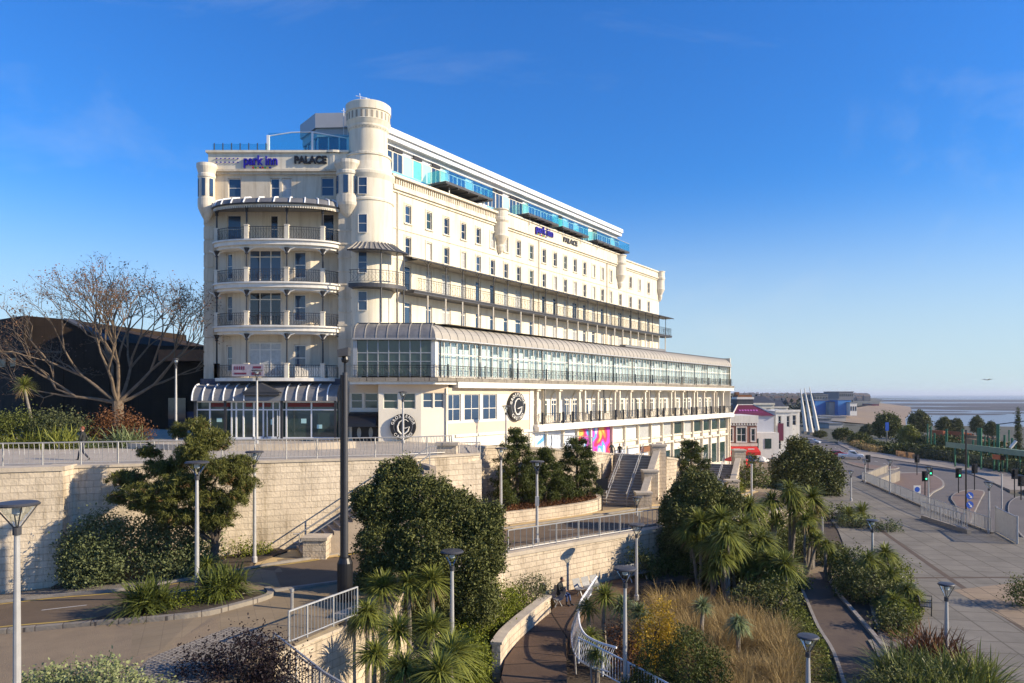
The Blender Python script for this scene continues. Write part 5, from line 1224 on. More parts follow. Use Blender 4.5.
m=MB(); m.box(47.7,48.7,132.7,132.8,-8.3,-5.2); m.build('plum_banner',M['plum'],t)
whitehouse('white_corner_building','white building at the far end of the seafront row with a blank pale side',51.2,55.2,142,12,-3.1,nw=2,roof=False)
whitehouse('cream_terrace_house','cream terrace house with slate roof and chimney behind the white seafront row',48.5,56,158,10,-2.0,nw=3,col_='cream')
whitehouse('cream_terrace_house','pale terrace house with slate roof left of the white masts',62,69,185,10,-3.2,nw=3,col_='trim')
# grey barrel roofs behind
t=bldg('domed_arcade','grey barrel roofed arcade half hidden behind the brick pub','building',(36,150,-11))
m=MB()
for x,r_,yy in ((37.0,4.6,155),(43.2,2.3,152)):
    n=12
    for i in range(n):
        a0=math.pi*i/n;a1=math.pi*(i+1)/n
        m.quad((x+r_*math.cos(a0),yy,-5.6+r_*math.sin(a0)),(x+r_*math.cos(a1),yy,-5.6+r_*math.sin(a1)),(x+r_*math.cos(a1),yy+20,-5.6+r_*math.sin(a1)),(x+r_*math.cos(a0),yy+20,-5.6+r_*math.sin(a0)))
    m.add([(x+r_*math.cos(math.pi*i/n),yy,-5.6+r_*math.sin(math.pi*i/n)) for i in range(n+1)],[tuple(range(n+1))])
m.build('barrel_roof',M['lead'],t); MB().box(32,46,155.2,175,-11.5,-5.6).build('wall',M['slate'],t)
m=MB(); n=12; m.tube([(43.2+2.35*math.cos(math.pi*i/n),151.9,-5.6+2.35*math.sin(math.pi*i/n)) for i in range(n+1)],.13,5); m.build('white_arch_trim',M['white'],t)
# masts
for i,(pb,pt_,yt,Yy) in enumerate(((806,800.5,389,262),(812,804.5,388,256),(818.5,809.5,387,249))):
    b_=((pb-512)*Yy/FPX,Yy,-13.6); tp=((pt_-512)*Yy/FPX,Yy,(HZ-yt)*Yy/FPX)
    t=thing('white_mast',['leftmost and farthest of the three leaning white masts by the seafront','middle one of the three leaning white masts by the seafront','nearest rightmost leaning white mast by the seafront'][i],'mast',b_,'white masts')
    MB().tube([b_,tuple(Vector(b_).lerp(Vector(tp),.5)),tp],[.75,.6,.12],8).build('shaft',M['white'],t); MB().box(b_[0]-1.2,b_[0]+1.2,b_[1]-1.2,b_[1]+1.2,-13.9,-13.1).build('base',M['kerbw'],t)
# distant seafront buildings
def block(name,label,px0,px1,py0,py1,Y,mat,dep=25,cat='building',extra=None,wn=0,rows=3):
    x0=(px0-512)*Y/FPX; x1=(px1-512)*Y/FPX; z1=(HZ-py0)*Y/FPX; z0=min((HZ-py1)*Y/FPX,-13)
    t=thing(name,label,cat,((x0+x1)/2,Y,-13.9)); MB().box(x0,x1,Y,Y+dep,-13.9,z1).build('walls',M[mat],t)
    MB().box(x0-.3,x1+.3,Y-.3,Y+dep+.3,z1,z1+.5).build('roof_edge',M['lead'],t)
    if wn:
        for i in range(wn):
            for j in range(rows):
                a=x0+(x1-x0)*(i+.25)/wn; b=x0+(x1-x0)*(i+.75)/wn; h=(z1+13)/rows
                if z1-h*(j+.7)>-12: MB().box(a,b,Y-.12,Y-.02,z1-h*(j+.7),z1-h*(j+.3)).build('window',M['paneD'],t)
    return t
M['bluewall']=pbr('bright_blue_cladding',(.03,.20,.50),.6,var=.15,scale=.1); M['greyflat']=pbr('grey_flats',(.16,.17,.19),.8,var=.1,scale=.2); M['paleb']=pbr('pale_shed',(.42,.40,.37),.8,c2=(.3,.29,.28),scale=.2)
block('apartment_block','grey block of flats behind the blue seafront hall, lower wing',826,840,393.5,404,640,'greyflat',30,wn=6)
block('apartment_block','grey block of flats on the horizon, taller right wing',839,853.5,392,404,610,'greyflat',30,wn=7)
block('apartment_block','dark grey low block left of the flats near the masts',814,828,395,405,560,'greyflat',20,wn=5)
block('blue_seafront_hall','bright blue hall nearest the white masts',815,829,400.5,409,500,'bluewall')
block('blue_seafront_hall','bright blue hall with white end by the beach',838,851,400,409,490,'bluewall')
block('white_beach_building','white low building at the right end of the blue halls',850,857,403,409,485,'white',wn=3,rows=1)
block('beach_kiosk','pale low building between the two blue halls',829,838,402.5,409,495,'paleb')
block('beach_kiosk','purple low building at the far end of the beach',872,879,404,407,900,'plum')
block('seafront_pavilion','cream low pavilion left of the trees above the beach road',829,843,424,433,300,'paleb',14,wn=4,rows=1)
block('seafront_pavilion','grey roofed pavilion near the masts',819,831,419,430,315,'greyflat',16,wn=4,rows=1)
block('seafront_pavilion','dark roofed sheds behind the pavilions',820,846,417,422,380,'paleb',10)
block('seafront_pavilion','low white and blue kiosk beside the beach',848,858,427,431,330,'aquapale',6)
# far town: too many small houses to count
twn=MB(); twn.mi=0; rr=random.Random(5)
for i in range(1500):
    Y=rr.uniform(500,2300); px=rr.uniform(560,808 if Y<720 else 842 if Y<1500 else 870); x=(px-512)*Y/FPX; gz=-14+max(0,(Y-1400)/1000)*9
    wv=rr.uniform(6,14); h=rr.uniform(5,9); twn.mi=rr.choice([0,0,1,1,2,3]); twn.box(x-wv/2,x+wv/2,Y,Y+8,gz-3,gz+h)
    twn.mi=rr.choice([3,4]); twn.add([(x-wv/2,Y-.2,gz+h),(x+wv/2,Y-.2,gz+h),(x+wv/2,Y+8,gz+h),(x-wv/2,Y+8,gz+h),(x-wv/2,Y+4,gz+h+3),(x+wv/2,Y+4,gz+h+3)],[(0,1,5,4),(1,2,5),(2,3,4,5),(3,0,4)])
tag(twn.build('distant_town',[M['paleb'],M['greyflat'],pbr('far_brick',(.13,.085,.07),.9),M['slate'],pbr('far_roof',(.10,.07,.06),.9)]),'mass of small houses and roofs of the far town along the horizon','town',kind='stuff')
M['fartree']=leafmat('far_tree_leaves',(.03,.04,.03),(.07,.08,.05),trans=0)
nT=42000; Yt=rng.uniform(330,2300,nT); pxt=rng.uniform(560,845,nT); cl=np.round(pxt/6)*6+rng.normal(0,1.1,nT); Yc=np.round(Yt/45)*45+rng.normal(0,3,nT)
zt=-13.9+np.clip((Yc-1400)/1000,0,1)*9+np.abs(rng.normal(3,3.2,nT))
Pt=np.stack([(cl-512)*Yc/FPX,Yc,zt],1); Pt=Pt[(cl<811)|(Yc>760)]
# ------------------------------------------------------------ vegetation builders
def rhomb(P_, size, aspect=.5, up=.0):
    n=len(P_); u=rng.normal(size=(n,3)); u[:,2]+=up; u/=np.linalg.norm(u,axis=1)[:,None]
    w_=rng.normal(size=(n,3)); v=np.cross(u,w_); v/=np.linalg.norm(v,axis=1)[:,None]+1e-9
    s=(size*rng.uniform(.6,1.35,n))[:,None]
    V=np.stack([P_-u*s,P_+v*s*aspect,P_+u*s,P_-v*s*aspect],1).reshape(-1,3)
    return V, np.arange(4*n).reshape(-1,4)
def clumps(blobs, nc, per, sig, shell=.72, flat=1.0):
    """blobs (cx,cy,cz,rx,ry,rz)"""
    B=np.array(blobs,float); wgt=(B[:,3]*B[:,4]+B[:,3]*B[:,5]+B[:,4]*B[:,5]); wgt/=wgt.sum()
    k=rng.choice(len(B),nc,p=wgt); d=rng.normal(size=(nc,3)); d/=np.linalg.norm(d,axis=1)[:,None]
    r=rng.uniform(shell,1.04,nc)**1; c=B[k,:3]+d*B[k,3:6]*r[:,None]
    P_=np.repeat(c,per,0)+rng.normal(size=(nc*per,3))*np.array([1,1,flat])*sig*np.repeat(rng.uniform(.6,1.3,nc),per)[:,None]
    return P_
def foliage(name, P_, size, mat, parent, aspect=.5, up=0):
    V,Fc=rhomb(P_,size,aspect,up); return npmesh(name,V,Fc,M[mat],parent)
def limbs(m, base, tips, r, wob=.25, n=5):
    b=Vector(base)
    for tp in tips:
        tp=Vector(tp); P_=[]
        for i in range(n+1):
            q=i/n; c=b.lerp(tp,q); c.z=b.z+(tp.z-b.z)*(q**.8); 
            if 0<i<n: c+=Vector((random.uniform(-1,1),random.uniform(-1,1),random.uniform(-.4,.4)))*wob
            P_.append(c)
        m.tube(P_,[r*(1-.8*i/n) for i in range(n+1)],6)
def bush(name,label,x,y,z,blobs,mat,size,dens,aspect=.5,cat='shrub',group=None,sig=.22,shell=.6,stems=5,bark='barkd',per=26,up=0):
    """blobs relative to the base (dx,dy,dz,rx,ry,rz)"""
    t=thing(name,label,cat,(x,y,z),group)
    Bs=[(x+b[0],y+b[1],z+b[2],*b[3:]) for b in blobs]
    area=sum(4*math.pi*((b[3]*b[4]+b[3]*b[5]+b[4]*b[5])/3) for b in Bs); nl=int(area*dens/(size*size*aspect*2)); 
    P_=clumps(Bs,max(4,nl//per),per,sig,shell)
    P_=P_[P_[:,2]>z-.05]
    foliage('leaves',P_,size,mat,t,aspect,up)
    m=MB(); limbs(m,(x,y,z-.1),[(b[0]+random.uniform(-.4,.4)*b[3],b[1]+random.uniform(-.4,.4)*b[4],b[2]+b[5]*.3) for b in (Bs*4)[:stems]],.05+.02*max(b[5] for b in Bs)); m.build('stems',M[bark],t)
    return t
def blades(bases, dirs, length, width, droop, nseg=4):
    """strap leaves: bases (n,3), unit dirs (n,3); droop pulls tips down"""
    n=len(bases); L=length*rng.uniform(.75,1.15,n); side=np.cross(dirs,np.array([0,0,1.0])+rng.normal(size=(n,3))*.15); side/=np.linalg.norm(side,axis=1)[:,None]+1e-9
    pts=[]; 
    for i in range(nseg+1):
        q=i/nseg; c=bases+dirs*(L*q)[:,None]; c[:,2]-=droop*L*(q**2.2)*rng.uniform(.8,1.2,n)*0+droop*L*(q**2.2)*(1.0)
        wd=width*(0.55+.9*q-1.42*q*q) if i<nseg else 0.002
        pts.append(c-side*wd); pts.append(c+side*wd)
    V=np.stack(pts,1).reshape(-1,3); F_=[]
    base=np.arange(n)[:,None]*(2*(nseg+1))
    for i in range(nseg): F_.append(np.concatenate([base+2*i,base+2*i+1,base+2*i+3,base+2*i+2],1))
    return V,np.concatenate(F_,0)
def tuft_dirs(n, lo=-.5, hi=1.0):
    a=rng.uniform(0,2*np.pi,n); s=rng.uniform(lo,hi,n); c=np.sqrt(np.clip(1-s*s,0,1)); return np.stack([c*np.cos(a),c*np.sin(a),s],1)
def cordyline(label,x,y,z,heads,L=.9,n=110,w_=.035,mat='cord',group='cordyline palms',skirt=True,r=.09,name='cordyline'):
    """heads: list of (dx,dy,height[,scale])"""
    t=thing(name,label,'palm',(x,y,z),group); m=MB(); sk=[]
    for h in heads:
        dx,dy,hz=h[:3]; sc=h[3] if len(h)>3 else 1
        m2=MB(); tp=Vector((x+dx,y+dy,z+hz)); b=Vector((x+dx*.15,y+dy*.15,z-.1)); mid=b.lerp(tp,.55)+Vector((random.uniform(-.1,.1),random.uniform(-.1,.1),0)); m2.tube([b,mid,tp],[r*1.2,r,r*.8],7); m2.build('trunk',M['bark'],t)
        ln=np.array([random.uniform(-.3,.3),random.uniform(-.3,.3),random.uniform(-.1,.25)]); D_=tuft_dirs(int(n*sc*2.0*random.uniform(.75,1.1)),-.5,1)+ln; D_/=np.linalg.norm(D_,axis=1)[:,None]; bs=np.tile(np.array(tp),(len(D_),1))+rng.normal(size=(len(D_),3))*.04
        V,Fc=blades(bs,D_,L*sc*random.uniform(.85,1.15),w_,random.uniform(.25,.5)); npmesh('leaf_head',V,Fc,M[mat],t)
        if skirt:
            D_=tuft_dirs(int(34*sc),-1,-.35); bs=np.tile(np.array(tp)-[0,0,.1],(len(D_),1)); V,Fc=blades(bs,D_,L*.75*sc,w_,.3); sk.append((V,Fc))
    if sk:
        V=np.concatenate([a for a,_ in sk]); o=0; FF=[]
        for a,f in sk: FF.append(f+o); o+=len(a)
        npmesh('dead_leaf_skirt',V,np.concatenate(FF),M['dryleaf'],t)
    return t
def phormium(label,x,y,z,L,n,mat,w_=.03,spread=.25,group='strap leaved plants',name='flax_plant',droop=.35,lo=.25):
    t=thing(name,label,'plant',(x,y,z),group); D_=tuft_dirs(n,lo,1); bs=np.tile([x,y,z],(n,1))+np.concatenate([rng.normal(size=(n,2))*spread,np.zeros((n,1))],1)
    V,Fc=blades(bs,D_,L,w_,droop); npmesh('leaves',V,Fc,M[mat],t); return t
M['cord']=leafmat('cordyline_leaf',(.028,.045,.010),(.33,.35,.08),rough=.4,trans=.2)
M['yucca']=leafmat('dark_yucca_leaf',(.015,.028,.006),(.19,.22,.055),rough=.4,trans=.15)
M['cordlight']=leafmat('pale_cordyline_leaf',(.08,.12,.04),(.32,.36,.18),rough=.4)
M['cordyel']=leafmat('yellow_green_cordyline_leaf',(.07,.09,.015),(.30,.31,.07),rough=.45)
M['dryleaf']=leafmat('dry_strap_leaf',(.12,.08,.04),(.34,.25,.13),trans=.1)
M['holm']=leafmat('holm_oak_leaf',(.018,.026,.008),(.19,.20,.06),trans=.08)
M['pine']=leafmat('pine_needle',(.028,.038,.010),(.20,.20,.05),trans=.1)
M['pinebr']=leafmat('pine_needle_brown',(.10,.06,.025),(.22,.13,.05),trans=.1)
M['conif']=leafmat('dark_conifer_needle',(.013,.022,.006),(.12,.14,.03),trans=.08)
M['euc']=leafmat('grey_green_leaf',(.03,.048,.018),(.22,.25,.11),trans=.15)
M['lime']=leafmat('yellow_green_leaf',(.05,.075,.008),(.27,.29,.035),trans=.2)
M['variegated']=leafmat('cream_green_leaf',(.09,.13,.04),(.42,.44,.22),trans=.2)
M['purple']=leafmat('dark_purple_leaf',(.008,.006,.007),(.035,.022,.024),trans=.05)
M['olive']=leafmat('olive_leaf',(.04,.055,.02),(.15,.16,.07),trans=.1)
M['autumn']=leafmat('autumn_yellow_leaf',(.20,.13,.01),(.55,.36,.04),trans=.3)
M['redbrown']=leafmat('rust_heather',(.08,.03,.015),(.22,.10,.04),trans=.1)
M['groundc']=leafmat('ground_cover_leaf',(.04,.06,.010),(.24,.26,.055),trans=.15)
M['grassdry']=leafmat('dry_grass',(.07,.045,.014),(.62,.44,.19),trans=.25)
M['twigleaf']=leafmat('dead_brown_leaf',(.10,.045,.025),(.26,.14,.08),trans=.1)
M['midgreen']=leafmat('mid_green_leaf',(.026,.038,.010),(.17,.19,.045),trans=.12)
tag(foliage('distant_trees',Pt,1.5,'fartree',None,.7),'mass of far dark trees among the roofs of the distant town','trees',kind='stuff')
# ------------------------------------------------------------ trees
# bare tree on the terrace
bx,by,bz=-30.9,58.0,-3.6
M['barkb']=pbr('brown_grey_bark',(.21,.155,.105),.9,c2=(.11,.08,.055),scale=3,bump=.6,bscale=10)
t=thing('bare_tree','large bare spreading tree with a few brown leaves in front of the dark brown building','tree',(bx,by,bz))
m=MB(); twigs=[]; r2=random.Random(11)
def grow(p,d,L,r,lv,wside):
    pts=[p]; c=Vector(p); dd=Vector(d)
    for i in range(3):
        dd=(dd+Vector((r2.uniform(-.16,.16),r2.uniform(-.16,.16),r2.uniform(-.06,.10)))).normalized(); c=c+dd*L/3; pts.append(c.copy())
    m.tube(pts,[r,r*.88,r*.76,r*.66],7 if lv<3 else 4, False)
    if lv>=6: twigs.append(c.copy()); return
    nb=3 if lv<2 or r2.random()<.42 else 2
    for k in range(nb):
        a=r2.uniform(0,6.28); sp=r2.uniform(.35,.75); u=dd.orthogonal().normalized(); v=dd.cross(u)
        e=(dd+(u*math.cos(a)+v*math.sin(a))*sp+Vector((0,0,.10-.1*(lv>3)))).normalized()
        grow(c,e,L*r2.uniform(.66,.86),r*.66*r2.uniform(.85,1.05),lv+1,0)
m.tube([(bx,by,bz-.3),(bx+.05,by,bz+1.4),(bx,by,bz+3.1)],[.55,.42,.42],10,False)
for a,el,L in ((165,30,4.2),(145,48,4.1),(105,62,3.7),(60,56,3.7),(28,36,4.0),(8,20,3.5),(186,16,3.6),(275,52,3.3),(90,84,3.4)):
    grow(Vector((bx,by,bz+2.9)),Vector((math.cos(R(a))*math.cos(R(el)),.6*math.sin(R(a))*math.cos(R(el)),math.sin(R(el)))),L*.87,.15,1,0)
m.build('trunk',M['barkb'],t)
tw=np.array([tuple(q) for q in twigs]); 
m=MB()
for q in twigs[:2600]:
    for k in range(2):
        d=Vector((r2.uniform(-1,1),r2.uniform(-1,1),r2.uniform(-.4,1))).normalized()*r2.uniform(.35,.8); m.tube([q,q+d],[.010,.005],3,False)
m.build('twigs',M['barkb'],t)
sel=tw[rng.random(len(tw))<.8]; P_=np.repeat(sel,7,0)+rng.normal(size=(len(sel)*7,3))*.30
foliage('dead_leaves',P_,.075,'twigleaf',t,.6)
print('twigs',len(twigs))
# small cordyline beside it
cordyline('cordyline with a leaning pale trunk in front of the dark brown building',-32.4,50.5,-3.4,[(-.9,0,4.0)],L=1.1,n=120,mat='cordyel')
# pine at the left
t=thing('pine_tree','wide leaning pine in front of the cream retaining wall','tree',(-13.6,33.3,-8.2)); m=MB()
tb=(-13.6,33.3,-8.4); bl=[]
def PX(px,py,Y): return ((px-512)*Y/FPX,Y,(HZ-py)*Y/FPX)
for px,py,Y,rx,rz in ((128,480,33.6,.8,.45),(150,492,32.6,.9,.45),(120,497,33,.5,.3),(165,468,33.6,.9,.5),(190,455,33.4,.8,.5),(200,430,33,.55,.55),(215,440,33.2,.6,.5),(185,482,32.6,1.0,.5),(215,468,32.4,.9,.55),(238,465,33,.7,.45),(245,485,33,.6,.4),(205,497,32.6,.9,.45),(235,498,32.6,.6,.35),(160,508,32.6,.7,.35),(178,430,33.4,.4,.4),(150,452,33.6,.5,.35),(225,505,33,.5,.3),(196,447,32.6,.6,.5),(140,505,32.4,.5,.3),(185,515,32.8,1.1,.45),(215,520,33,.9,.4),(165,495,32.5,1.0,.5),(235,475,32.6,.7,.5)):
    c=PX(px,py,Y); bl.append((*c,rx*1.1,rx*1.0,rz*1.0))
P_=clumps(bl,3600,30,.075,.1,.7); foliage('needles',P_,.115,'pine',t,.13,.6)
P_=clumps(bl,330,18,.08,.2,.7); foliage('brown_needles',P_,.07,'pinebr',t,.25,.3)
limbs(m,(tb[0]+.3,tb[1],tb[2]+1.6),[b[:3] for b in bl],.06,.2,6); m.tube([tb,(tb[0]+.1,tb[1],tb[2]+.9),(tb[0]+.3,tb[1],tb[2]+1.7)],[.24,.2,.16],8); m.build('trunk',M['barkd'],t)
# three conifers
def conifer(label,px,pyt,Y,zb,R_,n=900,mat='conif',group='conifers above the street'):
    x=(px-512)*Y/FPX; zt=(HZ-pyt)*Y/FPX; H_=zt-zb
    t=thing('conifer',label,'tree',(x,Y,zb),group); bl=[]; m=MB(); m.tube([(x,Y,zb-.2),(x,Y,zt-.3)],[.16,.03],7)
    lv=int(H_/.55)
    for i in range(lv):
        q=i/lv; z=zb+.5+q*(H_-.6); rr_=R_*(1-q)**.75*random.uniform(.8,1.1)+.18; nb=max(3,int(7*(1-q*.5)))
        for k in range(nb):
            a=2*math.pi*(k+random.random()*.7)/nb+i; tip=(x+rr_*math.cos(a),Y+rr_*math.sin(a),z+.12*rr_); m.tube([(x,Y,z-.15),tip],[.035,.012],4,False)
            for s in (.45,.75,1): bl.append((x+rr_*s*math.cos(a),Y+rr_*s*math.sin(a),z+.12*rr_*s,.30,.30,.2))
    P_=clumps(bl,n,26,.11,.2); foliage('needles',P_,.085,mat,t,.25,.7); m.build('trunk',M['barkd'],t); return t
conifer('leftmost and tallest of the three dark conifers above the planter wall',517,424,49.5,-7.5,1.75,1000)
conifer('middle dark conifer above the planter wall, lowest top of the three',545,445,51.0,-7.5,1.7,900)
conifer('right dark conifer of three above the planter wall, next to the stone stairs',577,434,53.0,-7.5,1.75,950)
conifer('dark conifer behind the big evergreen, between the two stone stairs',691,437,63,-8.4,2.2,1000)
# big evergreen
def pxblobs(L_): return [(*PX(px,py,Y),rx,ry,rz) for px,py,Y,rx,ry,rz in L_]
def crown(name,label,base,bl,mat,size,nc,per=30,sig=.16,cat='tree',group=None,shell=.7,trunk=.22,aspect=.5,bark='barkd'):
    t=thing(name,label,cat,base,group); P_=clumps(bl,nc,per,sig,shell); P_=P_[P_[:,2]>base[2]]
    foliage('crown',P_,size,mat,t,aspect); m=MB(); m.tube([(base[0],base[1],base[2]-.2),(base[0],base[1],base[2]+1.2)],[trunk*1.2,trunk],8); limbs(m,(base[0],base[1],base[2]+1.0),[b[:3] for b in bl],trunk*.6,.25); m.build('trunk',M[bark],t); return t
crown('evergreen_tree','big dense dark green evergreen right of the black column',(-2.6,30.8,-10.9),pxblobs([(395,478,31.5,.85,.85,.75),(380,505,31,1.1,1.0,1.0),(425,500,31,1.3,1.2,1.0),(455,515,31,1.2,1.1,1.0),(480,525,31,.9,.9,.9),(385,545,30.6,1.2,1.1,1.2),(425,550,30,1.4,1.2,1.3),(465,560,30.5,1.3,1.1,1.3),(487,555,31,.8,.8,1.1),(375,580,30.6,.8,.8,1.0),(430,600,30.3,1.3,1.1,1.2),(475,600,30.5,1.0,1.0,1.1),(408,470,31.4,.5,.5,.5),(492,515,31.2,.5,.5,.6),(365,500,31,.6,.6,.5)]),'holm',.058,4600,34,.11,trunk=.25,shell=.6)
crown('evergreen_tree','dark rounded evergreen right of the stone stairs, centre right of the gardens',(10.8,45.0,-11.0),pxblobs([(697,490,45,1.4,1.3,1.1),(685,520,44.5,1.5,1.3,1.3),(712,515,45,1.3,1.2,1.3),(675,545,44.5,1.0,1.0,1.0),(705,550,44.5,1.5,1.2,1.2),(728,500,45.2,.8,.8,.8),(722,535,45,1.1,1.0,1.1),(675,505,45,.8,.8,.8)]),'holm',.085,1900,30,.16)
crown('evergreen_tree','dark evergreen with two rounded tops on the plaza edge beyond the cordylines',(33,83,-11.2),pxblobs([(800,462,83,2.0,1.8,1.9),(785,470,83,1.6,1.5,1.8),(822,470,83,2.2,1.9,2.2),(802,485,82,2.4,2,2.0),(830,486,82,1.5,1.4,1.6),(780,487,83,1.3,1.3,1.4),(797,447,83,1.1,1.1,1.0),(815,458,83,1.2,1.2,1.2)]),'holm',.14,1300,26,.28)
# dark small conifer-like shrubs near the second stairs
bush('evergreen_shrub','dark green shrub right of the farther stone stairs',22.5,72,-9.2,[(0,0,1.3,1.4,1.2,1.4),(1.5,.5,1.0,1.1,1.1,1.1),(-.6,-.3,.6,.8,.8,.8)],'midgreen',.10,.85)
bush('evergreen_shrub','low light green shrub at the foot of the farther stone stairs',20.9,69.3,-9.2,[(0,0,.6,.9,.7,.8)],'lime',.08,.8)
# shrubs on the left wall
bush('eucalyptus_shrub','grey-green shrub against the wall, left one of the pair beside the wall pier',-18.6,33.0,-8.6,[(0,0,1.8,1.2,.8,1.6),(-.9,0,1.2,.7,.6,1.3),(.9,0,1.6,.9,.7,1.5),(0,-.3,.8,1.3,.7,.9)],'euc',.065,1.3,per=22)
bush('eucalyptus_shrub','grey-green shrub below the pine, right one of the pair against the wall',-15.6,33.6,-8.4,[(0,0,1.6,1.3,.8,1.5),(1.3,.4,1.4,1.0,.7,1.4),(-.9,0,1.8,.8,.7,1.3),(.3,-.3,.7,1.6,.7,.8)],'euc',.065,1.3,per=22)
bush('low_shrub','small yellow-green shrub at the foot of the cream wall by the lamp',-13.3,36.2,-7.95,[(0,0,.25,.9,.4,.35),(.9,.3,.2,.6,.3,.25)],'lime',.05,.8)
# island bed plants
phormium('spiky dark green yucca clump on the kerb corner, left of the lamp post',-13.5,27.4,-7.7,1.3,620,'yucca',.042,.30,lo=-.3,droop=.25,name='yucca')
phormium('spiky dark green yucca clump on the island, right of the lamp post',-11.3,28.9,-7.5,1.3,560,'yucca',.042,.30,lo=-.3,droop=.25,name='yucca')
phormium('low spiky yucca between the two larger ones behind the lamp post',-12.6,29.2,-8.0,.8,200,'cord',.028,.2,lo=.1,name='yucca')
cordyline('short cordyline on the island behind the lamp post',-12.3,29.9,-8.0,[(0,0,1.1),(.5,.2,.8,.8)],L=.85,n=110)
bush('low_shrub','low yellow-green ground shrub around the lamp post foot',-11.9,28.0,-7.95,[(0,0,.15,.5,.3,.25),(.7,.3,.15,.5,.35,.25),(-.7,-.4,.15,.45,.3,.22)],'lime',.035,.8)
# foreground shrubs
bush('variegated_shrub','pale cream and green shrub at the bottom left corner',-10.9,19.6,-8.7,[(0,0,.85,1.1,.9,.8),(-1.3,.1,.8,1.0,.8,.75),(1.1,.2,.5,.8,.7,.55)],'variegated',.05,.8,.55,per=22,sig=.14)
bush('dark_purple_shrub','dark purple shrub at the bottom edge left of the ramp railings',-7.5,20.9,-8.6,[(0,0,.9,1.2,.9,.9),(-1.2,.1,.7,.8,.7,.7),(1.0,.1,.6,.7,.7,.6),(.2,0,1.3,.6,.6,.6)],'purple',.045,.55,.5,per=20,sig=.2)
bush('dark_purple_shrub','smaller dark purple shrub left of the bigger one at the bottom edge',-9.2,20.4,-8.9,[(0,0,.35,.5,.5,.45)],'purple',.045,.5,.5,per=18,sig=.15)
for i,(px,py,k,sc) in enumerate(((383,588,.0375,1.0),(408,583,.038,.95),(432,580,.038,1.05),(398,632,.034,1.1),(432,628,.034,1.15),(452,655,.032,1.2),(405,668,.031,1.2),(375,655,.031,1.0),(440,672,.030,1.1),(368,612,.036,.9))):
    Y=k*740; x=(px-512)*k; z=(HZ-py)*k; g=-10.9 
    lb=['left of the rear three','middle of the rear three','rear right, yellowing skirt','left in the middle row','right in the middle row','right side of the front row','centre of the front row','front row left, beside ramp','lowest, at the bottom edge','small, against ramp wall'][i]
    cordyline('cordyline head in the thicket below the big evergreen: '+lb,x,Y,g,[(0,0,z-g,1.0)],L=.95*sc,n=170,mat='cordyel' if i in(2,5,7) else 'cord',w_=.03,skirt=i in(0,2,1,9))
bush('yellow_green_shrub','yellow-green bush beside the boardwalk wall, largest in the middle',-1.7,30.6,-11.1,[(0,0,1.3,1.0,.8,1.2),(.8,1.4,1.3,.8,.8,1.1),(-.4,-.8,1.0,.9,.7,1.0)],'lime',.05,.8,per=22,sig=.13)
bush('yellow_green_shrub','yellow-green bush nearest the bottom edge beside the boardwalk wall',-1.7,27.9,-11.1,[(0,0,1.1,.9,.7,1.1),(-.7,.7,1.0,.8,.7,.9),(.3,-1,.9,.7,.6,.9)],'lime',.05,.8,per=22,sig=.13)
bush('yellow_green_shrub','yellow-green bush behind the others under the olive tree',-.5,33.3,-11.1,[(0,0,1.5,.9,.7,1.2),(.7,.9,1.3,.7,.6,1.0),(-.9,.2,1.6,.8,.7,1.1)],'lime',.05,.8,per=22,sig=.13)
bush('olive_shrub','loose olive green shrub behind the curved boardwalk wall, left of the seated person',.9,35.6,-10.9,[(0,0,1.1,.9,.7,1.0),(-.7,.2,1.0,.7,.6,.9),(.4,.3,1.6,.5,.5,.5)],'olive',.055,.5,.4,per=20,sig=.2)
# garden right of the boardwalk
for i,(px,py,k,sc,lb) in enumerate(((588,607,.044,.8,'small head nearest the seats'),(605,596,.0435,1.0,'upper left head beside the lamp post'),(622,606,.043,1.05,'middle head in front of the lamp post'),(590,637,.041,.85,'lower left head over the guard rail'),(640,612,.0425,.9,'right head beside the autumn shrub'),(597,655,.038,.7,'lowest small head'))):
    Y=k*740; cordyline('cordyline beside the boardwalk guard rail: '+lb,(px-512)*k,Y,-11.2,[(0,0,(HZ-py)*k+11.2)],L=.85*sc,n=130,w_=.03,skirt=False,mat='cordlight' if i in(2,4) else 'cord')
for i,(px,py,k,sc,lb) in enumerate(((790,490,.064,1.5,'tallest, far right of the rear clump'),(772,500,.064,1.3,'second in the rear clump'),(812,498,.064,1.2,'right end of the rear clump on a bare stem'),(700,521,.057,1.2,'left end of the middle clump'),(722,519,.057,1.3,'second of the middle clump'),(744,524,.057,1.35,'third of the middle clump'),(760,540,.056,1.3,'fourth, above two bare stems'),(735,548,.055,1.2,'lower centre of the middle clump'),(712,545,.055,1.2,'lower left of the middle clump'),(785,565,.053,1.3,'right end of the middle clump, leaning'),(770,560,.054,1.1,'lower right of the middle clump'),(750,505,.062,1.2,'behind the middle clump'),(690,535,.058,1.0,'leftmost small head of the middle clump'),(826,545,.060,.75,'small one beside the sandy landing'),(805,520,.062,.9,'short one below the rear clump'),(728,535,.054,1.2,'front centre of the middle clump'))):
    Y=k*740; h=(HZ-py)*k+11.2
    cordyline('cordyline in the garden centre: '+lb,(px-512)*k,Y,-11.2,[(random.uniform(-.3,.3),0,h)] if h<2 else [(0,0,h),(random.choice((-.6,.5)),.3,h-.6,.85),(random.uniform(-.7,.7),-.3,h-1.15,.8)],L=1.0*sc,n=150,w_=.05,skirt=i%2==0,mat='cordyel' if i in(0,2,13,1) else 'cord')
for i,(px,py,k,sc,lb) in enumerate(((703,606,.044,.9,'left one'),(738,622,.042,1.0,'right one'))):
    cordyline('pale cordyline standing in the dry grass: '+lb,(px-512)*k,k*740,-11.2,[(0,0,(HZ-py)*k+11.2)],L=.8*sc,n=120,w_=.03,mat='cordlight',skirt=i==1)
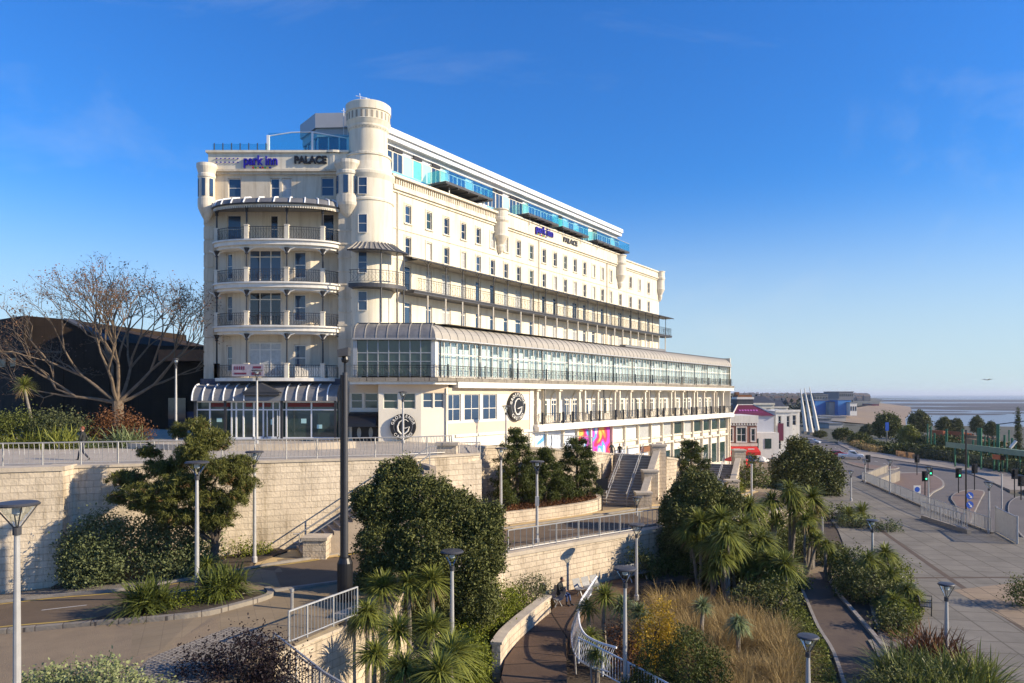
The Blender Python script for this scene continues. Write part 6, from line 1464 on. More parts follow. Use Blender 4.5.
for i,(px,py,k,sc,lb) in enumerate(((868,560,.056,1.2,'left of the pair'),(885,552,.057,1.2,'right of the pair'),(908,590,.052,1.1,'lower one nearest the park bench'),(893,600,.051,.9,'low one in front of the park bench'),(770+120,575,.055,1.0,'behind the lower one'))):
    cordyline('bushy cordyline by the plaza: '+lb,(px-512)*k,k*740,-11.2,[(0,0,(HZ-py)*k+11.2),(.5,.1,(HZ-py)*k+10.7,.8)],L=.85*sc,n=120,w_=.042,mat='cordyel' if i<2 else 'cord',skirt=False)
for i,(px,py,k) in enumerate(((862,512,.088),(848,515,.086),(905-20,505,.094))[:2]):
    cordyline('low cordyline on the plaza edge bed: '+['right one','left one'][i],(px-512)*k,k*740,-11.2,[(0,0,max(.8,(HZ-py)*k+11.2))],L=1.3,n=110,w_=.07,mat='cordyel',skirt=False)
# shrubs of the garden
def sh(name,label,px,py,z,bl,mat,size,dens,**k_):
    x,y=at(px,py,z); return bush(name,label,x,y,z,bl,mat,size,dens,**k_)
sh('evergreen_shrub','low dark green shrub bank left of the middle cordylines',676,585,-11.2,[(0,0,.8,1.4,.9,.9),(1.4,.5,.9,1.2,.9,1.0),(-1.2,.3,.8,.9,.8,.9)],'midgreen',.07,.8)
phormium('clump of arching green strap leaves above the dark shrub bank',*at(668,568,-10.9),-10.5,1.7,520,'cord',.045,.7,lo=.1,droop=.45)
phormium('second clump of arching strap leaves beside the pale wall end',*at(690,572,-10.9),-10.7,1.5,420,'cordlight',.04,.6,lo=.1,droop=.5)
sh('evergreen_shrub','dark bush below the pale wall, left of the strap leaves',640,590,-11.2,[(0,0,1.3,.8,.7,1.2),(.7,.2,1.0,.7,.7,1.0)],'holm',.065,.7)
sh('evergreen_shrub','low round shrub in front of the farther stairs',735,525,-11.0,[(0,0,.8,1.2,1.0,.9),(1.9,.4,.7,1.3,1.0,.8),(-1.8,0,1.0,1.3,1.0,1.1)],'olive',.09,.8)
sh('evergreen_shrub','dark shrub mass behind the middle cordylines',745,560,-11.2,[(0,0,1.0,2.0,1.2,1.1),(2.4,.5,1.0,1.6,1.1,1.1),(-2.2,.2,1.2,1.5,1.1,1.2),(1.0,-1.8,.8,1.6,1.0,.9)],'midgreen',.08,.8)
sh('evergreen_shrub','dark shrub at the foot of the bare stemmed cordylines',778,618,-11.2,[(0,0,.9,1.1,.8,1.0),(-1.4,.3,.7,1.0,.8,.8)],'holm',.07,.8)
sh('evergreen_shrub','low grey-green clipped shrub on the plaza edge',855,527,-11.2,[(0,0,.35,1.8,.9,.5),(1.8,-1.6,.3,1.3,.8,.4)],'euc',.09,.8)
sh('evergreen_shrub','green shrub behind the plaza cordylines',845,523,-11.2,[(0,2,.6,1.6,1.0,.8)],'midgreen',.09,.8)
sh('autumn_shrub','bright yellow autumn shrub right of the lamp post',657,664,-11.2,[(0,0,1.5,.75,.6,1.2),(.35,-.3,.8,.6,.6,.8),(-.6,-.9,.7,.6,.5,.7)],'autumn',.05,.6,per=16,sig=.2)
sh('autumn_shrub','rust and yellow low shrub beside the guard rail',628,675,-11.2,[(0,0,.7,.7,.6,.7),(-.3,1.6,.8,.6,.6,.7)],'redbrown',.05,.4,per=16,sig=.2)
sh('bushy_conifer','dense dark green clipped conifer shrub at the bottom edge, largest',688,712,-11.2,[(0,0,1.6,.9,.8,1.4),(-1.1,.3,1.2,.8,.7,1.2),(.9,.2,1.1,.7,.7,1.1)],'conif',.05,.9,aspect=.35,per=22,sig=.1,up=.6)
sh('bushy_conifer','dark green conifer shrub with upright sprays left of the yellow leaves at the bottom edge',640,712,-11.2,[(0,0,.7,.7,.6,.7)],'conif',.05,.9,aspect=.35,per=22,sig=.1,up=.6)
sh('evergreen_shrub','dark shrub in the bed left of the park bench',870,603,-11.2,[(0,0,.9,1.2,1.0,1.0),(1.2,-.6,.6,.9,.8,.7),(-.6,1.2,.8,1.0,.9,.9)],'holm',.07,.8)
sh('yellow_green_shrub','yellow-green shrub behind the lower plaza cordyline',893,590,-11.2,[(0,0,.9,1.0,.8,.8)],'lime',.06,.8)
sh('yellow_green_shrub','low yellow-green shrub beside the park bench',903,620,-11.2,[(0,0,.4,.6,.5,.4)],'lime',.05,.8)
sh('evergreen_shrub','round green bush at the right edge of the plaza',1030,607,-11.2,[(0,0,.7,1.0,.9,.8)],'midgreen',.06,.8)
for i,(px,py,L_,mt,lb) in enumerate(((930,668,1.5,'redbrown','dark reddish flax clump behind the others'),(905,690,1.5,'yucca','left dark green flax clump beside the path kerb'),(940,700,1.5,'yucca','green flax clump in the middle around the lamp post'),(975,695,1.45,'cord','right green flax clump near the steps rail'),(915,715,1.4,'cord','lowest left flax clump at the bottom edge'),(960,722,1.4,'cord','lowest right flax clump at the bottom edge'))):
    phormium(lb,*at(px,py,-11.2),-11.0,L_*1.35,520,mt,.035,.45,lo=.2,droop=.22)
sh('evergreen_shrub','dark shrub under the flax clumps at the bottom right',895,712,-11.2,[(0,0,.7,1.2,.8,.8),(1.5,0,.7,1.2,.8,.7)],'holm',.05,.8)
for px,py,hh,rx,mt,lb in ((705,585,1.5,1.5,'midgreen','dark leafy bush between the stems of the middle cordylines, left'),(738,592,1.4,1.6,'holm','dark leafy bush between the stems of the middle cordylines, centre'),(768,590,1.5,1.5,'midgreen','dark leafy bush between the stems of the middle cordylines, right'),(800,560,1.2,1.3,'holm','dark bush below the rear cordylines'),(783,545,1.5,1.5,'midgreen','leafy green bush behind the rear cordylines'),(720,545,1.6,1.7,'olive','olive toned bush behind the middle cordylines'),(690,560,1.3,1.3,'olive','olive toned bush left of the middle cordylines'),(762,525,1.2,1.6,'lime','yellow-green bush in the rear of the garden'),(838,600,1.0,.9,'lime','yellow-green bush at the left kerb of the brown path') if 0 else (795,590,.7,.6,'lime','yellow-green bush at the left kerb of the brown path'),(858,585,1.5,1.2,'midgreen','tall dark bush under the two plaza cordylines'),(893,630,.7,.7,'holm','dark bush at the right kerb of the brown path'),(835,565,.9,.9,'midgreen','bush at the head of the brown path')):
    sh('garden_bush',lb,px,py,-11.2,[(0,0,hh*.65,rx,rx*.8,hh*.8),(rx*.7,.3,hh*.5,rx*.6,rx*.6,hh*.65),(-rx*.7,-.2,hh*.55,rx*.65,rx*.6,hh*.6)],mt,.07,.9)
# ornamental dry grass (nobody could count it)
def scatter_poly(poly,n):
    P_=np.array(poly); lo=P_.min(0); hi=P_.max(0); out=[]
    while len(out)<n:
        q=rng.uniform(lo,hi,(n,2)); x,y=q[:,0],q[:,1]; ins=np.zeros(len(q),bool); j=len(P_)-1
        for i in range(len(P_)):
            c=((P_[i,1]>y)!=(P_[j,1]>y))&(x<(P_[j,0]-P_[i,0])*(y-P_[i,1])/(P_[j,1]-P_[i,1]+1e-12)+P_[i,0]); ins^=c; j=i
        out+=q[ins].tolist()
    return np.array(out[:n])
gpoly=[at(636,620,-11.2),at(655,606,-11.2),at(690,604,-11.2),at(745,618,-11.2),at(795,645,-11.2),at(805,700,-11.2),at(740,720,-11.2),at(700,690,-11.2),at(660,655,-11.2),at(640,640,-11.2)]
cen=scatter_poly(gpoly,300); q=np.repeat(cen,110,0)+rng.normal(size=(300*110,2))*.17; D_=tuft_dirs(len(q),.5,1); hts=np.repeat(rng.uniform(.55,1.25,300),110)[:,None]; D_=D_*hts
V,Fc=blades(np.concatenate([q,np.full((len(q),1),-11.25)],1),D_,1.75,.011,.34); tag(npmesh('ornamental_grass',V,Fc,M['grassdry']),'golden dry ornamental grass in the middle of the garden','grass',kind='stuff')
gp2=[at(790,600,-11.2),at(803,610,-11.2),at(826,650,-11.2),at(842,700,-11.2),at(800,720,-11.2),at(790,660,-11.2),at(770,630,-11.2)]
q=scatter_poly(gp2,16000); P_=np.concatenate([q,-11.2+np.abs(rng.normal(.12,.14,(len(q),1)))],1); tag(foliage('ground_cover',P_,.055,'groundc',None,.5),'low green ground cover between the dry grass and the brown path','ground cover',kind='stuff')
gp3=[(-8,21.5),(-3,19.5),(-.9,27),(-.6,31),(1.5,36),(-.2,37.2),(-3.4,31.5),(-5.5,26.5)]
q=scatter_poly(gp3,12000); P_=np.concatenate([q,-11.2+np.abs(rng.normal(.15,.15,(len(q),1)))],1); tag(foliage('ground_cover',P_,.06,'groundc',None,.5),'low greenery under the cordylines left of the boardwalk','ground cover',kind='stuff')
gp4=[at(625,600,-11.2),at(640,590,-11.2),at(760,575,-11.2),at(800,560,-11.2),at(795,520,-11.2),at(730,520,-11.2),at(660,560,-11.2)]
q=scatter_poly(gp4,14000); P_=np.concatenate([q,-11.2+np.abs(rng.normal(.15,.15,(len(q),1)))],1); tag(foliage('ground_cover',P_,.07,'midgreen',None,.5),'low dark ground cover under the central cordylines','ground cover',kind='stuff')
q=scatter_poly([at(868,600,-11.2),at(895,585,-11.2),at(925,612,-11.2),at(915,640,-11.2),at(890,640,-11.2)],5000); P_=np.concatenate([q,-11.2+np.abs(rng.normal(.12,.12,(len(q),1)))],1); tag(foliage('ground_cover',P_,.06,'groundc',None,.5),'low greenery in the bed beside the park bench','ground cover',kind='stuff')
q=scatter_poly([(-.5,46.9),(2.3,48.9),(5,51.2),(6.2,53.2),(5.5,55),(1,52)],6000); P_=np.concatenate([q,-7.5+np.abs(rng.normal(.15,.12,(len(q),1)))],1); tag(foliage('heather',P_,.06,'redbrown',None,.5),'rust coloured low heather in the conifer planter','ground cover',kind='stuff')
# terrace bed plants on the left
tb=[(-34.5,47.5,'midgreen','dark shrub at the left edge of the terrace bed'),(-32.2,48.5,'midgreen','dark shrub below the leaning cordyline'),(-29.5,48.2,'olive','olive shrub in the middle of the terrace bed'),(-26.3,49,'redbrown','dark red leaved shrub on the terrace near its right end')]
for x,y,mt,lb in tb: bush('terrace_shrub',lb,x,y,-3.5,[(0,0,1.2,1.5,.9,1.3),(1.2,.2,1.0,1.1,.8,1.1),(-1.1,.1,1.0,1.0,.8,1.0)],mt,.07,.85)
for x,y,L_,mt,lb in ((-28.2,46.5,2.3,'cordyel','bright green strap leaved clump behind the walking person'),(-24.9,47.8,2.2,'cordlight','pale strap leaved clump at the right end of the terrace bed'),(-33.4,46.5,2.0,'cord','strap leaved clump near the left edge of the terrace'),(-30.2,47,2.0,'cordyel','green clump left of the walking person'),(-26.9,46.9,1.2,'cordlight','small pale clump between the bright green one and the red shrub'),(-31.6,46.4,1.2,'cord','low spiky clump below the leaning cordyline')):
    phormium(lb,x,y,-3.5,L_,420,mt,.045,.45,lo=.1,droop=.3)
# trees along the sea
def fartree(label,px,py0,py1,wpx,Y,mat,name='seaside_tree',zb=-13.9,sq=.8):
    x=(px-512)*Y/FPX; zt=(HZ-py0)*Y/FPX; r_=wpx/2*Y/FPX; h=zt-zb; cz=zt-h*.42
    j=lambda s:random.uniform(-s,s)*r_
    return crown(name,label,(x,Y,zb),[(x+j(.25),Y,cz+j(.2),r_*random.uniform(.3,.5),r_*.4,h*.2),(x+j(.7),Y,cz+j(.35),r_*random.uniform(.25,.45),r_*.35,h*.16),(x+j(.7),Y,cz+j(.35),r_*random.uniform(.25,.45),r_*.35,h*.16),(x+j(.5),Y,cz+h*.18,r_*.35,r_*.35,h*.15),(x,Y,cz,r_*.6,r_*.6,h*.33),(x-r_*.45,Y,cz-h*.06,r_*.55,r_*.55,h*.30),(x+r_*.45,Y,cz-h*.05,r_*.55,r_*.55,h*.28),(x,Y,cz+h*.1,r_*.5,r_*.5,h*.3)],mat,r_*.075,420,22,r_*.10,group='seaside trees',trunk=.2)
for px,a,b,w_,Y,mt,lb in ((887,411,440,27,205,'midgreen','round tree left of the yellow one, before the beach'),(909,424,441,20,190,'cordyel','round yellow-green tree among the darker seaside trees'),(920,410,432,22,230,'holm','dark round tree right of the yellow one'),(944,416,434,16,235,'holm','dark tree, left one of the joined pair'),(956,417,434,14,235,'holm','dark tree, right one of the joined pair'),(977,415,431,15,240,'holm','dark round tree left of the tall green post'),(991,421,436,15,225,'holm','lower dark tree right of the tall green post'),(843,428,446,20,215,'midgreen','dark shrubby tree by the bend of the seafront road'),(860,433,448,22,200,'midgreen','dark shrubby tree beside the golden grass'),(868,424,440,16,230,'olive','greyish tree behind the shrubby pair'),(820,431,442,13,235,'holm','small dark tree at the foot of the white masts')):
    fartree(lb,px,a,b,w_,Y,mt)
t=thing('cypress','slim dark cypress at the right edge near the green posts','tree',(*at(1018,452,-13.9),-13.9)); x,y=at(1018,452,-13.9); 
P_=clumps([(x,y,-13.9+i*1.0,.9-.06*i,.9-.06*i,.8) for i in range(1,11)],260,20,.2,.5); foliage('crown',P_,.14,'conif',t,.4,.8); MB().tube([(x,y,-14),(x,y,-12)],.15).build('trunk',M['barkd'],t)
# hedge banks along the far pavement
q=[]
for a,b,n_,h in (((1060,481),(955,462),9000,2.6),((955,462),(905,456),7000,3.2),((905,456),(868,449),6000,2.4),((1060,470),(900,445),12000,4.2)):
    p0=np.array(at(*a,-13.9)); p1=np.array(at(*b,-13.9)); t_=rng.random(n_); xy=p0+(p1-p0)*t_[:,None]+rng.normal(size=(n_,2))*np.array([1.2,1.6]); z=-13.9+rng.random(n_)*h*(.75+.25*np.sin(t_*23)); q.append(np.concatenate([xy,z[:,None]],1))
tag(foliage('hedge_bank',np.concatenate(q),.30,'conif',None,.6),'dark hedge and scrub bank behind the far pavement','hedge',kind='stuff')
q=[]
for a,b,n_ in (((848,441),(862,447),2500),((864,447.5),(877,452),2000)):
    p0=np.array(at(*a,-13.4)); p1=np.array(at(*b,-13.4)); t_=rng.random(n_); xy=p0+(p1-p0)*t_[:,None]+rng.normal(size=(n_,2))*.8; q.append(np.concatenate([xy,-13.5+rng.random((n_,1))*1.4],1))
tag(foliage('golden_grass',np.concatenate(q),.22,'grassdry',None,.3,1),'golden ornamental grass strip beside the seafront road','grass',kind='stuff')
# ------------------------------------------------------------ lamps and street furniture
def make_lamp(H_=5.6, hr=.45, label='', two=False):
    t=thing('street_lamp',label,'lamp',(0,0,0),'street lamps')
    MB().tube([(0,0,0),(0,0,H_*.5),(0,0,H_-.65)],[.085,.08,.06],10).build('pole',M['lamppole'],t)
    MB().lathe(0,0,[(.0,0),(.13,0),(.13,.25),(.09,.3)],12).build('base_collar',M['lamppole'],t)
    MB().lathe(0,0,[(.09,H_-.78),(.09,H_-.62),(.06,H_-.6)],12).build('collar',M['darkgrey'],t)
    m=MB()
    for k in range(4):
        a=math.pi/4+k*math.pi/2; m.tube([(.04*math.cos(a),.04*math.sin(a),H_-.65),(hr*.92*math.cos(a),hr*.92*math.sin(a),H_-.12)],.016,5)
    m.build('bracket',M['darkgrey'],t)
    MB().lathe(0,0,[(.05,H_-.6),(.1,H_-.5),(hr*.8,H_-.14)],20).build('glass_cone',M['glass'],t)
    h=MB().lathe(0,0,[(0,H_-.12),(hr,H_-.12),(hr*1.02,H_-.09),(hr*.92,H_-.05),(0,H_-.02)],28).build('lamp_head',M['darkgrey'],t,smooth=False)
    MB().lathe(0,0,[(.03,H_-.35),(.1,H_-.3),(.1,H_-.16)],12).build('reflector',M['fascia'],t)
    return t
LP={}
def lamp(px,py,k,zb,label,hr=.45):
    z=(HZ-py)*k; H_=round(z-zb,2); x=(px-512)*k; y=740*k
    key=(H_,hr)
    if key not in LP: LP[key]=make_lamp(H_,hr,label); o=LP[key]
    else: o=copy_tree(LP[key],label=label)
    o.location=(x,y,zb); return o
lamp(17,500,.0225,-8.8,'nearest lamp post, cut by the bottom edge at the far left')
lamp(197,460,.0392,-8.1,'lamp post rising from the planted island with yuccas')
lamp(254.5,450,.0470,-7.9,'lamp post at the foot of the cream wall left of the stairs',.42)
lamp(452,549,.0365,-11.1,'lamp post in front of the big evergreen',.42)
lamp(537,460,.055,-8.2,'lamp post with a small grey box, beside the railing in front of the conifers',.40)
lamp(636.5,523,.053,-10.9,'lamp post in front of the pale wall end, behind the nearest garden lamp')
lamp(637,496,.068,-10.9,'far small lamp post seen above the railing at the stone stairs',.36)
lamp(625,566,.036,-11.2,'nearest garden lamp post among the cordylines by the boardwalk',.42)
lamp(808,634,.034,-11.2,'lamp post on the ground cover beside the brown path',.36)
lamp(946.5,582,.041,-11.2,'lamp post rising from the flax clumps on the plaza',.32)
lamp(872.5,519,.058,-11.2,'lamp post behind the bushy cordylines on the plaza',.36)
lamp(722,480,.075,-10.4,'lamp post in front of the farther stairs',.34)
lamp(501,447,.060,-8.0,'lamp post left of the three conifers',.36)
lamp(257,369,.0700,-3.5,'lamp post on the terrace in front of the shop banner',.38)
lamp(403,391,.0725,-3.6,'lamp post on the terrace in front of the left round sign',.34)
lamp(506,405,.0800,-5.0,'lamp post beside the right round sign',.34)
lamp(176,358,.074,-3.4,'tall lamp post on the terrace by the right side of the bare tree',.2)
for i,(px,py,yb) in enumerate(((865,459,483),(890,459,493.5),(928.5,466,510.4),(989,481,533))):
    k=11.2/(yb-HZ); lamp(px,py,k,-11.2,['farthest lamp post along the plaza railing','second lamp post along the plaza railing','third lamp post along the plaza railing, beside the two green signals','nearest lamp post at the end of the long plaza railing'][i],.38)
lamp(851,470,.105,-11.2,'small lamp post left of the plaza railing, by the dark evergreen',.3)
def post(name,label,px,y0,y1,z,mat,r=.07,cat='post',group=None):
    x,y=at(px,y1,z); h=(HZ-y0)*y/FPX-z; t=thing(name,label,cat,(x,y,z),group); MB().tube([(x,y,z-.1),(x,y,z+h)],r,8).build('pole',M[mat],t); MB().lathe(x,y,[(0,z+h+.03),(r*1.3,z+h),(r*1.3,z+h-.1),(r,z+h-.12)],10).build('cap',M[mat],t); return t
post('tall_post','pale bare post right of the farther stairs',751.5,464,506,-10.3,'lamppole',.1)
post('tall_post','tall thin black mast beside the two blue road signs',966,430,514,-13.5,'black',.09)
post('tall_post','grey post at the right edge of the seafront road',1001.8,474,508,-13.5,'lamppole',.09)
post('bollard','short pale post in the bed by the sandy landing',822.5,517,533,-11.2,'lamppole',.07)
post('bollard','short steel bollard on the shaded pavement by the ramp railing',292,589,618,-8.3,'steel',.06)
# black column with camera
k=.0389; x,y=(345-512)*k,740*k; t=thing('camera_column','tall black column with a thick base and a camera on top, in front of the cream wall','column',(x,y,-8.3))
m=MB().lathe(x,y,[(.30,-8.4),(.30,-6.55),(.22,-6.35),(.22,-6.3)],18); m.build('thick_base',M['black'],t)
MB().tube([(x,y,-6.5),(x,y,.85)],[.13,.10],14).build('pole',M['darkgrey'],t)
MB().box(x-.15,x-.07,y-.17,y-.05,-6.4,.75).build('cable_duct',M['black'],t)
MB().tube([(x,y,.85),(x,y,1.25)],.05,8).build('neck',M['black'],t)
m=MB(); m.add([(x-.22,y-.3,1.45),(x+.16,y-.22,1.5),(x+.16,y+.25,1.5),(x-.22,y+.2,1.45),(x-.24,y-.3,1.72),(x+.18,y-.22,1.82),(x+.18,y+.25,1.82),(x-.24,y+.2,1.72)],[(0,3,2,1),(4,5,6,7),(0,1,5,4),(1,2,6,5),(2,3,7,6),(3,0,4,7)]); c=m.build('camera_housing',M['darkgrey'],t)
MB().lathe(x,y,[(0,1.2),(.13,1.25),(.15,1.35),(.12,1.46)],12).build('camera_head',M['black'],t)
# traffic lights
M['golit']=M['ledg']
mg,n_,b_=newmat('green_signal_lamp'); b_.inputs['Emission Color'].default_value=(.02,1,.45,1); b_.inputs['Emission Strength'].default_value=2.2; b_.inputs['Base Color'].default_value=(.02,.5,.2,1); M['golit']=mg
def signal(label,px,pyb,H_=3.3,lit=True,facing=1,z=-13.45,big=1.0):
    x,y=at(px,pyb,z); t=thing('traffic_light',label,'traffic light',(x,y,z),'traffic lights')
    MB().tube([(x,y,z-.1),(x,y,z+H_-.5)],.07,8).build('pole',M['black'],t)
    m=MB(); m.box(x-.42*big,x+.42*big,y-.03,y,z+H_-1.25*big,z+H_+.1); m.box(x-.17,x+.17,y-.3,y-.03,z+H_-1.1,z+H_-.02); m.build('signal_head',M['black'],t)
    for i in range(3):
        zc=z+H_-.2-.34*i; m=MB(); m.add([(x+.11*math.cos(a),y-.31,zc+.11*math.sin(a)) for a in np.linspace(0,2*math.pi,12,endpoint=False)][::-1],[tuple(range(12))]); 
        if facing: m.build('signal_lamp',M['golit' if (lit and i==2) else 'darkgrey'],t)
        m=MB(); m.tube([(x+.13*math.cos(a),y-.42,zc+.13*math.sin(a)) for a in np.linspace(0,math.pi,7)],.015,3,False); 
        if facing: m.build('visor',M['black'],t)
    return t
signal('traffic light showing green, left one of the pair by the brown island',925,497,lit=True)
signal('traffic light showing green, right one of the pair by the third plaza lamp',929.5,493,H_=3.6)
signal('traffic light showing green on the small island',958.5,493)
signal('black traffic light seen from behind on the small island',974.5,490,H_=3.6,facing=0,big=1.0)
signal('unlit traffic light across the road near the hedge',917,475,lit=False)
signal('large dark traffic light at the right edge of the road',1014.5,497,H_=3.6,facing=0,big=1.0)
signal('dark traffic light tilted at the right picture edge',1021,500,H_=3.0,facing=0)
signal('small dark signal beyond the subway entrance',868,470,H_=2.6,facing=0,lit=False)
# road signs
def blob_disc(x,y,z,r,n=20): return [(x+r*math.cos(a),y,z+r*math.sin(a)) for a in np.linspace(0,2*math.pi,n,endpoint=False)][::-1]
M['signblue']=pbr('road_sign_blue',(.02,.10,.45),.4,var=0)
x,y=at(969.5,517,-13.45); t=thing('road_sign','two round blue direction signs on one post on the small island','road sign',(x,y,-13.45)); MB().tube([(x,y,-13.5),(x,y,-10.7)],.05).build('post',M['galv'],t)
for zc in (-11.1,-12.1):
    m=MB(); m.box(x-.05,x+.05,y-.06,y-.04,zc-.3,zc+.3); m.build('sign_clip',M['darkgrey'],t); m=MB(); m.add(blob_disc(x,y-.07,zc,.40),[tuple(range(20))]); o=m.build('blue_disc',M['signblue'],t)
    m=MB(); m.add([(x-.2,y-.075,zc+.2),(x-.1,y-.075,zc+.25),(x+.15,y-.075,zc-.1),(x+.22,y-.075,zc),(x+.25,y-.075,zc-.28),(x-.05,y-.075,zc-.22),(x+.05,y-.075,zc-.15)],[(0,1,2,6),(3,4,5)]); m.build('white_arrow',M['white'],t)
x,y=at(917,500,-13.45); t=thing('road_sign','square blue and white sign on the brown island','road sign',(x,y,-13.45)); MB().tube([(x,y,-13.5),(x,y,-11.6)],.05).build('post',M['galv'],t); MB().box(x-.45,x+.45,y-.06,y-.04,-12.6,-11.6).build('board',M['white'],t)
m=MB(); m.add(blob_disc(x,y-.07,-12.1,.33),[tuple(range(20))]); m.build('blue_disc',M['signblue'],t)
x,y=at(602,510,-8.2); t=thing('street_sign','black rectangular sign board on a black post beside the stone stairs','sign',(x,y,-8.2)); MB().tube([(x,y,-8.3),(x,y,-4.9)],.05).build('post',M['black'],t); MB().box(x-.42,x+.42,y-.05,y,-7.0+.2,-6.2+.2).build('board',M['black'],t)
t=thing('junction_box','small grey box strapped to the lamp post by the railing','box',(( 537-512)*.055,40.55,-5.9)); MB().box(1.27,1.48,40.4,40.6,-6.1,-5.6).build('box',M['lamppole'],t)
x,y=at(887,447,-13.9); t=thing('sign_board','blue notice board among the seaside trees','sign',(x,y,-13.9)); MB().tube([(x,y,-14),(x,y,-8)],.1).build('post',M['galv'],t); MB().box(x-.45,x+.45,y-.1,y,-9.6,-7.4).build('board',M['signblue'],t)
# parks, benches, seats
def park_bench(label,px,py,z,rz,mat='darkgrey'):
    x,y=at(px,py,z); t=thing('park_bench',label,'bench',(0,0,0)); 
    for i in range(4): MB().box(-.75,.75,-.22+i*.12,-.13+i*.12,.43,.46).build('seat_slat',M[mat],t)
    for i in range(3): MB().add([(-.75,.24+.03*i,.55+i*.13),(.75,.24+.03*i,.55+i*.13),(.75,.28+.03*i,.64+i*.13),(-.75,.28+.03*i,.64+i*.13),(-.75,.27+.03*i,.55+i*.13),(.75,.27+.03*i,.55+i*.13),(.75,.31+.03*i,.64+i*.13),(-.75,.31+.03*i,.64+i*.13)],[(0,1,2,3),(7,6,5,4),(3,2,6,7),(0,4,5,1)]).build('back_slat',M[mat],t)
    for s in (-.72,.72):
        m=MB(); m.tube([(s,-.25,0),(s,-.25,.45),(s,.24,.45),(s,.34,.95)],.03,6); m.tube([(s,.30,0),(s,.24,.45)],.03,6); m.tube([(s,-.25,.45),(s,-.25,.68),(s,.26,.66)],.025,6); m.build('end_frame',M['black'],t)
    t.location=(x,y,z); t.rotation_euler[2]=rz; return t
park_bench('dark slatted park bench on the plaza beside the cordylines',926,612,-11.2,R(60))
def metal_seats(label,x,y,z,rz,n=4):
    t=thing('metal_seat_row',label,'seat',(0,0,0),'metal seats by the pale wall')
    for i in range(n):
        m=MB(); X=i*.62
        pr_=[(-.24,.45),(-.2,.42),(.05,.40),(.18,.45),(.28,.62),(.36,.88)]
        for a,b in zip(pr_[:-1],pr_[1:]): m.add([(X-.25,a[0],a[1]),(X+.25,a[0],a[1]),(X+.25,b[0],b[1]),(X-.25,b[0],b[1]),(X-.25,a[0],a[1]-.03),(X+.25,a[0],a[1]-.03),(X+.25,b[0],b[1]-.03),(X-.25,b[0],b[1]-.03)],[(0,1,2,3),(7,6,5,4),(0,4,5,1),(1,5,6,2),(3,7,4,0)])
        m.build('seat_shell',M['galvd'],t)
    MB().tube([(-.2,.05,.36),((n-1)*.62+.2,.05,.36)],.035).build('beam',M['galv'],t)
    for X in (0,(n-1)*.62): MB().tube([(X,-.15,0),(X,.05,.36),(X,.25,0)],.03).build('leg',M['galv'],t)
    t.location=(x,y,z); t.rotation_euler[2]=rz; return t
metal_seats('row of four perforated steel seats against the pale wall right of the seated person',3.55,38.4,-10.5,R(38),3)
metal_seats('steel seats at the far end of the boardwalk beside the wall',6.6,41.4,-10.5,R(38),3)
sx_,sy_=at(560,604,-10.5)
SB=metal_seats('pale steel seat on which the person sits',1.95,37.1,-10.5,R(-62),2)
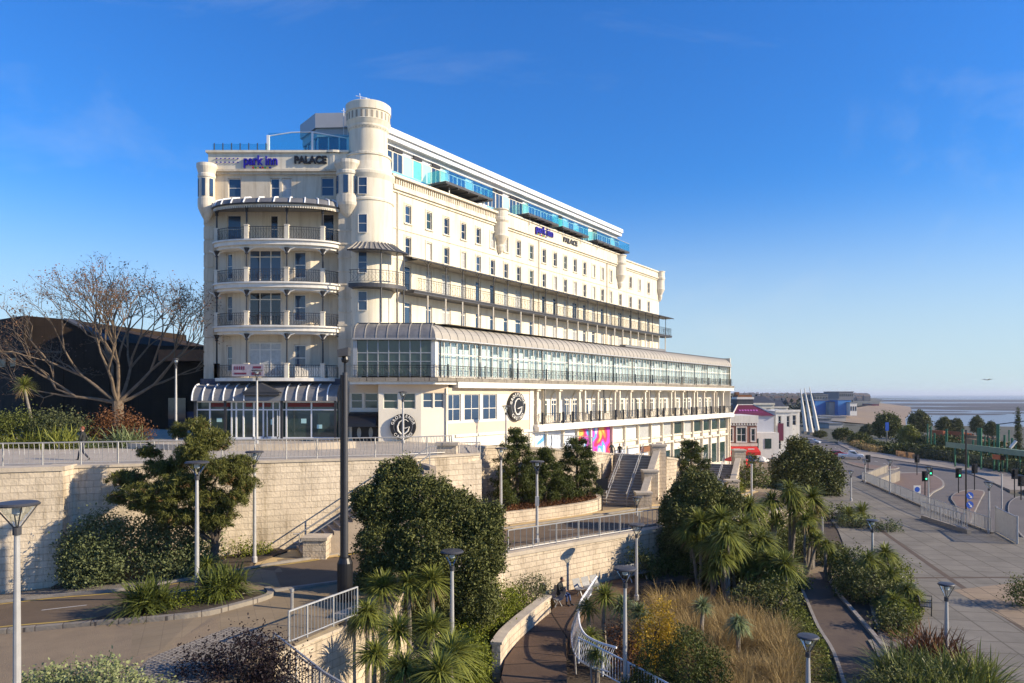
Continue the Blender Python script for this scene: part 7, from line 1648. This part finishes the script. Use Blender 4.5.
# ------------------------------------------------------------ people
def skinfig(name,label,joints,edges,loc,rz,mat,scale=1):
    """joints: name->(x,y,z,r)"""
    keys=list(joints); me=bpy.data.meshes.new(name); me.from_pydata([joints[k][:3] for k in keys],[(keys.index(a),keys.index(b)) for a,b in edges],[])
    o=bpy.data.objects.new(name,me); C.objects.link(o); md=o.modifiers.new('skin','SKIN'); 
    sk=me.skin_vertices[0].data if me.skin_vertices else None
    if sk is None: 
        me.attributes
    for i,k in enumerate(keys): r=joints[k][3]; me.skin_vertices[0].data[i].radius=(r,r)
    me.skin_vertices[0].data[0].use_root=True
    o.modifiers.new('sub','SUBSURF').levels=2; o.modifiers['sub'].render_levels=2
    dg=bpy.context.evaluated_depsgraph_get(); me2=bpy.data.meshes.new_from_object(o.evaluated_get(dg)); bpy.data.objects.remove(o); return me2
def person(label,loc,rz,pose,top,bottom,hair,skin='skin',jacket_extra=None,group=None):
    o=None
    J,Ed=pose
    me=skinfig('person',label,J,Ed,loc,rz,None)
    mats=[M[top],M[bottom],M[skin],M['black'],M[hair]]
    for q in mats: me.materials.append(q)
    root=bpy.data.objects.new('person',me); C.objects.link(root); root.location=loc; root.rotation_euler=(0,0,rz); tag(root,label,'person',group)
    WO[root.name]=Vector((0,0,0))
    hip=J['pelvis'][2]; neck=J['neck']; wr=[J[k] for k in ('handL','handR')]; an=[J['ankL'],J['ankR']]; kn=[J['kneeL'],J['kneeR']]
    for p in me.polygons:
        c=p.center; i=0
        if (Vector(neck[:3])-c).z<-.02 and (c-Vector(J['head'][:3])).length<.22: i=2
        if any((c-Vector(w_[:3])).length<.11 for w_ in wr): i=2
        for a,k_ in zip(an,kn):
            if (c-Vector(a[:3])).length<.17: i=3
        if i==0 and (c.z<hip-.02 or any((c-Vector(k_[:3])).length<.16 for k_ in kn) or ('sit' in J and c.y<-.14 and c.z<hip+.12 and all((c-Vector(w_[:3])).length>.2 for w_ in wr))): i=1
        p.material_index=i; p.use_smooth=True
    h=Vector(J['head'][:3])
    # face, ears, hair
    m=MB(); 
    def sphere(c,rx,ry,rz_,n=10,cut=None):
        b=len(m.v)
        for i in range(n+1):
            for j in range(2*n): a=math.pi*i/n; t_=math.pi*j/n; m.v.append((c[0]+rx*math.sin(a)*math.cos(t_),c[1]+ry*math.sin(a)*math.sin(t_),c[2]+rz_*math.cos(a)))
        for i in range(n):
            for j in range(2*n): m.f.append((b+i*2*n+j,b+i*2*n+(j+1)%(2*n),b+(i+1)*2*n+(j+1)%(2*n),b+(i+1)*2*n+j)); m.m.append(m.mi)
    sphere((h.x,h.y+.025,h.z+.035),.088,.098,.105); m.build('hair',M[hair],root,smooth=True)
    m=MB(); sphere((h.x,h.y-.01,h.z),.075,.092,.11); sphere((h.x,h.y-.105,h.z-.01),.012,.018,.02,5); sphere((h.x-.078,h.y,h.z),.012,.02,.03,5); sphere((h.x+.078,h.y,h.z),.012,.02,.03,5); m.build('face',M[skin],root,smooth=True)
    m=MB(); sphere((h.x-.03,h.y-.096,h.z+.012),.011,.006,.008,5); sphere((h.x+.03,h.y-.096,h.z+.012),.011,.006,.008,5); sphere((h.x,h.y-.092,h.z-.055),.025,.008,.007,5); m.build('eyes_and_mouth',M['black'],root)
    # fingers
    for s,k_ in ((-1,'handL'),(1,'handR')):
        w_=Vector(J[k_][:3]); e=Vector(J['elb'+k_[-1]][:3]); d=(w_-e).normalized(); u=d.cross(Vector((0,0,1))).normalized() if abs(d.z)<.95 else Vector((0,1,0)); m=MB()
        for q in range(4):
            b=w_+u*(-.03+.02*q)+d*.02; L_=(.065,.078,.074,.058)[q]; m.tube([b,b+d*L_*.6,b+d*L_*.9+Vector((0,0,-.025))],[.009,.0085,.007],5)
        m.tube([w_+u*.035*s,w_+u*.06*s+d*.03,w_+u*.055*s+d*.055],[.011,.010,.008],5); m.build('fingers',M[skin],root)
    return root
M['skin']=pbr('skin',(.45,.26,.18),.6,var=.05); M['denim']=pbr('blue_denim',(.05,.08,.17),.85,var=.15,scale=8); M['jacket']=pbr('dark_jacket',(.02,.022,.02),.7,var=.2,scale=8); M['hairdark']=pbr('dark_hair',(.02,.015,.012),.6); M['hairred']=pbr('auburn_hair',(.20,.06,.03),.6); M['navy']=pbr('navy_trousers',(.025,.03,.05),.8); M['redcoat']=pbr('red_coat',(.4,.03,.03),.8)
ED=[('pelvis','spine'),('spine','chest'),('chest','neck'),('neck','head'),('chest','shL'),('shL','elbL'),('elbL','handL'),('chest','shR'),('shR','elbR'),('elbR','handR'),('pelvis','hipL'),('hipL','kneeL'),('kneeL','ankL'),('ankL','toeL'),('pelvis','hipR'),('hipR','kneeR'),('kneeR','ankR'),('ankR','toeR')]
def J_walk():
    return {'pelvis':(0,0,.93,.125),'spine':(0,0,1.1,.12),'chest':(0,-.01,1.36,.135),'neck':(0,-.02,1.52,.055),'head':(0,-.04,1.66,.085),
    'shL':(-.19,0,1.42,.065),'elbL':(-.25,.12,1.15,.045),'handL':(-.24,-.02,.92,.03),'shR':(.19,0,1.42,.065),'elbR':(.25,-.05,1.14,.045),'handR':(.2,-.25,1.02,.03),
    'hipL':(-.1,0,.88,.095),'kneeL':(-.11,-.2,.5,.065),'ankL':(-.11,-.28,.09,.042),'toeL':(-.11,-.45,.05,.035),'hipR':(.1,0,.88,.095),'kneeR':(.11,.06,.48,.065),'ankR':(.11,.34,.16,.042),'toeR':(.11,.25,.03,.035)},ED
def J_sit():
    return {'pelvis':(0,0,.55,.14),'spine':(0,.0,.74,.12),'chest':(0,-.05,1.0,.14),'neck':(0,-.11,1.15,.055),'head':(0,-.18,1.27,.085),
    'shL':(-.19,-.04,1.06,.066),'elbL':(-.24,-.12,.80,.046),'handL':(-.08,-.36,.76,.03),'shR':(.19,-.04,1.06,.066),'elbR':(.24,-.12,.80,.046),'handR':(.08,-.38,.76,.03),
    'hipL':(-.1,-.04,.55,.1),'kneeL':(-.12,-.48,.56,.07),'ankL':(-.12,-.46,.1,.043),'toeL':(-.12,-.64,.05,.036),'hipR':(.1,-.04,.55,.1),'kneeR':(.10,-.50,.58,.07),'ankR':(.10,-.60,.1,.043),'toeR':(.10,-.78,.05,.036),'sit':(0,0.05,.6,.12)},ED+[('pelvis','sit')]
def J_stand():
    j,_=J_walk(); j=dict(j); j['kneeL']=(-.11,-.02,.5,.065); j['ankL']=(-.11,.02,.09,.042); j['toeL']=(-.12,-.14,.04,.035); j['kneeR']=(.11,-.02,.5,.065); j['ankR']=(.12,.02,.09,.042); j['toeR']=(.13,-.14,.04,.035); j['handR']=(.24,-.03,.9,.03); return j,ED
person('seated person in dark jacket and jeans, looking down, on the seat by the pale wall',(2.35,37.0,-10.52),R(62),J_sit(),'jacket','denim','hairdark')
t=thing('rucksack','black rucksack standing on the seat beside the seated person','bag',(1.6,36.9,-10.0)); m=MB(); m.lathe(1.55,37.35,[(.0,-10.05),(.17,-10.02),(.19,-9.8),(.15,-9.6),(.06,-9.5),(0,-9.49)],10); m.build('bag',M['black'],t); MB().tube([(1.55,37.15,-9.95),(1.5,37.1,-9.75),(1.55,37.2,-9.55)],.02,4).build('strap',M['black'],t)
k=.050; person('person in dark clothes with auburn hair walking left along the terrace railing',((76-512)*k,37.6,-3.42),R(-80),J_walk(),'jacket','navy','hairred')
x,y=P.p(24.6,2.2,0)[:2]; person('person in dark clothes standing by the colourful window graphics, left one',(x,y,Tz(x,y)),R(20),J_stand(),'jacket','navy','hairdark')
x,y=P.p(26.0,2.4,0)[:2]; person('person in dark clothes standing by the colourful window graphics, right one',(x,y,Tz(x,y)),R(-30),J_stand(),'jacket','denim','hairdark')
x,y=at(992,465,-13.4); person('person in a dark coat on the far pavement near the green park',(x,y,-13.46),R(70),J_walk(),'jacket','navy','hairdark')
for i,(px,c_) in enumerate(((781,'redcoat'),(788,'jacket'),(772,'navy'))):
    x,y=at(px,467,-10.7); person(['person in red near the white corner building','person in dark jacket near the white corner building','person in navy by the parasols of the brick pub'][i],(x,y,-10.75),R(40*i),J_stand(),c_,'navy','hairdark')
# ------------------------------------------------------------ vehicles
def car(label,x,y,z,rz,body,L_=4.3,W_=1.75,H_=1.45,kind='hatch',name='parked_car'):
    t=thing(name,label,'car' if kind!='pickup' else 'pickup',(0,0,0),'cars on the seafront road')
    hl=L_/2; hw=W_/2
    if kind=='hatch': pr_=[(-hl,.35),(-hl,.75),(-hl+.15,.95),(-hl+.55,1.38),(-.9,H_),(.35,H_),(1.05,.98),(hl-.25,.86),(hl,.6),(hl,.35)]
    else: pr_=[(-hl,.45),(-hl,1.0),(-.6,1.0),(-.5,1.7),(-.2,1.78),(.75,1.76),(1.4,1.12),(hl-.2,1.02),(hl,.8),(hl,.45)]
    m=MB(); n=len(pr_); A_=[(a,-hw*(.86 if b>1.1 else 1),b) for a,b in pr_]; B_=[(a,hw*(.86 if b>1.1 else 1),b) for a,b in pr_]
    m.add(A_+B_,[tuple(range(n))[::-1][::-1],tuple(range(2*n-1,n-1,-1))]+[(i,n+i,n+(i+1)%n,(i+1)%n) for i in range(n)]); o=m.build('body',M[body],t)
    md=o.modifiers.new('b','BEVEL'); md.width=.06; md.segments=2
    g=[(-.95,1.02),(-1.3,1.02),(-1.05,1.3),(-.8,1.38),(.3,1.38),(.85,1.02)] if kind=='hatch' else [(-.42,1.15),(-.36,1.62),(.65,1.62),(1.15,1.15)]
    for s in (-1,1):
        m=MB(); m.add([(a,s*(hw*.86+.045+(1.4-b)*.1),b) for a,b in g],[tuple(range(len(g)))]); m.build('side_window',M['paneD'],t)
    m=MB(); a,b=(pr_[5],pr_[6]); m.add([(a[0]+.1,-hw*.75,a[1]-.04),(a[0]+.1,hw*.75,a[1]-.04),(b[0]+.03,hw*.8,b[1]+.05),(b[0]+.03,-hw*.8,b[1]+.05)],[(0,1,2,3)]); ob=m.build('windscreen',M['paneD'],t); ob.location.z+=.03; ob.location.x+=.02
    for sx_ in (-1,1):
        for s in (-1,1):
            w_=MB(); n_=16; cx_,cy_=sx_*hl*.62,s*(hw-.08)
            w_.add([(cx_+.32*math.cos(2*math.pi*i/n_),cy_-.1,.32+.32*math.sin(2*math.pi*i/n_)) for i in range(n_)]+[(cx_+.32*math.cos(2*math.pi*i/n_),cy_+.1,.32+.32*math.sin(2*math.pi*i/n_)) for i in range(n_)],[(i,(i+1)%n_,n_+(i+1)%n_,n_+i) for i in range(n_)]+[tuple(range(n_)),tuple(range(2*n_-1,n_-1,-1))]); wo=w_.build('wheel',M['black'],t)
            r_=MB(); r_.add([(cx_+.19*math.cos(2*math.pi*i/n_),cy_+s*.105,.32+.19*math.sin(2*math.pi*i/n_)) for i in range(n_)],[tuple(range(n_))]); r_.build('rim',M['steel'],wo)
    for s in (-1,1):
        m=MB(); m.box(hl-.06,hl+.02,s*hw*.72-.16,s*hw*.72+.16,.62,.76); m.build('headlight',M['white'],t)
        m=MB(); m.box(-hl-.02,-hl+.06,s*hw*.8-.1,s*hw*.8+.1,.7,.9); m.build('tail_light',M['ledr'],t)
    t.location=(x,y,z); t.rotation_euler[2]=rz; return t
M['carred']=pbr('red_car_paint',(.35,.02,.02),.25,var=0,spec=.6); M['carwhite']=pbr('white_car_paint',(.65,.65,.66),.25,var=0,spec=.6); M['carblue']=pbr('pale_car_paint',(.35,.38,.42),.25,var=0,spec=.6)
x,y=at(851,459,-13.6); car('white pickup on the seafront road beside the plaza',x,y,-13.6,R(-25),'carwhite',L_=5,H_=1.78,kind='pickup',name='pickup_truck')
x,y=at(838,457,-13.6); car('red car behind the white pickup on the seafront road',x,y,-13.6,R(-25),'carred')
x,y=at(1030,559,-13.6+.6); car('red car at the right edge behind the metal screen',x,y,-13.6,R(20),'carred')
x,y=at(812,444,-13.6); car('pale car at the bend of the seafront road near the masts',x,y,-13.6,R(-40),'carblue')
# ------------------------------------------------------------ parasols at the pub
def parasol(label,px,py,z,mat,r=1.6,h=2.4):
    x,y=at(px,py,z); t=thing('parasol',label,'parasol',(x,y,z),'parasols outside the pubs'); MB().tube([(x,y,z),(x,y,z+h+.3)],.04).build('pole',M['white'],t)
    m=MB(); m.lathe(x,y,[(r,z+h-.35),(r,z+h-.2),(r*.5,z+h+.1),(0,z+h+.35)],8); m.build('canopy',M[mat],t); MB().box(x-.3,x+.3,y-.3,y+.3,z-.05,z+.1).build('base',M['galv'],t)
parasol('red parasol in front of the white corner building',736,477,-10.3,'red',1.5)
parasol('second red parasol beside the tree, lower right',744,480,-10.3,'red',1.2,1.9)
parasol('blue parasol behind the red ones',749,472,-10.5,'signblue',1.2,1.9)
parasol('white parasol outside the white annexe',762,473,-10.5,'white',1.0,1.9)
bush('tub_tree','small dark tree in front of the white annexe',*at(752,474,-10.5),-10.5,[(0,0,1.6,1.2,1.0,1.1)],'holm',.12,.7)
# ------------------------------------------------------------ adventure park by the sea
t=thing('adventure_park_frame','green steel climbing frame of tall posts and long beams by the sea','climbing frame',(*at(975,470,-13.9),-13.9))
def gp_(px,py,Y): return ((px-512)*Y/FPX,Y,(HZ-py)*Y/FPX)
for px,yt,Y,w_ in ((962.5,429,150,.16),(979.5,428,152,.36),(998,424,148,.24),(1004.5,435,150,.16),(946.5,429,165,.2),(934.5,433,170,.16),(1012,438,152,.16),(989,438,152,.14),(973,440,150,.14),(931,426,172,.12),(927.5,424,175,.12),(985,436,156,.12),(1009,430,160,.12),(994,440,150,.12)):
    a=gp_(px,yt,Y); m=MB(); m.tube([(a[0],a[1],-13.9),a],w_*1.3,6); m.build('post',M['green'],t)
M['greenpale']=pbr('pale_green_walkway',(.20,.28,.19),.7,var=.1)
m=MB(); a,b=gp_(955,447,140),gp_(1045,458,120); m.add([(a[0],a[1],a[2]-.2),(b[0],b[1],b[2]-.2),(b[0],b[1],b[2]+.75),(a[0],a[1],a[2]+.8),(a[0],a[1]+3,a[2]-.2),(b[0]+1,b[1]+3,b[2]-.2),(b[0]+1,b[1]+3,b[2]+.75),(a[0],a[1]+3,a[2]+.8)],[(0,1,2,3),(7,6,5,4),(3,2,6,7),(0,4,5,1),(0,3,7,4),(1,5,6,2)]); m.build('walkway',M['greenpale'],t)
m=MB(); m.tube([gp_(996,424.5,148),gp_(1050,418,146)],.12,4); m.build('cable',M['darkgrey'],t)
for px in (955,968,981,994,1007,1020): m=MB(); p=gp_(px,448+(px-955)*.122,138-(px-955)*.2); m.tube([(p[0],p[1],-13.9),p],.15,5); m.build('walkway_leg',M['green'],t)
M['orange']=pbr('orange_cladding',(.50,.12,.04),.7,var=.2,scale=.6); M['tan']=pbr('tan_boards',(.45,.25,.12),.7,var=.2,scale=.6)
def pxbox(name,label,cat,px0,px1,py0,py1,Y,mat,dep=6,part='body'):
    a=gp_(px0,py0,Y); b=gp_(px1,py1,Y); t=thing(name,label,cat,((a[0]+b[0])/2,Y,min(-13.9,b[2]))); m=MB()
    m.prism([(a[0],Y),(b[0],Y),(b[0],Y+dep),(a[0],Y+dep)],[b[2]]*4,[a[2],a[2]-.5,a[2]-.3,a[2]]); m.build(part,M[mat],t)
    m=MB(); z=(a[2]+b[2])/2
    for i in range(4): x=a[0]+(b[0]-a[0])*(i+.4)/4.2; m.box(x,x+(b[0]-a[0])*.1,Y-.15,Y-.02,z-.4,z+.4)
    m.build('opening',M['black'],t)
    m=MB()
    for x in (a[0]+.1,b[0]-.1): m.tube([(x,Y+.5,-13.9),(x,Y+.5,b[2]+.1)],.15,5)
    m.build('support',M['green'],t); return t
pxbox('amusement_ride','large orange-red ride housing left of the green posts','ride',943,959,431,440,185,'orange')
pxbox('amusement_ride','orange ride roof right of the larger one','ride',962,974,432,439,180,'orange')
pxbox('amusement_ride','tan boarded platform in the middle of the green frame','ride',982,1007,440,446,158,'tan')
pxbox('amusement_ride','pale pink low stall behind the green frame','ride',980,1000,436,440,175,'tan')
pxbox('amusement_ride','small red car of a ride below the walkway','ride',1000,1005,455,460,128,'orange',2)
t=thing('white_slide','short pale slide leaning beside the cypress','slide',gp_(1010,449,140)); MB().tube([gp_(1010,448,140),gp_(1016,441,140)],.28,6).build('slide',M['white'],t); MB().tube([gp_(1016,441,141),(gp_(1016,441,141)[0],141,-13.9)],.1,5).build('leg',M['green'],t)
# dark mesh fence in front of the park
t=thing('park_fence','dark green mesh fence along the back of the far pavement','fence',(*at(960,466,-13.5),-13.5)); m=MB(); pts=[at(1060,481,-13.5),at(1000,471.5,-13.5),at(960,463.5,-13.5),at(908,457.5,-13.5)]
for i in range(3):
    a,b=Vector(pts[i]),Vector(pts[i+1]); n=int((b-a).length/.35)
    for q in range(n): c=a+(b-a)*q/n; m.box(c.x-.03,c.x+.03,c.y-.03,c.y+.03,-13.5,-11.4)
    m.tube([(*a,-11.4),(*b,-11.4)],.05,4); m.tube([(*a,-12.5),(*b,-12.5)],.04,4)
m.build('mesh',pbr('dark_green_mesh',(.012,.03,.02),.6),t)
t=thing('orange_barrier','row of orange boards beside the far pavement','barrier',(*at(905,457,-13.5),-13.5)); m=MB(); a,b=Vector(at(896,456,-13.5)),Vector(at(914,459,-13.5))
for q in range(24): c=a+(b-a)*q/24; m.box(c.x,c.x+.3,c.y,c.y+.06,-13.5,-12.3)
m.build('boards',M['tan'],t)
# gull
t=thing('seagull','small gull gliding low over the sea at the right','bird',gp_(987,380,120)); g_=gp_(987,380,120); m=MB(); m.lathe(g_[0],g_[1],[(0,g_[2]-.08),(.09,g_[2]),(.0,g_[2]+.08)],6); m.tube([(g_[0]-.3,g_[1],g_[2]),(g_[0]+.3,g_[1],g_[2]+.02)],[.03,.07],6); m.build('body',M['white'],t)
for s in (-1,1): m=MB(); m.add([(g_[0]-.08,g_[1],g_[2]+.03),(g_[0]+.12,g_[1],g_[2]+.03),(g_[0]+s*.12,g_[1]-s*.35,g_[2]+.2),(g_[0]+s*.5,g_[1]-s*.75,g_[2]+.12)],[(0,1,2),(1,3,2)]); m.build('wing',M['lamppole'],t)
# ------------------------------------------------------------ haze over the sea and the far town
hz=MB().box(-9500,20000,-900,26000,-21,60).build('haze',None)
hz.data.materials.clear(); m_=bpy.data.materials.new('sea_haze'); m_.use_nodes=True; n_=m_.node_tree; n_.nodes.remove(n_.nodes['Principled BSDF'])
v_=n_.nodes.new('ShaderNodeVolumePrincipled'); v_.inputs['Color'].default_value=(.80,.88,1,1); v_.inputs['Density'].default_value=.0001; v_.inputs['Anisotropy'].default_value=.2
n_.links.new(v_.outputs[0],n_.nodes['Material Output'].inputs['Volume']); hz.data.materials.append(m_); tag(hz,'thin pale haze in the air','haze',kind='stuff')
